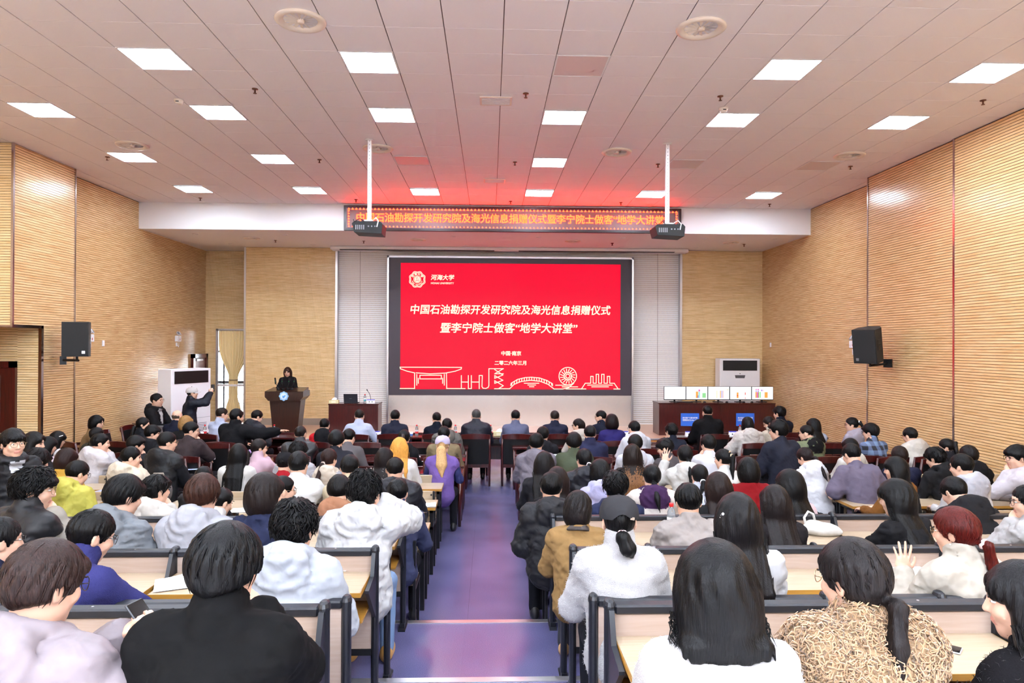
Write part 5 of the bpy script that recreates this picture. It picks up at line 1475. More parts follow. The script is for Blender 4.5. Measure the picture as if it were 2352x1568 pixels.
PEOPLE = {}
def person(id, px, py, Y, label, yaw=0, hy=0, hp=8, hr=0, lean=8, hair='short', hc=(20, 17, 18), top=(40, 40, 44), kind='plain', style='crew', arms='desk', sleeve=None, tier=0, lod=None, fem=False, skn=0, glasses=None, stand=False, trous=(30, 30, 36), length=.35, vol=0.0, hat=None, extra=None, inner=None, bulk=0.0, tie=None, hs=1.05, shoes=(24, 22, 22), hoodc=None, puff=False, shirt=None, zf=None):
    """one person; (px, py, Y) puts the crown of the head, the seat follows from the tier's floor"""
    rs = np.random.RandomState(abs(hash(id)) % 99991 if False else sum(ord(c) * (i + 7) for i, c in enumerate(id)))
    if lod is None: lod = 0 if Y < 5.8 else (1 if Y < 9.0 else 2)
    zf = TIER[tier] if zf is None else zf
    dim_ = lambda c: None if c is None else tuple(v * (.84 if tier >= 2 else .88 if tier else .96) for v in c)  # cloth colours darkened towards the rear to offset the strong light there
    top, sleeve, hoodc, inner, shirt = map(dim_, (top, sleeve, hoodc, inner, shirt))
    T = atY(px, py, Y)
    rad = math.radians
    # --- skeleton in body space: +Y ahead, floor at 0
    hipz = .90 if stand else .47
    P0 = np.array([0, 0, hipz])
    t1, t2 = rad(lean * .6), rad(lean * 1.25)
    up = lambda t: np.array([0, math.sin(t), math.cos(t)])
    M1 = P0 + up(t1) * .30
    C7 = M1 + up(t2) * .325
    tn = t2 * .7 + rad(hp) * .25
    hvec = up(tn) * .116 + np.array([0, .024, 0])
    # head turns about the neck
    Hc = C7 + hvec
    Rh = Rz(-rad(hy)) @ Rx(-rad(hp)) @ Ry(rad(hr))
    Ryaw = Rz(-rad(hy))
    crown = Hc + Rh @ np.array([0, -.012, .117 + .014]) * hs
    wscale = .90 if fem else 1.0
    th = {'plain': .012, 'suit': .014, 'puffer': .024, 'leather': .016, 'knit': .016, 'shell': .02, 'fur': .03, 'plaid': .012}[kind] + bulk
    sp = lambda h: (P0 + up(t1) * h) if h < .30 else (M1 + up(t2) * (h - .30))
    R1, R2 = Rx(-t1), Rx(-t2)
    # --- scale so that the crown meets its pixel
    want = T[2] - zf
    k = float(np.clip((want - .0) / crown[2], .86, 1.13))
    dz = want - crown[2] * k
    if stand: dz = 0.0 if abs(dz) < .02 else dz
    # --- arms
    sh = [np.array([s * .165 * wscale, sp(.528)[1] + .005, sp(.528)[2]]) for s in (-1, 1)]
    dk = .80 - .06 if not stand else 1.0     # hand height when resting on a desk
    la, lb = .285, .25
    presets = {
        'desk': [((-.10, .40, dk), 'rest'), ((.10, .40, dk), 'rest')],
        'cross': [((.10, .34, dk), 'rest'), ((-.08, .36, dk + .03), 'rest')],
        'wide': [((-.24, .40, dk), 'rest'), ((.24, .40, dk), 'rest')],
        'lap': [((-.12, .28, .60), 'rest'), ((.12, .28, .60), 'rest')],
        'phone': [((-.075, .36, dk + .06), 'hold'), ((.075, .36, dk + .06), 'hold')],
        'phoneR': [((.08, .37, .95), 'hold'), ((.235, .37, .95), 'hold')],
        'fold': [((.07, .40, dk + .02), 'rest'), ((-.05, .42, dk + .05), 'rest')],
        'down': [((-.25, .06, .62), 'rest'), ((.25, .06, .62), 'rest')],
    }
    hands = []
    a = arms
    base = presets.get(a, presets['desk'])
    hands = [list(base[0]), list(base[1])]
    Hf = lambda v: Hc + Rh @ np.array(v)
    if a in ('chinR', 'cheekR'): hands[1] = [tuple(Hf((.02, .125, -.15)) if a == 'chinR' else Hf((.085, .085, -.15))), 'chin']
    if a in ('chinL', 'cheekL'): hands[0] = [tuple(Hf((-.02, .125, -.15)) if a == 'chinL' else Hf((-.085, .085, -.15))), 'chin']
    if a == 'earR': hands[1] = [tuple(Hf((.12, .07, -.07))), 'hold']
    if a == 'photo': hands = [[tuple(C7 + np.array([-.07, .38, .10])), 'hold'], [tuple(C7 + np.array([.09, .38, .11])), 'hold']]
    if a == 'pointR': hands[1] = [tuple(sh[1] + np.array([.50, .16, -.0])), 'point']
    if a == 'waveL': hands[0] = [(-.10, .37, C7[2] - .19), 'open']
    if a == 'waveL2': hands[0] = [(-.20, .28, C7[2] + .0), 'open']
    if a == 'lect': hands = [[(-.13, .36, 1.14), 'rest'], [(.13, .36, 1.14), 'rest']]
    arm = []
    for i, s in enumerate((-1, 1)):
        tgt = np.array(hands[i][0], float)
        pole = sh[i] + np.array([s * .5, -.25, -.6])
        if hands[i][1] in ('chin', 'open') or (a == 'earR' and s == 1): pole = sh[i] + (np.array([s * .45, .15, -.9]) if hands[i][1] != 'hold' else np.array([s * .5, .35, -.6]))
        if a == 'fold': pole = sh[i] + np.array([s * .9, .35, -.5])
        if a in ('photo',): pole = sh[i] + np.array([s * .5, .1, -.6])
        if a == 'pointR' and s == 1: pole = sh[i] + np.array([.2, -.2, -.6])
        E_, W_ = ik(sh[i], tgt, la, lb, pole)
        arm.append((sh[i], E_, W_))
    half = style in ('tee',)
    # --- garment surface
    neckdir = (Hc - C7) / np.linalg.norm(Hc - C7)
    vox = (.013, .0195, .026)[lod]
    seed = int(rs.randint(0, 9))
    fold = {'plain': 1.0, 'suit': .7, 'puffer': .8, 'leather': 1.0, 'knit': .6, 'shell': 1.3, 'fur': .6, 'plaid': .9}[kind]
    hooded = style in ('hoodie', 'hoodjacket') and hair != 'long'
    def torso(p):
        d = ell(p, sp(.07), (.178 * wscale + th, .128 + th, .12 + th), R1)
        d = smin(d, ell(p, sp(.22), (.156 * wscale + th, .114 + th, .17), R1), .09)
        d = smin(d, ell(p, sp(.38), (.165 * wscale + th, .114 + th, .17), R2), .08)
        d = smin(d, ell(p, sp(.48), (.155 * wscale + th, .094 + th, .10), R2), .06)
        for s in (0, 1): d = smin(d, cone(p, C7 - up(t2) * .034 + np.array([0, -.004, 0]), sh[s], .044 + th * .5, .052 + th), .045)
        return d
    def armd(p):
        d = None
        for i in (0, 1):
            S_, E_, W_ = arm[i]
            e1, ta = conet(p, S_, E_, .058 + th, .047 + th)
            if not half:
                e2, tb = conet(p, E_, W_, .046 + th, .034 + th * .8)
                if kind == 'puffer' or puff: e2 = e2 - .014 * np.sqrt(np.abs(np.sin(tb * pi * 2.6)))
            if kind == 'puffer' or puff: e1 = e1 - .016 * np.sqrt(np.abs(np.sin(ta * pi * 2.8)))
            if half:
                Mh = S_ + (E_ - S_) * .78
                e = cone(p, S_, Mh, .06 + th, .056 + th)
            else: e = smin(e1, e2, .03)
            d = e if d is None else np.minimum(d, e)
        return d
    def garment(p):
        d = torso(p)
        if kind == 'puffer' or puff:
            d = d - .019 * np.sqrt(np.abs(np.sin((p[:, 2] - hipz - .25 * p[:, 1]) * pi / .10)))
        if not sleeve: d = smin(d, armd(p), .045)
        else:
            for i_ in (0, 1): d = smin(d, cone(p, arm[i_][0], arm[i_][0] + (arm[i_][1] - arm[i_][0]) * .12, .058 + th, .060 + th), .03)
        if style in ('collar', 'suit', 'coat', 'zip'):
            d = smin(d, np.maximum(cone(p, C7 - neckdir * .03, C7 + neckdir * (.03 if style != 'zip' else .05), .073 + th * .4, .066 + th * .4), -(cone(p, C7 - neckdir * .1, C7 + neckdir * .2, .052, .052))), .014)
        elif style in ('crew', 'tee'):
            d = smin(d, cone(p, C7 - neckdir * .03, C7 + neckdir * .005, .066 + th * .4, .062 + th * .3), .015)
        elif style == 'turtle':
            d = smin(d, cone(p, C7 - neckdir * .03, C7 + neckdir * .06, .072 + th * .3, .066 + th * .3), .015)
        if hooded:
            hb = C7 + R2 @ np.array([0, -.088 - th * .7, -.085])
            hq = (p - hb.astype(F32)) @ (R2 @ Rx(.22)).astype(F32)
            hood = ell(hq, (0, 0, 0), (.142, .056 + th * .3, .138))
            hood = hood + .005 * np.sin(np.sqrt(hq[:, 0] ** 2 + (hq[:, 2] - .09) ** 2) * 105)
            tq = (p - (C7 + R2 @ np.array([0, -.005, -.005])).astype(F32)) @ (R2 @ Rx(-.22)).astype(F32)
            rr = np.sqrt((tq[:, 0] / 1.02) ** 2 + (tq[:, 1]) ** 2)
            rim = np.sqrt((rr - .094) ** 2 + (tq[:, 2]) ** 2) - .034
            hood = smin(hood, rim, .03)
            hole = ell(p, C7 + R2 @ np.array([0, -.052, .045]), (.068, .05, .055))
            hood = smax(hood, -hole, .018)
            d = smin(d, hood, .009)
        d = d + fold * (.017 * np.abs(noise(p * np.array([1, 1, 1.4], F32), 16, seed, 4)) + .013 * np.abs(noise(p * np.array([1, 1, 1.8], F32), 38, seed + 1, 4)) + (.008 if lod < 2 else 0) * np.abs(noise(p * np.array([1.2, 1, .8], F32), 82, seed + 2, 3)) - .015)
        d = smax(d, (hipz - .0) - .09 - p[:, 2], .02)
        return d
    allp = np.array([q for A_ in arm for q in A_] + [C7, P0])
    lo = np.minimum(allp.min(0) - .12, [-.33, -.30, hipz - .14]); hi = np.maximum(allp.max(0) + .12, [.33, .25, C7[2] + .12])
    gV, gQ = surface(garment, lo, hi, vox)
    mi = None
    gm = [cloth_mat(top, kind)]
    cen = gV[gQ].mean(1)
    if inner:
        # another colour inside the open hood or at the front of the chest
        gm.append(cloth_mat(inner, 'plain')); j = len(gm) - 1
        if mi is None: mi = np.zeros(len(gQ), int)
        if hooded:
            mi[(ell(cen, C7 + R2 @ np.array([0, -.052, .045]), (.078, .06, .07)) < 0)] = j
        else:
            mi[(np.abs(cen[:, 0]) < .06 + .08 * np.clip((cen[:, 2] - M1[2]) / .3, 0, 1)) & (cen[:, 1] > M1[1] + .05)] = j
    if shirt:
        gm.append(cloth_mat(shirt, 'plain')); j = len(gm) - 1
        if mi is None: mi = np.zeros(len(gQ), int)
        mi[(np.abs(cen[:, 0]) < .022 + .045 * np.clip((cen[:, 2] - M1[2]) / .3, 0, 1)) & (cen[:, 1] > M1[1] + .05) & (cen[:, 2] < C7[2] - .035)] = j
    if hoodc:
        gm.append(cloth_mat(hoodc, 'plain')); j = len(gm) - 1
        if mi is None: mi = np.zeros(len(gQ), int)
        hb = C7 + R2 @ np.array([0, -.088 - th * .7, -.085])
        tq = (cen - (C7 + R2 @ np.array([0, -.005, -.005])).astype(F32)) @ (R2 @ Rx(-.22)).astype(F32)
        rimd = np.sqrt((np.sqrt(tq[:, 0] ** 2 + tq[:, 1] ** 2) - .094) ** 2 + tq[:, 2] ** 2) - .036
        mi[(ell(cen, hb, (.152, .085, .150), R2 @ Rx(.22)) < 0) & (cen[:, 1] < C7[1]) | (rimd < .012)] = j
    # --- place: body yaw about the seat, then put the crown over its pixel
    Rb = Rz(-rad(yaw))
    cr = Rb @ (crown * k)
    root = np.array([T[0] - cr[0], T[1] - cr[1], zf + dz])
    o = empty('person', tuple(root), -rad(yaw), label, 'person', 'people in the hall')
    o.scale = (k, k, k)
    gname = {'hoodie': 'hoodie', 'hoodjacket': 'hooded_jacket', 'suit': 'suit_jacket', 'coat': 'coat', 'tee': 'tee_shirt', 'collar': 'jacket', 'zip': 'jacket', 'crew': 'sweater', 'turtle': 'sweater'}[style]
    raw_mesh(gname, gV, gQ, gm, o, mi)
    if sleeve:
        sV, sQ = surface(lambda p: armd(p) + fold * (.010 * np.abs(noise(p, 20, seed, 4)) - .004) + (.004 if kind not in ('fur', 'puffer') else .014), lo, hi, vox)
        raw_mesh('sleeves', sV, sQ, [cloth_mat(sleeve, 'plain')], o)
    # --- body: head, neck, shoulders, forearms and hands
    bV, bQ, bm = [], [], []
    nb = Rh.T @ (C7 - up(t2) * .05 - Hc)
    hv = (.0068, .0118, .0148)[lod]
    V, Q = surface(lambda q: head_sdf(q, fem, nb), np.minimum((-.11, -.13, -.14), nb - .07), np.maximum((.11, .14, .14), nb + .07), hv)
    lips = (np.abs(V[Q].mean(1)[:, 0]) < .024) & (np.abs(V[Q].mean(1)[:, 2] + .058) < .011) & (V[Q].mean(1)[:, 1] > .078)
    V = V * (np.array([.96, .97, .97]) if fem else 1.0)
    V = (V * hs) @ Rh.T + Hc
    bV.append(V); bQ.append(Q); bm.append(np.where(lips, 1, 0))
    n0 = len(V)
    def addp(V, Q, m):
        nonlocal n0
        bV.append(V); bQ.append(Q + n0); bm.append(np.full(len(Q), m)); n0 += len(V)
    # hidden core that joins neck, shoulders and arms
    coreP = []
    for i in (0, 1):
        S_, E_, W_ = arm[i]
        if half:
            c1 = surface(lambda p: smin(smin(cone(p, C7 - up(t2) * .06, S_, .045, .045), cone(p, S_, E_, .045, .036), .02), cone(p, E_, W_, .036, .026), .015),
                     np.minimum(np.minimum(S_, E_), np.minimum(W_, C7)) - .08, np.maximum(np.maximum(S_, E_), np.maximum(W_, C7)) + .08, .016)
        else:
            tb_ = MB().tube([C7 - up(t2) * .06, S_, E_, E_ + (W_ - E_) * .6, W_ + (W_ - E_) * .04], [.04, .04, .034, .03, .025], 8, cap=False)
            c1 = (np.array([tuple(v) for v in tb_.v]), np.array(tb_.f))
        addp(c1[0], c1[1], 0)
        hV, hQ = hand(hands[i][1], lod)
        s = -1 if i == 0 else 1
        hV = hV.copy()
        if s < 0: hV[:, 0] *= -1; hQ = hQ[:, ::-1]
        fd = W_ - E_; fd = fd / np.linalg.norm(fd)
        if hands[i][1] == 'chin': fd = fd * .6 + np.array([-s * .5, .15, .3]); fd /= np.linalg.norm(fd)
        elif arms in ('desk', 'cross', 'wide', 'fold', 'lap', 'chinR', 'chinL', 'cheekL', 'cheekR', 'lect') and hands[i][1] == 'rest': fd = np.array([fd[0] * .8, fd[1] + .2, -.05]); fd /= np.linalg.norm(fd)
        upv = np.array([0, 0, 1.0]) if hands[i][1] in ('rest', 'point') else (np.array([s * .8, -.5, .3]) if hands[i][1] in ('chin',) else np.array([s * .9, -.35, .25]))
        if hands[i][1] == 'open': upv = np.array([-.5, -1, .1]) ; fd = np.array([.1, .1, 1.0]); fd /= np.linalg.norm(fd)
        if arms == 'photo': upv = np.array([s * 1.0, -.2, .1]); fd = np.array([-s * .25, .35, .8]); fd /= np.linalg.norm(fd)
        xv = np.cross(fd, upv); xv /= np.linalg.norm(xv); zv = np.cross(xv, fd)
        B_ = np.stack([xv, fd, zv], 1)
        addp((hV + np.array([0, .012, 0])) @ B_.T + W_, hQ, 0)
    # eyes and brows
    eb = MB()
    for s in (-1, 1):
        eb.lathe([(0, -.0058), (.0085, -.0043), (.0125, 0), (.0085, .0043), (0, .0058)], 10, 0, c=(s * .031, .0757, .0105))
    ev = np.array(eb.v) ; eq = [f for f in eb.f if len(f) == 4]
    addp(((ev * (np.array([.96, .97, .97]) if fem else 1)) * hs) @ Rh.T + Hc, np.array(eq), 2 if lod == 0 else 3)
    iv = MB()
    for s in (-1, 1):
        iv.lathe([(.0001, .0012), (.003, .0009), (.0046, 0)], 10, 0, M=Matrix.Translation((s * .031, .0876, .0105)) @ Matrix.Rotation(-pi / 2, 4, 'X'), cap=False)
        iv.box(s * .031 - .016, s * .031 + .016, .085, .0935, .027, .0315)
    addp(((np.array([tuple(v) for v in iv.v]) * (np.array([.96, .97, .97]) if fem else 1)) * hs) @ Rh.T + Hc, np.array([f for f in iv.f if len(f) == 4]), 3)
    raw_mesh('body', np.concatenate(bV), np.concatenate(bQ), [skin(skn), M_LIP, M_EYEW, M_EYED], o, np.concatenate(bm))
    # --- hair
    def backy(z):
        h = (z - P0[2]) / max(.2, math.cos(t2))
        h = min(max(h, 0), .62)
        dep = float(np.interp(h, [0, .2, .4, .5, .56, .62], [.13, .115, .115, .10, .07, .05]))
        return float(sp(h)[1]) - dep - th - (.085 if hooded and h > .38 else 0)
    if hair:
        hV, hQ, tail = hair_mesh(hair, Hc, Rh, Ryaw, backy, lod, int(rs.randint(1, 9999)), length, vol, hs)
        hm = hair_mat(hc) if not isinstance(hc, list) else hair_mat(hc[0])
        mats_ = [hm]; hmi = None
        if isinstance(hc, list):
            mats_.append(hair_mat(hc[1])); c_ = hV[hQ].mean(1); hmi = (c_[:, 2] < Hc[2] - .17 + .02 * np.sin(c_[:, 0] * 60) + .16 * (rs.rand(len(c_)) - .5) * (np.sin(c_[:, 0] * 300) > -.2)).astype(int)
        raw_mesh('hair', hV, hQ, mats_, o, hmi)
        if tie and tail is not None:
            tb = MB(); pa, pb = Vector(tail[0]), Vector(tail[1]); d_ = (pb - pa).normalized()
            M_ = Matrix.Translation(pa + d_ * .012) @ d_.to_track_quat('Z', 'Y').to_matrix().to_4x4()
            tb.tube([M_ @ Vector((.021 * math.cos(a_), .021 * math.sin(a_), .004 * math.sin(a_ * 5))) for a_ in [2 * pi * q / 20 for q in range(21)]], .009, 6)
            tb.build('hair_tie', mat('tie_%d_%d_%d' % tie, tie, rough=.7), o, smooth=True)
    if glasses:
        g = inst('glasses', _gl[glasses], o)
        g.matrix_local = Matrix.Translation(Vector(Hc)) @ Matrix([list(r) for r in Rh]).to_4x4() @ Matrix.Scale(hs * (.97 if fem else 1), 4)
    if hat:
        crown_ = MB(); N_ = 36; ring = []
        prof = [(1.0, -.0), (1.02, .02), (.98, .05), (.82, .082), (.5, .104), (.12, .11), (.0001, .111)]
        vs = []
        for (r, z) in prof:
            for q in range(N_):
                a_ = 2 * pi * q / N_
                x_, y_ = .094 * r * math.sin(a_), -.012 + .112 * r * math.cos(a_)
                zz = z + .022 + (-.022 * math.cos(a_) * 0)
                if z < .03 and abs(a_ - pi) < .5 and hat[1]: zz += .028 * math.cos((a_ - pi) / .5 * pi / 2)
                vs.append((x_, y_, zz))
        fs = [(i * N_ + q, i * N_ + (q + 1) % N_, (i + 1) * N_ + (q + 1) % N_, (i + 1) * N_ + q)[::-1] for i in range(len(prof) - 1) for q in range(N_)]
        crown_.add(vs, fs)
        co = crown_.build('cap', cloth_mat(hat[0], 'suit'), o, smooth=True, fixn=True)
        br = MB(); vs = []
        for i in range(9):
            u = -1 + i / 4; x_ = .085 * u; yy = -.012 + .112 * math.sqrt(max(0, 1 - (x_ / .094) ** 2))
            vs += [(x_, yy - .01, .03), (x_ * .95, yy + .07 * math.sqrt(max(0, 1 - u * u * .96)) + .0, .022 - .012 * u * u)]
        fs = [(2 * i, 2 * i + 2, 2 * i + 3, 2 * i + 1) for i in range(8)]
        br.add(vs, fs); br.add([(v[0], v[1], v[2] - .006) for v in vs], [f[::-1] for f in fs])
        bo = br.build('cap_brim', cloth_mat(hat[0], 'suit'), o, smooth=True)
        Mh = Matrix.Translation(Vector(Hc)) @ Matrix([list(r) for r in Rh]).to_4x4() @ Matrix.Scale(hs * 1.02, 4)
        for q in (co, bo): q.matrix_local = Mh
        bt = MB().lathe([(.008, 0), (.007, .005), (0, .006)], 10, c=(0, -.012, .132)).build('cap_button', cloth_mat(hat[0], 'suit'), o); bt.matrix_local = Mh
    # --- legs
    lg = inst('trousers', _LEG[stand], o); set_mat(lg, cloth_mat(trous, 'suit'))
    for s in (-1, 1):
        so = inst('shoe', _SHOE, o, (s * (.1 if stand else .12), .0 if stand else .40, 0)); set_mat(so, mat('shoe_%d_%d_%d' % shoes, shoes, rough=.45))
    PEOPLE[id] = dict(o=o, gV=gV, gQ=gQ, garment=garment, backy=backy, tail=(tail if hair else None), Hc=Hc, Rh=Rh, C7=C7, arm=arm, k=k, root=root, sp=sp, R2=R2, M1=M1, hs=hs, th=th, label=label, yaw=yaw, Y=root[1], x=root[0])
    return o
# ================================================================== the audience, the speaker, the photographer
BK, BK2, BR, DBR = (16, 14, 15), (22, 20, 21), (58, 38, 30), (36, 26, 24)
W, CREAM, BLK, NAVY = (236, 234, 234), (230, 218, 200), (30, 30, 33), (38, 42, 66)
p = person
# --- speaker, photographer, standing people
p('spk', 660, 843, 17.02, 'person in black reading behind the walnut lectern', yaw=178, hp=14, hair='long', fem=True, hc=(84, 56, 44), top=(26, 25, 28), style='crew', arms='lect', stand=True, length=.22, lean=4, zf=Z_STAGE)
p('photo', 440, 889, 14.25, 'person in a white cap and navy jacket photographing with a phone', yaw=62, hp=-2, hy=0, hair='fade', top=(26, 30, 44), kind='shell', style='collar', arms='photo', stand=True, hat=((222, 218, 216), False), lean=4)
p('openj', 360, 902, 14.3, 'person in an open black jacket over white, sitting by the air conditioner', yaw=95, hp=2, hair='short', glasses='g', top=(26, 26, 28), shirt=(240, 238, 236), style='hoodjacket', arms='desk', lean=2)
p('stander', 30, 984, 6.4, 'person with glasses in a black jacket standing, face turned to the camera', yaw=118, hy=6, hp=4, hair='bowl', glasses='g', top=(34, 33, 36), kind='shell', style='hoodjacket', shirt=(226, 226, 230), arms='down', stand=True, lod=0, lean=3)
# --- front row
p('f1', 408, 940, 12.9, 'bald person in a dark navy jacket in the front row', yaw=15, hair='bald', hc=(96, 80, 70), top=(32, 36, 54), style='collar', kind='suit')
p('f2', 511, 934, 12.9, 'person in a pale blue shirt with glasses, front row before the window', yaw=30, hy=18, hair='fade', glasses='b', top=(206, 214, 240), style='collar', hc=(44, 34, 30))
p('f3', 595, 941, 13.0, 'person in a dark hooded jacket, head bowed, front row beside the pointing arm', yaw=25, hy=22, hp=22, hair='short', top=(34, 36, 46), kind='shell', style='hoodjacket', lean=14)
p('f4', 826, 938, 12.9, 'person in a pale blue shirt with thinning crown before the stage desk', hair='fade', hc=(40, 32, 28), top=(208, 216, 242), style='collar', arms='wide', lean=12)
p('f5', 908, 940, 12.9, 'person in a navy suit with full dark hair, left half of the front row', hair='short', hc=BK2, top=(42, 44, 62), kind='suit', style='suit')
p('f6', 1003, 945, 12.9, 'person in a black suit in front of the grey-hooded one', yaw=-8, hair='fade', hc=BK2, top=(26, 29, 42), kind='suit', style='suit')
p('f7', 1094, 938, 12.9, 'grey-haired person in a dark quilted jacket at the aisle head', hair='fade', hc=(92, 88, 86), top=(30, 31, 46), kind='puffer', style='collar')
p('f8', 1184, 940, 12.9, 'person in a grey-blue suit at the aisle head', hair='fade', hc=BK2, top=(112, 116, 146), kind='suit', style='suit')
p('f9', 1274, 941, 12.9, 'short-haired person in a navy suit right of the grey-blue suit', hair='fade', hc=(50, 40, 34), top=(44, 46, 68), kind='suit', style='suit')
p('f10', 1379, 941, 12.9, 'person with glasses in profile, navy jacket, front row', yaw=-15, hy=-50, hair='fade', hc=BK2, glasses='g', top=(36, 40, 58), style='collar', kind='suit')
p('f11', 1624, 929, 12.9, 'broad person in a black suit before the blue sign', hair='fade', hc=BK, top=(22, 21, 23), kind='suit', style='suit', bulk=.02, hy=-6)
p('f12', 1789, 932, 13.1, 'person in a dark navy jacket at the end of the monitor desk', yaw=-15, hy=-20, hair='messy', top=(32, 36, 50), style='collar', kind='suit')
# --- second row
p('s1', 223, 953, 11.9, 'person with glasses in a brown coat sitting sideways against the wooden wall', yaw=60, hy=22, hair='bob', fem=True, glasses='g', hc=BK, top=(156, 122, 82), style='turtle', inner=None, lean=10)
p('s2', 330, 957, 11.9, 'person with a dark ponytail and black clothes below the open black jacket', yaw=35, hy=35, hair='lowpony', fem=True, top=(26, 27, 33), style='collar', length=.28)
p('s3', 428, 954, 11.9, 'person with golden-brown hair in black, before the photographer', yaw=10, hy=15, hair='bob', fem=True, hc=(150, 112, 66), top=(24, 23, 25), style='crew')
p('s4', 545, 937, 11.9, 'large person in black stretching out an arm to point', yaw=20, hy=25, hair='short', hc=BK, top=(24, 24, 27), kind='suit', style='collar', arms='pointR', bulk=.03, skn=1)
p('s5', 746, 959, 11.9, 'close-cropped person in a red hoodie with a black hood', hair='fade', hc=BK, top=(196, 24, 34), hoodc=(24, 24, 28), style='hoodie', lean=14)
p('s6', 1027, 959, 11.75, 'person in a grey hooded jacket, second row by the aisle', hair='short', top=(116, 110, 104), style='hoodjacket', kind='shell')
p('s7', 1327, 960, 12.0, 'person with pinned-up hair and a white hood, in profile', yaw=-20, hy=-45, hair='claw', fem=True, hc=DBR, glasses='b', top=(222, 212, 200), style='hoodjacket')
p('s8', 1405, 952, 12.0, 'person with a dark bob and royal-blue top', hair='bob', fem=True, hc=(34, 22, 24), top=(50, 42, 112), style='crew', vol=.012)
p('s9', 1456, 965, 11.2, 'person with glasses in a white jacket, right of the royal-blue top', yaw=-10, hy=-10, hair='short', hc=BK2, glasses='b', top=(232, 230, 238), kind='shell', style='hoodjacket', lean=14)
p('s10', 1541, 971, 11.0, 'dark-haired person in navy touching the face, below the monitor desk', yaw=-10, hy=-12, hair='messy', top=(36, 40, 56), style='collar', arms='cheekL')
p('s11', 1717, 957, 11.75, 'person with a black bob and a roomy cream hooded jacket', hair='bob', fem=True, hy=10, top=(228, 218, 210), kind='shell', style='hoodjacket', arms='wide', bulk=.02)
p('s12', 1759, 956, 12.4, 'person in a cream coat looking down, hair pinned up, before the second blue sign', yaw=-25, hy=-45, hp=28, hair='bun', fem=True, hc=DBR, top=(222, 208, 188), style='coat')
p('s13', 1867, 960, 11.75, 'person with very long black hair and a pale blue top by the panelled wall', yaw=-15, hy=-25, hair='long', fem=True, top=(196, 202, 224), style='crew', length=.34)
p('s14', 1955, 957, 11.75, 'person with a high ponytail in a lilac-grey hoodie, seen in profile by the wall', yaw=-30, hy=-35, hair='pony', fem=True, glasses='g', top=(190, 180, 194), style='hoodie', tie=(238, 236, 234), length=.26)
# --- third row
p('t1', 138, 990, 10.35, 'person with a white hair clip and white shirt near the entrance wall', yaw=25, hy=20, hp=18, hair='long', fem=True, top=(234, 230, 232), style='crew', length=.22)
p('t2', 224, 980, 10.7, 'dark-haired person in olive-black behind the brown coat', yaw=25, hy=20, hair='short', top=(54, 50, 38), style='collar')
p('t3', 352, 975, 10.75, 'person in a black jacket looking right, behind the grey laptop lid', yaw=25, hy=38, hair='bowl', top=(28, 28, 32), style='hoodjacket')
p('t4', 441, 967, 10.4, 'person with glasses and a dark brown printed sweatshirt', yaw=25, hy=40, hair='short', hc=BK, glasses='b', top=(66, 54, 56), style='crew', arms='chinR', bulk=.01)
p('t5', 691, 976, 10.5, 'person in a black leather-look jacket resting the chin on a hand', hy=8, hair='fade', hc=(38, 32, 30), top=(44, 42, 46), kind='leather', style='collar', arms='cheekR', bulk=.02)
p('t6', 804, 983, 10.35, 'person in a grey pullover leaning over the dark desk', yaw=5, hy=12, hp=18, hair='short', hc=BK, top=(112, 106, 108), kind='knit', style='crew', lean=26)
p('t7', 929, 985, 10.35, 'person with a claw clip and black jacket, beside the orange-blond hair', yaw=5, hair='claw', fem=True, top=(30, 30, 34), style='hoodjacket')
p('t8', 1020, 977, 10.35, 'short-haired person in khaki just beyond the lilac cap', hair='short', hc=BK2, top=(140, 122, 92), style='collar')
p('t9', 1247, 979, 10.6, 'person in a black hoodie with a small white chest mark on the back', yaw=5, hair='bowl', top=(34, 33, 38), style='hoodie')
p('t10', 1355, 975, 10.35, 'broad person in a plain navy jacket, right block', hair='short', hc=BK, top=(46, 48, 78), style='collar', kind='suit', bulk=.015)
p('t11', 1851, 974, 10.35, 'person in an olive jacket with a black-lined hood', yaw=-20, hy=-30, hair='fade', hc=BK, glasses='b', top=(122, 130, 96), kind='shell', style='hoodjacket', hoodc=(28, 26, 28), bulk=.02)
p('t12', 1998, 971, 10.35, 'person in a blue and black plaid shirt', yaw=-18, hy=-22, hair='bowl', glasses='b', top=(126, 152, 190), kind='plaid', style='collar')
p('t13', 2087, 980, 10.35, 'person in a cream puffer whose hood rides up the head', yaw=-12, hy=-12, hp=14, hair='short', glasses='b', top=(228, 220, 208), kind='puffer', style='hoodjacket', lean=16)
# --- fourth row
p('u1', 80, 991, 8.75, 'person with long black hair in profile behind the standing one', yaw=45, hy=35, hair='long', fem=True, top=(34, 30, 34), style='crew', arms='chinR', length=.36)
p('u2', 116, 1002, 9.6, 'person with loose black hair over a pale pink top, entrance side', yaw=25, hy=18, hp=16, hair='long', fem=True, top=(220, 200, 212), style='crew', length=.28)
p('u3', 232, 993, 9.35, 'person in a white-grey hooded jacket, fist at the chin', yaw=25, hy=32, hair='short', hc=BK, top=(222, 214, 216), kind='shell', style='hoodjacket', arms='chinR', lean=14)
p('u4', 314, 999, 9.5, 'dark-clothed person holding a hand to the cheek, beside the white-grey jacket', yaw=20, hy=32, hair='bowl', top=(36, 34, 38), style='crew', arms='chinR')
p('u5', 597, 1006, 9.3, 'person in a pink sweater with a brown ponytail and purple tie', yaw=20, hy=35, hair='lowpony', fem=True, hc=DBR, glasses='g', top=(226, 190, 204), kind='knit', style='turtle', arms='chinR', tie=(176, 140, 206), length=.3)
p('u6', 773, 988, 9.5, 'thick-haired person in a charcoal jacket left of the grey pullover', hair='bowl', hc=BK2, top=(46, 46, 54), style='collar', kind='suit', vol=.008)
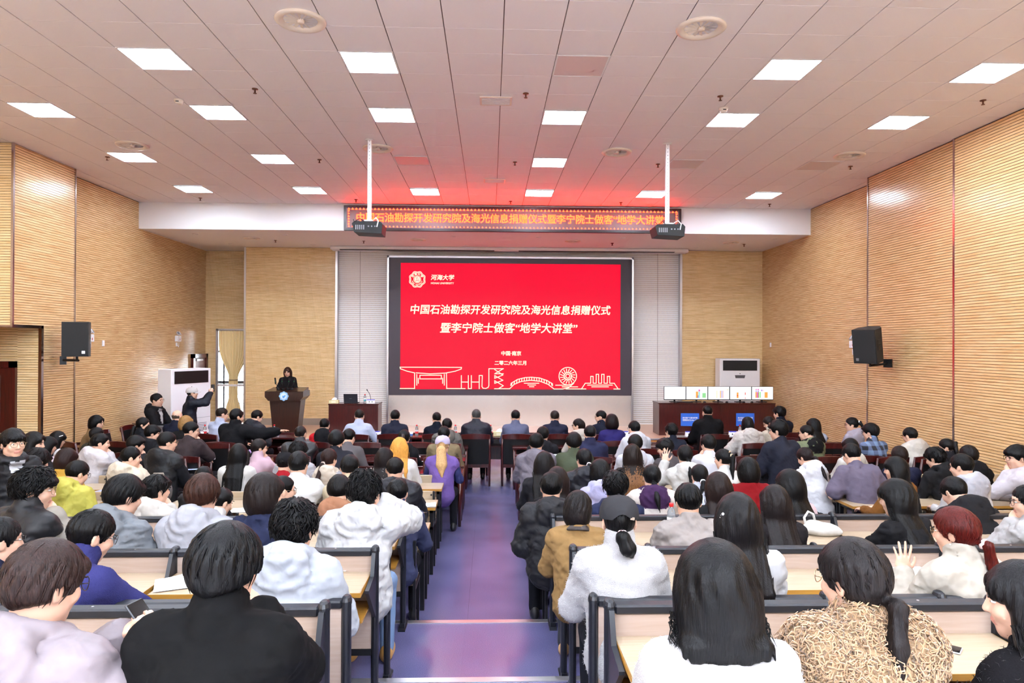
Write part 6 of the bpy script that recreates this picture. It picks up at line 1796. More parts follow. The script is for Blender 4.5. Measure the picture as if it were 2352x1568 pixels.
p('u7', 918, 1005, 9.0, 'person with long orange-blond hair and a white sweater', hair='long', fem=True, hc=(206, 146, 66), top=(238, 236, 236), kind='knit', style='crew', length=.38, vol=.006)
p('u8', 1017, 1000, 9.3, 'person in a lilac cap with wavy blond hair and a purple jacket', yaw=4, hair='capfem', fem=True, hc=(206, 166, 116), hat=((206, 192, 222), True), top=(128, 98, 176), sleeve=(66, 70, 124), style='crew', length=.36)
p('u9', 1232, 994, 9.3, 'person in a grey padded jacket with its hood down by the aisle', yaw=6, hair='bowl', hc=BK, top=(126, 118, 130), kind='puffer', style='hoodjacket')
p('u10', 1318, 993, 9.3, 'dark-haired person in an olive-green jacket', hair='bowl', hc=(20, 16, 17), top=(86, 94, 74), style='collar', kind='suit', vol=.006, bulk=.01)
p('u11', 1459, 997, 9.3, 'person in a pale grey hoodie behind the ombre hair', yaw=8, hair='bowl', hc=BK, top=(218, 218, 228), style='hoodie', bulk=.01)
p('u12', 1522, 1006, 9.3, 'spiky-haired person with glasses turned sideways in a grey-brown jacket', yaw=-25, hy=-40, hp=18, hair='messy', glasses='b', top=(88, 80, 82), style='collar', lean=18)
p('u13', 1626, 997, 9.3, 'person in a white tee with a coloured back print', yaw=-5, hy=-10, hair='bowl', hc=BK, top=(232, 232, 242), style='tee', arms='cheekL')
p('u14', 1786, 963, 9.4, 'tall person with glasses in a plain dark navy sweater', yaw=-20, hy=-30, hair='messy', hc=BK, glasses='b', top=(38, 40, 54), style='crew', bulk=.015)
p('u15', 1952, 1006, 9.4, 'person in cream behind the purple-grey tee', yaw=-6, hy=-12, hair='bob', fem=True, top=(230, 224, 214), style='hoodjacket')
p('u16', 2168, 1006, 9.6, 'person with a dark ponytail and earphone in black near the wall', yaw=-25, hy=-25, hp=20, hair='pony', fem=True, top=(30, 28, 32), style='collar', length=.24)
# --- fifth row
p('v1', 160, 1029, 8.3, 'person with a brown bob and a mustard-yellow jacket', yaw=15, hy=14, hp=20, hair='bob', fem=True, hc=(50, 30, 26), top=(226, 176, 72), style='collar')
p('v2', 303, 1024, 8.3, 'person in a cream hoodie, chin on fist', yaw=25, hy=35, hair='short', hc=BK, top=(236, 220, 196), style='hoodie', arms='chinR', lean=14, bulk=.01)
p('v3', 386, 990, 9.0, 'upright person with glasses in a black padded vest', yaw=20, hy=32, hair='short', hc=BK, glasses='g', top=(28, 28, 31), kind='puffer', style='hoodjacket', sleeve=(26, 26, 30))
p('v4', 549, 1019, 8.6, 'person with long straight black hair over a white sweater, left block', yaw=2, hair='long', fem=True, hc=BK, top=(234, 230, 224), kind='knit', style='crew', length=.34, vol=.004)
p('v5', 690, 1013, 8.75, 'person in a grey and white padded jacket, mostly hidden', yaw=12, hy=20, hp=18, hair='messy', top=(196, 194, 198), kind='puffer', style='hoodjacket', lean=16)
p('v6', 655, 1038, 8.2, 'person in a black cap and red sweater', yaw=5, hair='short', hc=BK, top=(170, 22, 34), style='crew', hat=((28, 27, 30), True), lean=18)
p('v7', 757, 1028, 8.25, 'person with a brown ponytail and cream hood over grey', yaw=5, hy=16, hair='lowpony', fem=True, hc=(56, 34, 30), top=(170, 166, 172), hoodc=(224, 208, 190), style='hoodie', tie=(196, 170, 158), length=.3)
p('v8', 884, 1027, 8.25, 'person with brown-black hair and a fluffy white top left of the black puffer', yaw=3, hy=10, hair='long', fem=True, hc=(32, 22, 22), top=(234, 226, 214), kind='fur', style='crew', length=.22)
p('v9', 1452, 1020, 8.25, 'person with very long brown ombre hair', yaw=2, hair='long', fem=True, hc=[(38, 26, 22), (112, 74, 42)], top=(58, 44, 40), style='crew', length=.44, vol=.004)
p('v10', 1571, 1020, 8.25, 'person in a white hoodie raising an open hand, ponytail with a clip', yaw=0, hr=-4, hair='lowpony', fem=True, hc=BK, top=(232, 228, 222), style='hoodie', arms='waveL2', length=.28, bulk=.01)
p('v11', 1659, 1029, 8.25, 'person with a wavy black ponytail in white, turned left', yaw=-20, hy=-25, hair='pony', fem=True, hc=BK, top=(238, 236, 232), style='crew', tie=(206, 176, 140), length=.28)
p('v12', 1341, 1028, 8.0, 'person with a low ponytail and pearly scrunchie in a black padded jacket', yaw=-6, hy=-12, hair='lowpony', fem=True, hc=BK2, top=(34, 34, 42), kind='puffer', style='hoodjacket', tie=(226, 206, 210), length=.22)
p('v13', 1840, 1027, 8.6, 'bowed person with brown hair in a white hoodie by the first maple desk', yaw=-14, hp=30, hy=-16, hair='lowpony', fem=True, hc=(40, 26, 26), top=(240, 238, 242), style='hoodie', lean=22, length=.26)
p('v14', 1949, 1017, 8.25, 'person in a purple-grey tee with glasses, bare forearms on the desk', yaw=-8, hy=-6, hp=24, hair='short', hc=BK, glasses='b', top=(116, 106, 126), style='tee', lean=22, arms='wide', bulk=.02)
p('v15', 2066, 1024, 8.6, 'brown-haired person in a navy sweatshirt beyond the brown coat', yaw=6, hy=14, hair='bowl', hc=(46, 32, 28), top=(38, 40, 66), style='crew')
p('v16', 2140, 1027, 8.25, 'bowed person in a black hoodie, first of two near the wall', yaw=-12, hy=-20, hp=22, hair='messy', hc=BK, top=(28, 27, 29), style='hoodie', lean=18)
p('v17', 2224, 1022, 8.4, 'person with a swept parting in a black hoodie by the wall joint', yaw=6, hair='bowl', hc=(30, 24, 24), top=(32, 30, 33), style='hoodie', lean=14)
p('v18', 2334, 1021, 7.7, 'person with glasses in profile at the right edge, hand at the mouth, pale hoodie', yaw=-45, hy=-35, hair='bowl', hc=BK, glasses='b', top=(222, 212, 216), style='hoodie', arms='chinL', trous=(96, 122, 150))
# --- sixth row
p('w1', 96, 1029, 7.6, 'dark wavy-haired person with a small clip, dark clothes, entrance side', yaw=12, hy=14, hp=22, hair='messy', hc=(28, 20, 20), fem=True, top=(40, 34, 36), style='crew', lean=16)
p('w2', 187, 1056, 7.3, 'person in a yellow-green jacket holding a phone', yaw=15, hy=16, hp=22, hair='short', hc=BK, glasses='b', top=(206, 196, 84), kind='shell', style='hoodjacket', arms='phone', lean=20, bulk=.015)
p('w3', 470, 1069, 7.3, 'dark-haired person almost hidden between two nearer heads', hp=14, hair='short', hc=BK, top=(40, 38, 42), style='crew')
p('w4', 687, 1035, 7.25, 'person in a plain white sweatshirt, hand at the cheek, left block', yaw=2, hy=4, hair='short', hc=BK, top=(238, 236, 234), style='crew', arms='chinR', lean=12, bulk=.015, vol=.004)
p('w5', 804, 1042, 7.25, 'short-haired person in a pale khaki jacket', hair='short', hc=BK, top=(222, 204, 172), style='collar', lean=12)
p('w6', 908, 1047, 7.25, 'close-cropped person in a black puffer with a white back mark', hair='fade', hc=(30, 25, 24), top=(30, 30, 38), kind='puffer', style='hoodjacket', bulk=.01)
p('w7', 1250, 1036, 7.6, 'person with long black hair over a black hoodie by the aisle', yaw=4, hair='long', fem=True, hc=(24, 20, 21), top=(34, 33, 38), style='hoodie', length=.26)
p('w8', 1377, 1054, 7.25, 'person in a lavender hoodie', yaw=-6, hy=-8, hair='bob', fem=True, hc=BK2, top=(200, 196, 236), style='hoodie')
p('w9', 1497, 1064, 6.95, 'person in a cream puffer with a purple hood and dark tied hair', yaw=4, hair='lowpony', fem=True, hc=BK, top=(230, 218, 208), kind='puffer', style='hoodjacket', hoodc=(74, 44, 84), length=.24, bulk=.01)
p('w10', 1606, 1064, 7.25, 'person with a low bun and pearl scrunchie in pale blue-white', hair='lowpony', fem=True, hc=BK2, top=(222, 226, 244), style='collar', tie=(240, 236, 236), length=.12)
p('w11', 1717, 1052, 7.25, 'person with a black bob and a dark red coat', yaw=-4, hair='bob', fem=True, hc=BK, top=(140, 12, 20), style='coat', vol=.01, bulk=.015)
p('w12', 2055, 1048, 7.25, 'person with long black hair and a brown coat, face in profile', yaw=-25, hy=-25, hair='long', fem=True, hc=BK, top=(134, 84, 34), style='coat', length=.34)
p('w13', 2203, 1040, 7.25, 'person with glasses in a white jacket with a grey hood', yaw=-15, hy=-18, hp=14, hair='short', hc=BK, glasses='b', top=(226, 222, 220), hoodc=(206, 204, 212), style='hoodie', lean=14)
# --- seventh row
p('x1', 362, 1089, 6.3, 'person with black hair in a cream hoodie, hand by the face, entrance-side block', yaw=15, hy=25, hair='messy', hc=BK, top=(230, 222, 212), style='hoodie', arms='chinR', lean=14)
p('x2', 516, 1118, 6.3, 'person in a white and red jacket, bent low beside the reddish-brown hair', yaw=15, hy=20, hp=20, hair='short', hc=BK, top=(236, 232, 230), sleeve=(150, 18, 40), style='collar', lean=24)
p('x3', 652, 1090, 6.3, 'person with round glasses in profile behind the brown bob', yaw=25, hy=35, hair='fade', hc=BK, glasses='g', top=(72, 78, 66), style='crew', lean=12)
p('x4', 782, 1091, 6.25, 'bowed person in a brown hoodie', hp=26, hair='bowl', hc=BK, top=(176, 122, 92), style='hoodie', lean=20)
p('x5', 914, 1096, 6.25, 'short-haired person in a slate-navy jacket at the aisle', hair='short', hc=BK2, top=(66, 70, 104), style='zip', lean=10)
p('x6', 1280, 1071, 6.6, 'person with brown hair in black, half hidden at the aisle', yaw=4, hair='long', fem=True, hc=(40, 26, 24), top=(28, 27, 30), style='crew', length=.26)
p('x7', 1266, 1083, 6.2, 'person with black hair in a black hooded jacket at the aisle end', hair='short', hc=BK, top=(36, 35, 39), kind='shell', style='hoodjacket', arms='lap', vol=.006, bulk=.015)
p('x8', 1413, 1082, 6.25, 'curly-haired person in a navy hoodie just beyond the black cap', hair='curly', hc=BK2, top=(40, 46, 78), style='hoodie')
p('x9', 1649, 1086, 6.25, 'person with long brown hair over a black top, right block', yaw=2, hair='long', fem=True, hc=(42, 28, 25), top=(24, 23, 25), style='crew', length=.2, vol=.01)
p('x10', 1812, 1080, 6.25, 'person with long black hair and a pale pink coat', yaw=-14, hy=-14, hair='long', fem=True, hc=BK, glasses='g', top=(230, 198, 202), style='coat', length=.26, vol=.01)
p('x11', 2176, 1094, 6.25, 'person slumped forward in a plain black hoodie', yaw=-6, hp=32, hy=-10, hair='short', hc=BK, top=(32, 31, 34), style='hoodie', lean=30, arms='wide', bulk=.02)
p('x12', 2400, 1065, 6.3, 'person in a black jacket at the right edge, only an arm showing', yaw=-20, hair='short', hc=BK, top=(26, 26, 28), style='collar', arms='chinL')
# --- first tier
T1 = dict(tier=1)
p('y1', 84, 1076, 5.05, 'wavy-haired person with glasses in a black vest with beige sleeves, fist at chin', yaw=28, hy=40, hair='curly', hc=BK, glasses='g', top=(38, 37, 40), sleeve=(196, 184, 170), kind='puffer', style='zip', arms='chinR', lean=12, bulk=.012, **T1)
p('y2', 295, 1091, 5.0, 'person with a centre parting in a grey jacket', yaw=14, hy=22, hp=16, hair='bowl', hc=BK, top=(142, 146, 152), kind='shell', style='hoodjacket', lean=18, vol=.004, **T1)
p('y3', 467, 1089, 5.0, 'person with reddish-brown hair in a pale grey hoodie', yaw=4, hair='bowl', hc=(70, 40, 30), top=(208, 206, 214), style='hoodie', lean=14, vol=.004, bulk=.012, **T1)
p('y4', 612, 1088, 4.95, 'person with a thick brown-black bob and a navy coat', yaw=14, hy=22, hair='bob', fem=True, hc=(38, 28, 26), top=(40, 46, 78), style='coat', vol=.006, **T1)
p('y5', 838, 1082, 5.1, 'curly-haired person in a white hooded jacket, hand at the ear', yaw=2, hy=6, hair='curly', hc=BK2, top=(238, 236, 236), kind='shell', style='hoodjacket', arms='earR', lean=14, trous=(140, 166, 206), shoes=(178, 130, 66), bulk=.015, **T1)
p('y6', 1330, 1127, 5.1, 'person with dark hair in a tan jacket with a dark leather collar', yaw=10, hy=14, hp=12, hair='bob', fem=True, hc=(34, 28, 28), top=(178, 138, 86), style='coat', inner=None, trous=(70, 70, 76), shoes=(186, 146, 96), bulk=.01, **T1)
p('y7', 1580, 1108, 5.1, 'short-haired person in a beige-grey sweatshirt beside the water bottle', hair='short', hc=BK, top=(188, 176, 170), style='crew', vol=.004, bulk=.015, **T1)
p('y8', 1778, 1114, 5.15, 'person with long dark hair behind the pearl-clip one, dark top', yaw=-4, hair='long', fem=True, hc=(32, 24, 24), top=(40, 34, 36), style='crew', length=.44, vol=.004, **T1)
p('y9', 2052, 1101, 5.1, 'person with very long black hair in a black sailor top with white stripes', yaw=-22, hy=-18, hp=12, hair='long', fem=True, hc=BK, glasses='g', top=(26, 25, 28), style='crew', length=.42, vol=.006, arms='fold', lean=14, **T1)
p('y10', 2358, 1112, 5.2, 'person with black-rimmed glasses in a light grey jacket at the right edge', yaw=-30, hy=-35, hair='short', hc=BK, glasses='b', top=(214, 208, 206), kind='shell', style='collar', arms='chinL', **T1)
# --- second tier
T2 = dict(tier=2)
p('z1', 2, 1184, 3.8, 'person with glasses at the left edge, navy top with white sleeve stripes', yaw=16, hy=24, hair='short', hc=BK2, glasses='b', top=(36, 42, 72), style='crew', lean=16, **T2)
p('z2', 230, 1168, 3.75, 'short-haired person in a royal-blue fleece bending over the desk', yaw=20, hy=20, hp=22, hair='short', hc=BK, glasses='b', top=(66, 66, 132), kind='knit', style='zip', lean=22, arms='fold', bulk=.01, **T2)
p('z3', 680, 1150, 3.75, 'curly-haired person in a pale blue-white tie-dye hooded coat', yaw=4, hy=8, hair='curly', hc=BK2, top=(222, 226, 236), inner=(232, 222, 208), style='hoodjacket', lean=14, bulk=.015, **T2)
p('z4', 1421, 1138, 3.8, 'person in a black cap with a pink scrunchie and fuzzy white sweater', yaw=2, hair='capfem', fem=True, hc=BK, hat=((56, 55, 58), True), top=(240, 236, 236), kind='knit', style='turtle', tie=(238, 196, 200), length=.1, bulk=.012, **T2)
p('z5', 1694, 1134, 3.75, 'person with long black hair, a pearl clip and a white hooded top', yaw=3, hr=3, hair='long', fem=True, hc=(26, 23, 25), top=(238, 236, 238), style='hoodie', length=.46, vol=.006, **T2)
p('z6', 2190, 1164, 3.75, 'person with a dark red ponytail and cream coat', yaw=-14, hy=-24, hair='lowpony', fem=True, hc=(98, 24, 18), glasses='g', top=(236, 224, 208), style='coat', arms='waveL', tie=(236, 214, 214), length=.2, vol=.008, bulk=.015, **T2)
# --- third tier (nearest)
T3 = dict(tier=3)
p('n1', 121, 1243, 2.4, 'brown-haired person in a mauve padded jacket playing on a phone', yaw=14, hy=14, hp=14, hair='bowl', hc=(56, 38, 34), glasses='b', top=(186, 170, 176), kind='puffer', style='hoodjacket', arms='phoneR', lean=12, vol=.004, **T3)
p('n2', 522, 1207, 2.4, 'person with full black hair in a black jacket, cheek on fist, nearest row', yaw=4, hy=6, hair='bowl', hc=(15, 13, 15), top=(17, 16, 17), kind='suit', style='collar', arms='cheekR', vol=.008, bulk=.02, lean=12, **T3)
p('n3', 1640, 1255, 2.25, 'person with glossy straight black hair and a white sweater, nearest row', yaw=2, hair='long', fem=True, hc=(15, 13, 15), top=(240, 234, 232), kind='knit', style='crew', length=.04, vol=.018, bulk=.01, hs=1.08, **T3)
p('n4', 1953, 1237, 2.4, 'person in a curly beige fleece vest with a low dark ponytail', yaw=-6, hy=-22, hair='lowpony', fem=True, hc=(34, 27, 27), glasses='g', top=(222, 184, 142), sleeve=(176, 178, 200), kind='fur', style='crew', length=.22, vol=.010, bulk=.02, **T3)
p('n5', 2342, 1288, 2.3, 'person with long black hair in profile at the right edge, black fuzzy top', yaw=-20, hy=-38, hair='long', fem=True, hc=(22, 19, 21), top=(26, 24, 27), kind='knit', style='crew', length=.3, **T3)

# dark chairs under the people of the dark rows, and the empty ones in sight
for q in PEOPLE.values():
    if q['Y'] > 9.85 and q['label'].find('standing') < 0 and q['label'].find('lectern') < 0 and q['label'].find('photographing') < 0:
        short = ' '.join(q['label'].replace('person', '').replace(',', ' ').split()[:9])
        dark_chair(float(q['x']), float(q['root'][1]) - .02, -math.radians(q['yaw']) * .5, 'dark wooden chair taken by the ' + short if not short.startswith(('in ', 'with ', 'whose')) else 'dark wooden chair taken by someone ' + short)
for (px, Y, rz, lab) in ((507, 11.65, 0, 'empty dark chair behind the pointing person'), (438, 10.3, 0, 'empty dark chair at the dark brown printed sweatshirt'), (1712, 10.3, 0, 'empty dark chair right behind the roomy cream jacket'),
                         (1802, 10.25, 0, 'empty dark chair behind the tall navy sweater'), (1916, 11.6, 0, 'empty dark chair between the olive jacket and the lilac-grey hoodie'), (1965, 10.3, 0, 'empty dark chair left of the plaid shirt'),
                         (2110, 10.25, 0, 'empty dark chair just beyond the cream puffer'), (962, 11.7, 0, 'empty dark chair beyond the claw clip'), (845, 11.7, 0, 'empty dark chair behind the pale blue shirt with thinning crown')):
    q = atY(px, 1000, Y); dark_chair(float(q[0]), Y, rz, lab)
for (x, y, lab) in ((-6.85, 12.95, 'empty dark chair turned sideways beside the brown coat, nearer one'), (-6.75, 13.7, 'empty dark chair turned sideways beyond the brown coat, farther one')):
    dark_chair(x, y, -pi / 2, lab)
# ================================================================== things on tables and seats, marks on clothes
def on(px, Y, z):
    """a point on a horizontal top: pixel column px at depth Y"""
    q = atY(px, 800, Y); return float(q[0]), Y, z
for px, lab, teal in ((885, 'red-capped bottle on the front table left of the navy suit', 0), (958, 'red-capped bottle on the front table between the navy and black suits', 0), (1047, 'red-capped bottle on the front table left of the quilted jacket', 0),
                      (1128, 'red-capped bottle on the front table between the aisle-head pair', 0), (1205, 'red-capped bottle on the front table just right of the grey-blue suit', 0), (1292, 'red-capped bottle on the front table right of the navy suit back', 0),
                      (472, 'red-capped bottle on the front table beside the pale blue shirt with glasses', 0), (631, 'red-capped bottle on the front table behind the pointing hand', 0), (1700, 'red-capped bottle on the front table before the black bob', 0)):
    x, y, z = on(px, 13.58, .752); bottle(x, y, z, lab, teal)
for px, lab in ((862, 'name card on the front table beside the shirt with thinning crown'), (1432, 'name card on the front table right of the royal-blue top'), (1586, 'name card on the front table before the broad black suit'), (1686, 'name card on the front table beside the cream hooded jacket'), (1770, 'name card on the front table at the cream coat'), (375, 'name card on the front table beside the bald person')):
    x, y, z = on(px, 13.62, .752); name_card(x, y, z, lab)
for px, lab in ((876, 'paper cup on the front table left of the navy suit'), (946, 'paper cup on the front table right of the navy suit'), (639, 'paper cup on the front table near the pointing hand'), (466, 'paper cup beside the bottle in front of the photographer')):
    x, y, z = on(px, 13.56, .752); cup(x, y, z, lab)
x, y, z = on(1147, 13.66, .752); tissue_box(x, y, z, 'yellow tissue box on the front table at the aisle head')
x, y, z = on(1400, 13.7, .752); tissue_box(x, y, z, 'yellow tissue box on the front table behind the royal-blue top')
x, y, z = on(486, 10.9, .752); tissue_box(x, y, z, 'white tissue pack on the dark desk beside the printed sweatshirt', .3, M_PAPER, .55)
# laptops
M_SILVER = mat('laptop_silver', (176, 178, 182), rough=.35, metal=.6)
def laptop(x, y, z, rz, lab, screen=False):
    l = empty('laptop', (x, y, z), rz, lab, 'laptop')
    MB().cbox(-.16, .16, -.22, 0, 0, .014, .004).build('laptop_base', M_SILVER, l)
    M = Matrix.Translation((0, 0, .012)) @ Matrix.Rotation(math.radians(-15), 4, 'X')
    MB().cbox(-.16, .16, 0, .008, 0, .21, .003, M=M).build('laptop_lid', M_SILVER, l)
    if screen: MB().box(-.15, .15, -.002, 0, .012, .2, M=M).build('screen', emis('laptop_screen', (214, 226, 244), .9), l)
    else: MB().box(-.15, .15, -.002, 0, .012, .2, M=M).build('screen', M_BLACKPL, l)
x, y, z = on(1289, 9.98, .752); laptop(x, y, z, 0, 'open laptop with a lit screen between the grey padded and olive jackets', True)
x, y, z = on(372, 13.6, .752); laptop(x, y, z, pi * .9, 'silver laptop lid on the front table before the open black jacket')
# phones
def phone(x, y, z, rz, lab, edge=(190, 190, 196), lit=False, tilt=0.0, parent=None):
    e = empty('phone', (x, y, z), rz, lab, 'phone')
    e.rotation_euler = (tilt, 0, rz)
    MB().cbox(-.037, .037, -.078, .078, 0, .008, .003).build('phone_body', mat('phone_edge_%d_%d_%d' % edge, edge, rough=.3, metal=.4), e)
    MB().box(-.034, .034, -.074, .074, .008, .0088).build('screen', emis('phone_lit', (206, 214, 250), 1.0) if lit else mat('phone_glass', (14, 13, 15), rough=.08), e)
    return e
def top_at(px, py, z):
    d = ray(px, py); t = (z - CAM_Z) / d[2]; q = np.array([0, 0, CAM_Z]) + d * t
    return float(q[0]), float(q[1]), z
x, y, z = top_at(2160, 1486, TIER[3] + .80); phone(x, y, z, math.radians(48), 'black phone with silver edge on the nearest desk beside the fleece vest')
x, y, z = top_at(2053, 1321, TIER[2] + .80); phone(x, y, z, math.radians(62), 'phone with a cream edge on the desk before the dark red ponytail', (230, 214, 160))
x, y, z = top_at(1944, 1214, TIER[1] + .80); phone(x, y, z, math.radians(70), 'dark phone beside the white tote bag', (40, 38, 40))
x, y, z = top_at(232, 1122, .80); phone(x, y, z - .03, math.radians(-20), 'lit phone in front of the yellow-green jacket', (200, 200, 206), True)
x, y, z = top_at(218, 1112, .752); phone(x, y + .25, z, math.radians(60), 'dark phone lying on the maple desk by the yellow-green jacket', (40, 38, 42))
x, y, z = top_at(2283, 1143, .752)
ms = MB().lathe([(0, .026), (.03, .024), (.045, .014), (.046, 0)], 18).build('mouse', M_PLASTW, None, smooth=True, loc=(x, y, z)); ms.scale = (1.3, .8, 1); tag(ms, 'white oval case on the maple desk near the right edge', 'case')
# papers
def paper(px, py, z, w, h, rz, lab, curl=.02):
    x, y, z = top_at(px, py, z)
    mb = MB(); N = 8
    for k in range(2):
        vs = []
        for i in range(N + 1):
            for j in range(N + 1):
                u, v = i / N - .5, j / N - .5
                vs.append((u * w + k * .012, v * h - k * .01, .003 + k * .004 + curl * (u + .5) ** 2 * (v + .5) ** 2))
        mb.add(vs, [(i * (N + 1) + j, (i + 1) * (N + 1) + j, (i + 1) * (N + 1) + j + 1, i * (N + 1) + j + 1) for i in range(N) for j in range(N)])
    o = mb.build('paper_sheets', M_PAPER, None, smooth=True, loc=(x, y, z)); o.rotation_euler = (0, 0, rz)
    tag(o, lab, 'paper')
paper(418, 1338, TIER[2] + .80, .30, .24, .4, 'white papers on the desk beside the royal-blue fleece', .05)
paper(785, 1298, TIER[2] + .80, .16, .22, -.3, 'folded white note beside the tie-dye coat', .04)
paper(1372, 1306, TIER[2] + .80, .15, .2, .5, 'white sheet on the desk between the fuzzy sweater and pearl-clip hair', .03)
paper(2072, 1306, TIER[2] + .80, .21, .29, .35, 'white printed papers before the dark red ponytail', .03)
paper(986, 1160, .752, .12, .18, .1, 'white sheet on the maple desk beside the black puffer', .01)
paper(560, 1172, .752, .28, .2, .1, 'white papers on the maple desk left of the brown bob', .02)
paper(952, 1048, .752, .14, .2, .3, 'white sheet on the dark desk beside the orange-blond hair', .01)
x, y, z = top_at(452, 1076, .76)
fo = MB().cbox(-.14, .14, -.1, .1, 0, .012, .004).build('folder', mat('folder_blue', (190, 206, 240), rough=.35), None, loc=(x, y, z)); fo.rotation_euler = (0, 0, .3); tag(fo, 'pale blue plastic folder behind the black padded vest', 'folder')
# bottle on the first tier desk and a white drinking bottle
x, y, z = top_at(1541, 1226, TIER[1] + .80); bottle(x, 5.8, z, 'red-capped water bottle on the tier desk beside the beige-grey sweatshirt', True, 1.15)
wbx, wby, wbz = on(1405, 7.95, .752)
wb_ = empty('drinking_bottle', (wbx, wby, wbz), 0, 'white drinking bottle with a straw spout left of the ombre hair', 'bottle')
MB().lathe([(0, 0), (.035, 0), (.038, .02), (.038, .12), (.03, .14), (.026, .145)], 18).build('bottle_body', M_PLASTW, wb_, smooth=True)
MB().lathe([(.03, .145), (.03, .165), (.014, .175), (.013, .2)], 16).build('lid', M_WHITE, wb_, smooth=True)
MB().tube([(0, 0, .19), (0, 0, .24)], .007, 8).build('straw', M_WHITE, wb_)
# white tote bag
tx, ty, tz = top_at(1893, 1232, TIER[1] + .80)
tb = empty('tote_bag', (tx, ty + .06, tz), -.15, 'white cloth tote bag lying on the tier desk', 'bag')
def tote(p):
    d = ell(p, (0, 0, .045), (.15, .085, .055)); d = smin(d, ell(p, (.08, .02, .025), (.10, .07, .03)), .03); d = smin(d, ell(p, (-.06, .0, .07), (.07, .05, .05)), .03)
    d = d + .010 * np.abs(noise(p, 30, 3, 4)) + .005 * np.abs(noise(p, 70, 1, 4)) - .006
    return smax(d, -p[:, 2], .006)
V, Q = surface(tote, (-.24, -.16, -.02), (.26, .16, .18), .008)
raw_mesh('bag_body', V, Q, [cloth_mat((240, 236, 230), 'plain')], tb)
MB().tube([(-.12, 0, .07), (-.135, 0, .14), (-.10, .01, .19), (-.06, .01, .17), (-.04, 0, .09)], .011, 8).build('bag_handle', cloth_mat((240, 236, 230), 'plain'), tb, smooth=True)
# grey backpack behind the cream hoodie
bx, by, _ = on(366, 7.95, 0)
bp_ = empty('backpack', (bx, by, .752), .1, 'grey backpack standing behind the cream hoodie', 'bag')
def pack(p): return ell(p, (0, 0, .13), (.15, .08, .17)) + .004 * noise(p, 30, 1)
V, Q = surface(lambda p: smax(pack(p), -p[:, 2], .01), (-.2, -.14, -.03), (.2, .14, .34), .012)
raw_mesh('pack_body', V, Q, [cloth_mat((96, 92, 94), 'shell')], bp_)
MB().tube([(-.06, .0, .29), (-.05, 0, .33), (.05, 0, .33), (.06, 0, .29)], .010, 8).build('pack_handle', cloth_mat((168, 156, 142), 'plain'), bp_, smooth=True)
MB().tube([(-.12, -.06, .22), (-.07, -.075, .25), (.07, -.075, .25), (.12, -.06, .22)], .004, 6).build('zip', M_ALU, bp_)

# phone in the hands of the nearest brown-haired person; phone of the photographer
def held(id, off, rot, lab, s=1.0):
    q = PEOPLE[id]; a = (q['arm'][0][2] + q['arm'][1][2]) / 2 + np.array(off)
    Mw = Matrix.Translation(Vector(q['root'])) @ Matrix.Rotation(-math.radians(q['yaw']), 4, 'Z') @ Matrix.Scale(q['k'], 4) @ Matrix.Translation(Vector(a)) @ Euler(rot).to_matrix().to_4x4()
    e = phone(0, 0, 0, 0, lab, (40, 40, 44)); e.matrix_world = Mw @ Matrix.Scale(s, 4)
held('n1', (0, .05, .05), (math.radians(50), 0, math.radians(90)), 'black phone held sideways by the mauve padded jacket', 1.05)
held('photo', (0, .06, .12), (math.radians(80), 0, math.radians(90)), 'phone held up by the photographer in the white cap', 1.0)

# small marks that lie on the clothes
def on_back(id, h, dx, build, name, m, dy=-.02):
    """flat print on the back: shrink-wrapped onto the garment"""
    q = PEOPLE[id]; o = q['o']
    g = [c for c in o.children if c.name.split('.')[0] in ('hoodie', 'hooded_jacket', 'suit_jacket', 'coat', 'tee_shirt', 'jacket', 'sweater')][0]
    c = q['sp'](h)
    n = build(name, m, o)
    n.location = (dx, q['backy'](c[2]) - .06 + dy, c[2])
    sw = n.modifiers.new('wrap', 'SHRINKWRAP'); sw.target = g; sw.wrap_method = 'PROJECT'; sw.use_project_y = True; sw.use_project_z = False; sw.use_positive_direction = True; sw.use_negative_direction = False; sw.offset = .003; sw.wrap_mode = 'OUTSIDE_SURFACE'
    return n
def plate(polys):
    def b(name, m, o):
        mb = MB()
        for poly in polys:
            # fine grid so that the wrap follows the cloth
            mb.add([(x, 0, z) for x, z in poly], [tuple(range(len(poly)))])
        return mb.build(name, m, o)
    return b
def ringpts(cx, cz, r0, r1, a0, a1, n=14):
    P = []
    for k in range(n):
        u, v = a0 + (a1 - a0) * k / n, a0 + (a1 - a0) * (k + 1) / n
        P.append([(cx + r0 * math.cos(u), cz + r0 * math.sin(u)), (cx + r1 * math.cos(u), cz + r1 * math.sin(u)), (cx + r1 * math.cos(v), cz + r1 * math.sin(v)), (cx + r0 * math.cos(v), cz + r0 * math.sin(v))])
    return P
PR = lambda c, n: mat('print_' + n, c, rough=.7)
on_back('t4', .36, -.04, plate(ringpts(0, 0, .07, .085, 3.4, 6.0)), 'print', PR((200, 30, 44), 'red'))
on_back('t4', .36, -.04, plate([[(-.012, -.05), (.012, -.05), (.012, .04), (-.012, .04)], [(0, -.0), (.05, -.03), (.06, -.015), (.01, .02)], [(0, 0), (-.05, -.03), (-.06, -.015), (-.01, .02)]]), 'print', PR((60, 160, 90), 'green'))
def txt(body, size, width):
    def b(name, m, o):
        n = text_obj(body, size, m, o, (0, 0, 0), width=width, bold=.0006, ext=0.0, name=name)
        return n
    return b
def flat_text(id, body, h, dx, width, col, name, yofs=.01):
    q = PEOPLE[id]; c = q['sp'](h)
    text_obj(body, .05, PR(col, name), q['o'], (dx, q['backy'](c[2]) - yofs, c[2]), width=width, bold=.0008, name='print')
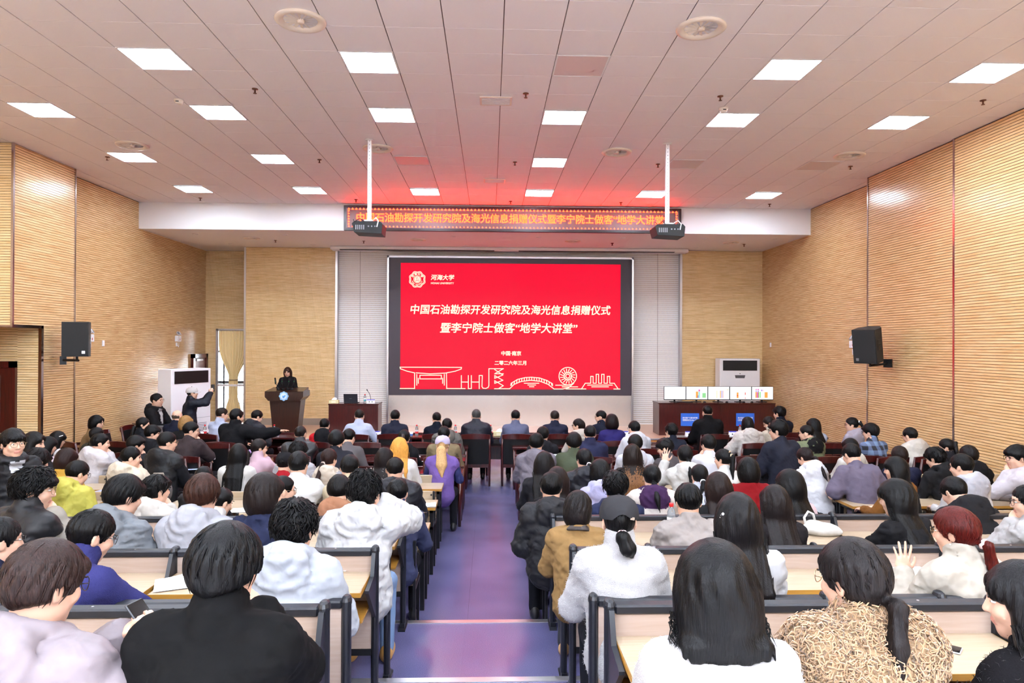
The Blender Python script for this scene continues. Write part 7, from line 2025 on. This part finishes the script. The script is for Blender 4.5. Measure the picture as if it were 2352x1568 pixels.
on_back('w6', .40, .12, plate([[(-.02, 0), (.02, 0), (.02, .008), (-.02, .008)], [(-.012, .014), (.004, .014), (.002, .034), (-.01, .03)], [(.006, .014), (.014, .014), (.012, .026), (.008, .03)]]), 'print', PR((232, 232, 234), 'white'))
on_back('t9', .44, -.04, plate([[(-.02, 0), (.02, 0), (.02, .006), (-.02, .006)], [(-.012, .01), (.012, .012), (.008, .028), (-.004, .03)]]), 'print', PR((232, 232, 234), 'white'))
on_back('u13', .36, .03, plate([[(-.07, 0), (-.02, -.03), (.0, -.015), (-.05, .02)]]), 'print', PR((210, 60, 40), 'red'))
on_back('u13', .36, .03, plate(ringpts(.05, .02, .0, .03, 0, 6.28, 12)), 'print', PR((222, 170, 60), 'amber'))
on_back('u13', .28, .03, plate([[(-.07, 0), (.07, 0), (.07, .012), (-.07, .012)], [(-.05, -.025), (.06, -.025), (.06, -.015), (-.05, -.015)], [(-.02, -.045), (.05, -.045), (.05, -.035), (-.02, -.035)]]), 'print', PR((70, 90, 130), 'blue'))
# white stripes: sleeve of the left-edge person, sailor top
def sleeve_stripes(id, side, ts, seg=0, r=.052, col=(236, 236, 240)):
    q = PEOPLE[id]; S_, E_, W_ = q['arm'][side]
    a, b = (S_, E_) if seg == 0 else (E_, W_)
    d = Vector(b - a).normalized()
    for t in ts:
        c = Vector(a + (b - a) * t); M = Matrix.Translation(c) @ d.to_track_quat('Z', 'Y').to_matrix().to_4x4()
        rr = q['th'] + (.058 - .011 * t if seg == 0 else .046 - .012 * t) + .004
        MB().tube([M @ Vector((rr * math.cos(a_), rr * math.sin(a_), 0)) for a_ in [2 * pi * k / 24 for k in range(25)]], .005, 5).build('stripe', mat('stripe_white', col, rough=.7), q['o'], smooth=True)
sleeve_stripes('y9', 0, (.7, .78))
def long_stripes(id, side, col=(236, 236, 240)):
    q = PEOPLE[id]; S_, E_, W_ = q['arm'][side]
    d = Vector(E_ - S_).normalized(); out = Vector((1 if side else -1, -.25, .35)); out = (out - d * out.dot(d)).normalized(); tn = d.cross(out)
    for k in (-1, 0, 1):
        pts = []
        for t in np.linspace(.05, .97, 9):
            rr = q['th'] + .058 - .011 * t + .003
            v = (out * math.cos(k * .34) + tn * math.sin(k * .34))
            pts.append(Vector(S_ + (E_ - S_) * t) + v * rr)
        MB().tube(pts, .006, 6).build('stripe', mat('stripe_white', col, rough=.7), q['o'], smooth=True)
long_stripes('z1', 1)
# hair clips and collar
def in_head(id, mb, name, m, off, rot=(0, 0, 0), smooth=True):
    q = PEOPLE[id]
    o = mb.build(name, m, q['o'], smooth=smooth)
    o.matrix_local = Matrix.Translation(Vector(q['Hc'])) @ Matrix([list(r) for r in q['Rh']]).to_4x4() @ Matrix.Scale(q['hs'], 4) @ Matrix.Translation(off) @ Euler(rot).to_matrix().to_4x4()
M_PEARL = mat('pearl', (238, 232, 230), rough=.2)
pc = MB()
for k in range(4): pc.lathe([(0, -.008), (.006, -.005), (.008, 0), (.006, .005), (0, .008)], 8, c=(0, -.004 * (k % 2), k * .011))
in_head('z5', pc, 'hair_clip', M_PEARL, (-.094, -.055, .01), (.5, .3, 0))
in_head('t7', MB().cbox(-.014, .014, -.012, .012, -.04, .04, .004).cbox(.02, .03, -.012, .012, -.04, .03, .004), 'hair_clip', mat('claw_clip', (60, 48, 44), rough=.3), (0, -.13, .02), (0, .1, 0), False)
in_head('t1', MB().cbox(-.004, .004, -.03, .03, -.005, .005, .002), 'hair_clip', M_PEARL, (.085, .0, .07), (.6, -.7, 0), False)
in_head('v11', MB().tube([(-.02, 0, 0), (-.01, .0, .012), (.01, 0, .012), (.02, 0, 0)], .006, 6), 'hair_clip', mat('clip_tan', (214, 186, 150), rough=.3), (0, -.10, .08))
in_head('u16', MB().lathe([(0, -.008), (.006, 0), (0, .008)], 8), 'earphone', M_PLASTW, (-.088, .01, -.015))
in_head('s14', MB().lathe([(0, -.008), (.006, 0), (0, .008)], 8), 'earphone', M_PLASTW, (-.088, .01, -.015))
in_head('z6', MB().lathe([(0, -.005), (.005, 0), (0, .005)], 8), 'earring', M_PEARL, (-.084, .0, -.045))
q = PEOPLE['z4']
in_head('z4', MB().cbox(-.012, .012, -.003, .0, -.007, .007, .001), 'cap_buckle', M_ALU, (.05, -.108, .03), (0, .2, .45), False)
# tan jacket's dark collar
q = PEOPLE['y6']; nd = (q['Hc'] - q['C7']); nd /= np.linalg.norm(nd)
def collar(p):
    d = cone(p, q['C7'] - nd * .035, q['C7'] + nd * .02, .10, .075)
    d = smax(d, -cone(p, q['C7'] - nd * .1, q['C7'] + nd * .2, .06, .06), .008)
    return smax(d, -(p - q['C7'].astype(F32)) @ nd.astype(F32) - .04, .01)
V, Q = surface(collar, q['C7'] - .16, q['C7'] + .16, .009)
raw_mesh('collar', V, Q, [cloth_mat((66, 56, 54), 'leather')], q['o'])
# curly pile of the fleece vest, fuzz of two sweaters
def pile(id, n, ln, r, curl, m, seed=1, torso_only=False, name='pile'):
    q = PEOPLE[id]; V, Q = q['gV'], q['gQ']; rs = np.random.RandomState(seed)
    fi = rs.randint(0, len(Q), n)
    w = rs.dirichlet((1, 1, 1, 1), n).astype(F32)
    P0_ = (V[Q[fi]] * w[:, :, None]).sum(1)
    e = .004; nrm = np.stack([q['garment'](P0_ + np.eye(3, dtype=F32)[k] * e) - q['garment'](P0_ - np.eye(3, dtype=F32)[k] * e) for k in range(3)], 1)
    nrm /= np.linalg.norm(nrm, axis=1, keepdims=True) + 1e-9
    keep = np.ones(n, bool)
    if torso_only:
        dist = np.minimum(*[np.linalg.norm(P0_ - a[1], axis=1) for a in q['arm']]); keep = (dist > .13) & (P0_[:, 2] > q['M1'][2] - .3)
        da = np.minimum(*[cone(P0_, a[1], a[2], .06, .06) for a in q['arm']]); keep &= da > .03
    P0_, nrm = P0_[keep], nrm[keep]; n = len(P0_)
    t = rs.normal(size=(n, 3)); t -= nrm * (t * nrm).sum(1)[:, None]; t /= np.linalg.norm(t, axis=1)[:, None]; b = np.cross(nrm, t)
    K = 5 if r > .002 else 3; PP = np.zeros((n, K, 3)); L = ln * (.6 + .8 * rs.rand(n))
    for j in range(K):
        u = j / (K - 1); a = u * curl
        PP[:, j] = P0_ + nrm * (L * u * .7)[:, None] + t * (L * .5 * np.sin(a))[:, None] + b * (L * .5 * (1 - np.cos(a)))[:, None]
    V2, Q2 = strands(PP, r, r * .45)
    tag(raw_mesh(name, V2, Q2, [m], q['o']), kind='stuff')
pile('n4', 6500, .024, .0030, 5.5, mat('fleece_curl', (176, 140, 104), rough=.9, sheen=.3, var=.18, vscale=25), 3, True)
pile('z4', 3500, .009, .0007, 2.0, mat('fuzz_white', (190, 187, 189), rough=.9), 4)
pile('n3', 3000, .008, .0007, 2.0, mat('fuzz_cream', (186, 182, 181), rough=.9), 5)
pile('n5', 2000, .012, .0010, 2.0, mat('fuzz_black', (30, 28, 31), rough=.9), 6)
pile('v8', 600, .03, .003, 3.0, mat('fuzz_cream', (244, 238, 236), rough=.9), 7)
# yellow lettering over the hood of the navy hoodie
q = PEOPLE['x8']
for k, ch in enumerate('elmS'):
    xx = -.095 + .034 * k
    hz = q['C7'][2] - .005 - .012 * abs(k - 1.5)
    yy = q['C7'][1] - .02
    for _ in range(60):                      # walk back until just outside the cloth
        if q['garment'](np.array([[xx, yy, hz]], dtype=F32))[0] > .004: break
        yy -= .004
    text_obj(ch, .052, PR((236, 220, 70), 'yellow'), q['o'], (xx, yy - .004, hz), rot=(pi / 2 - .5, 0, 0), bold=.001, shear=.3, name='print')
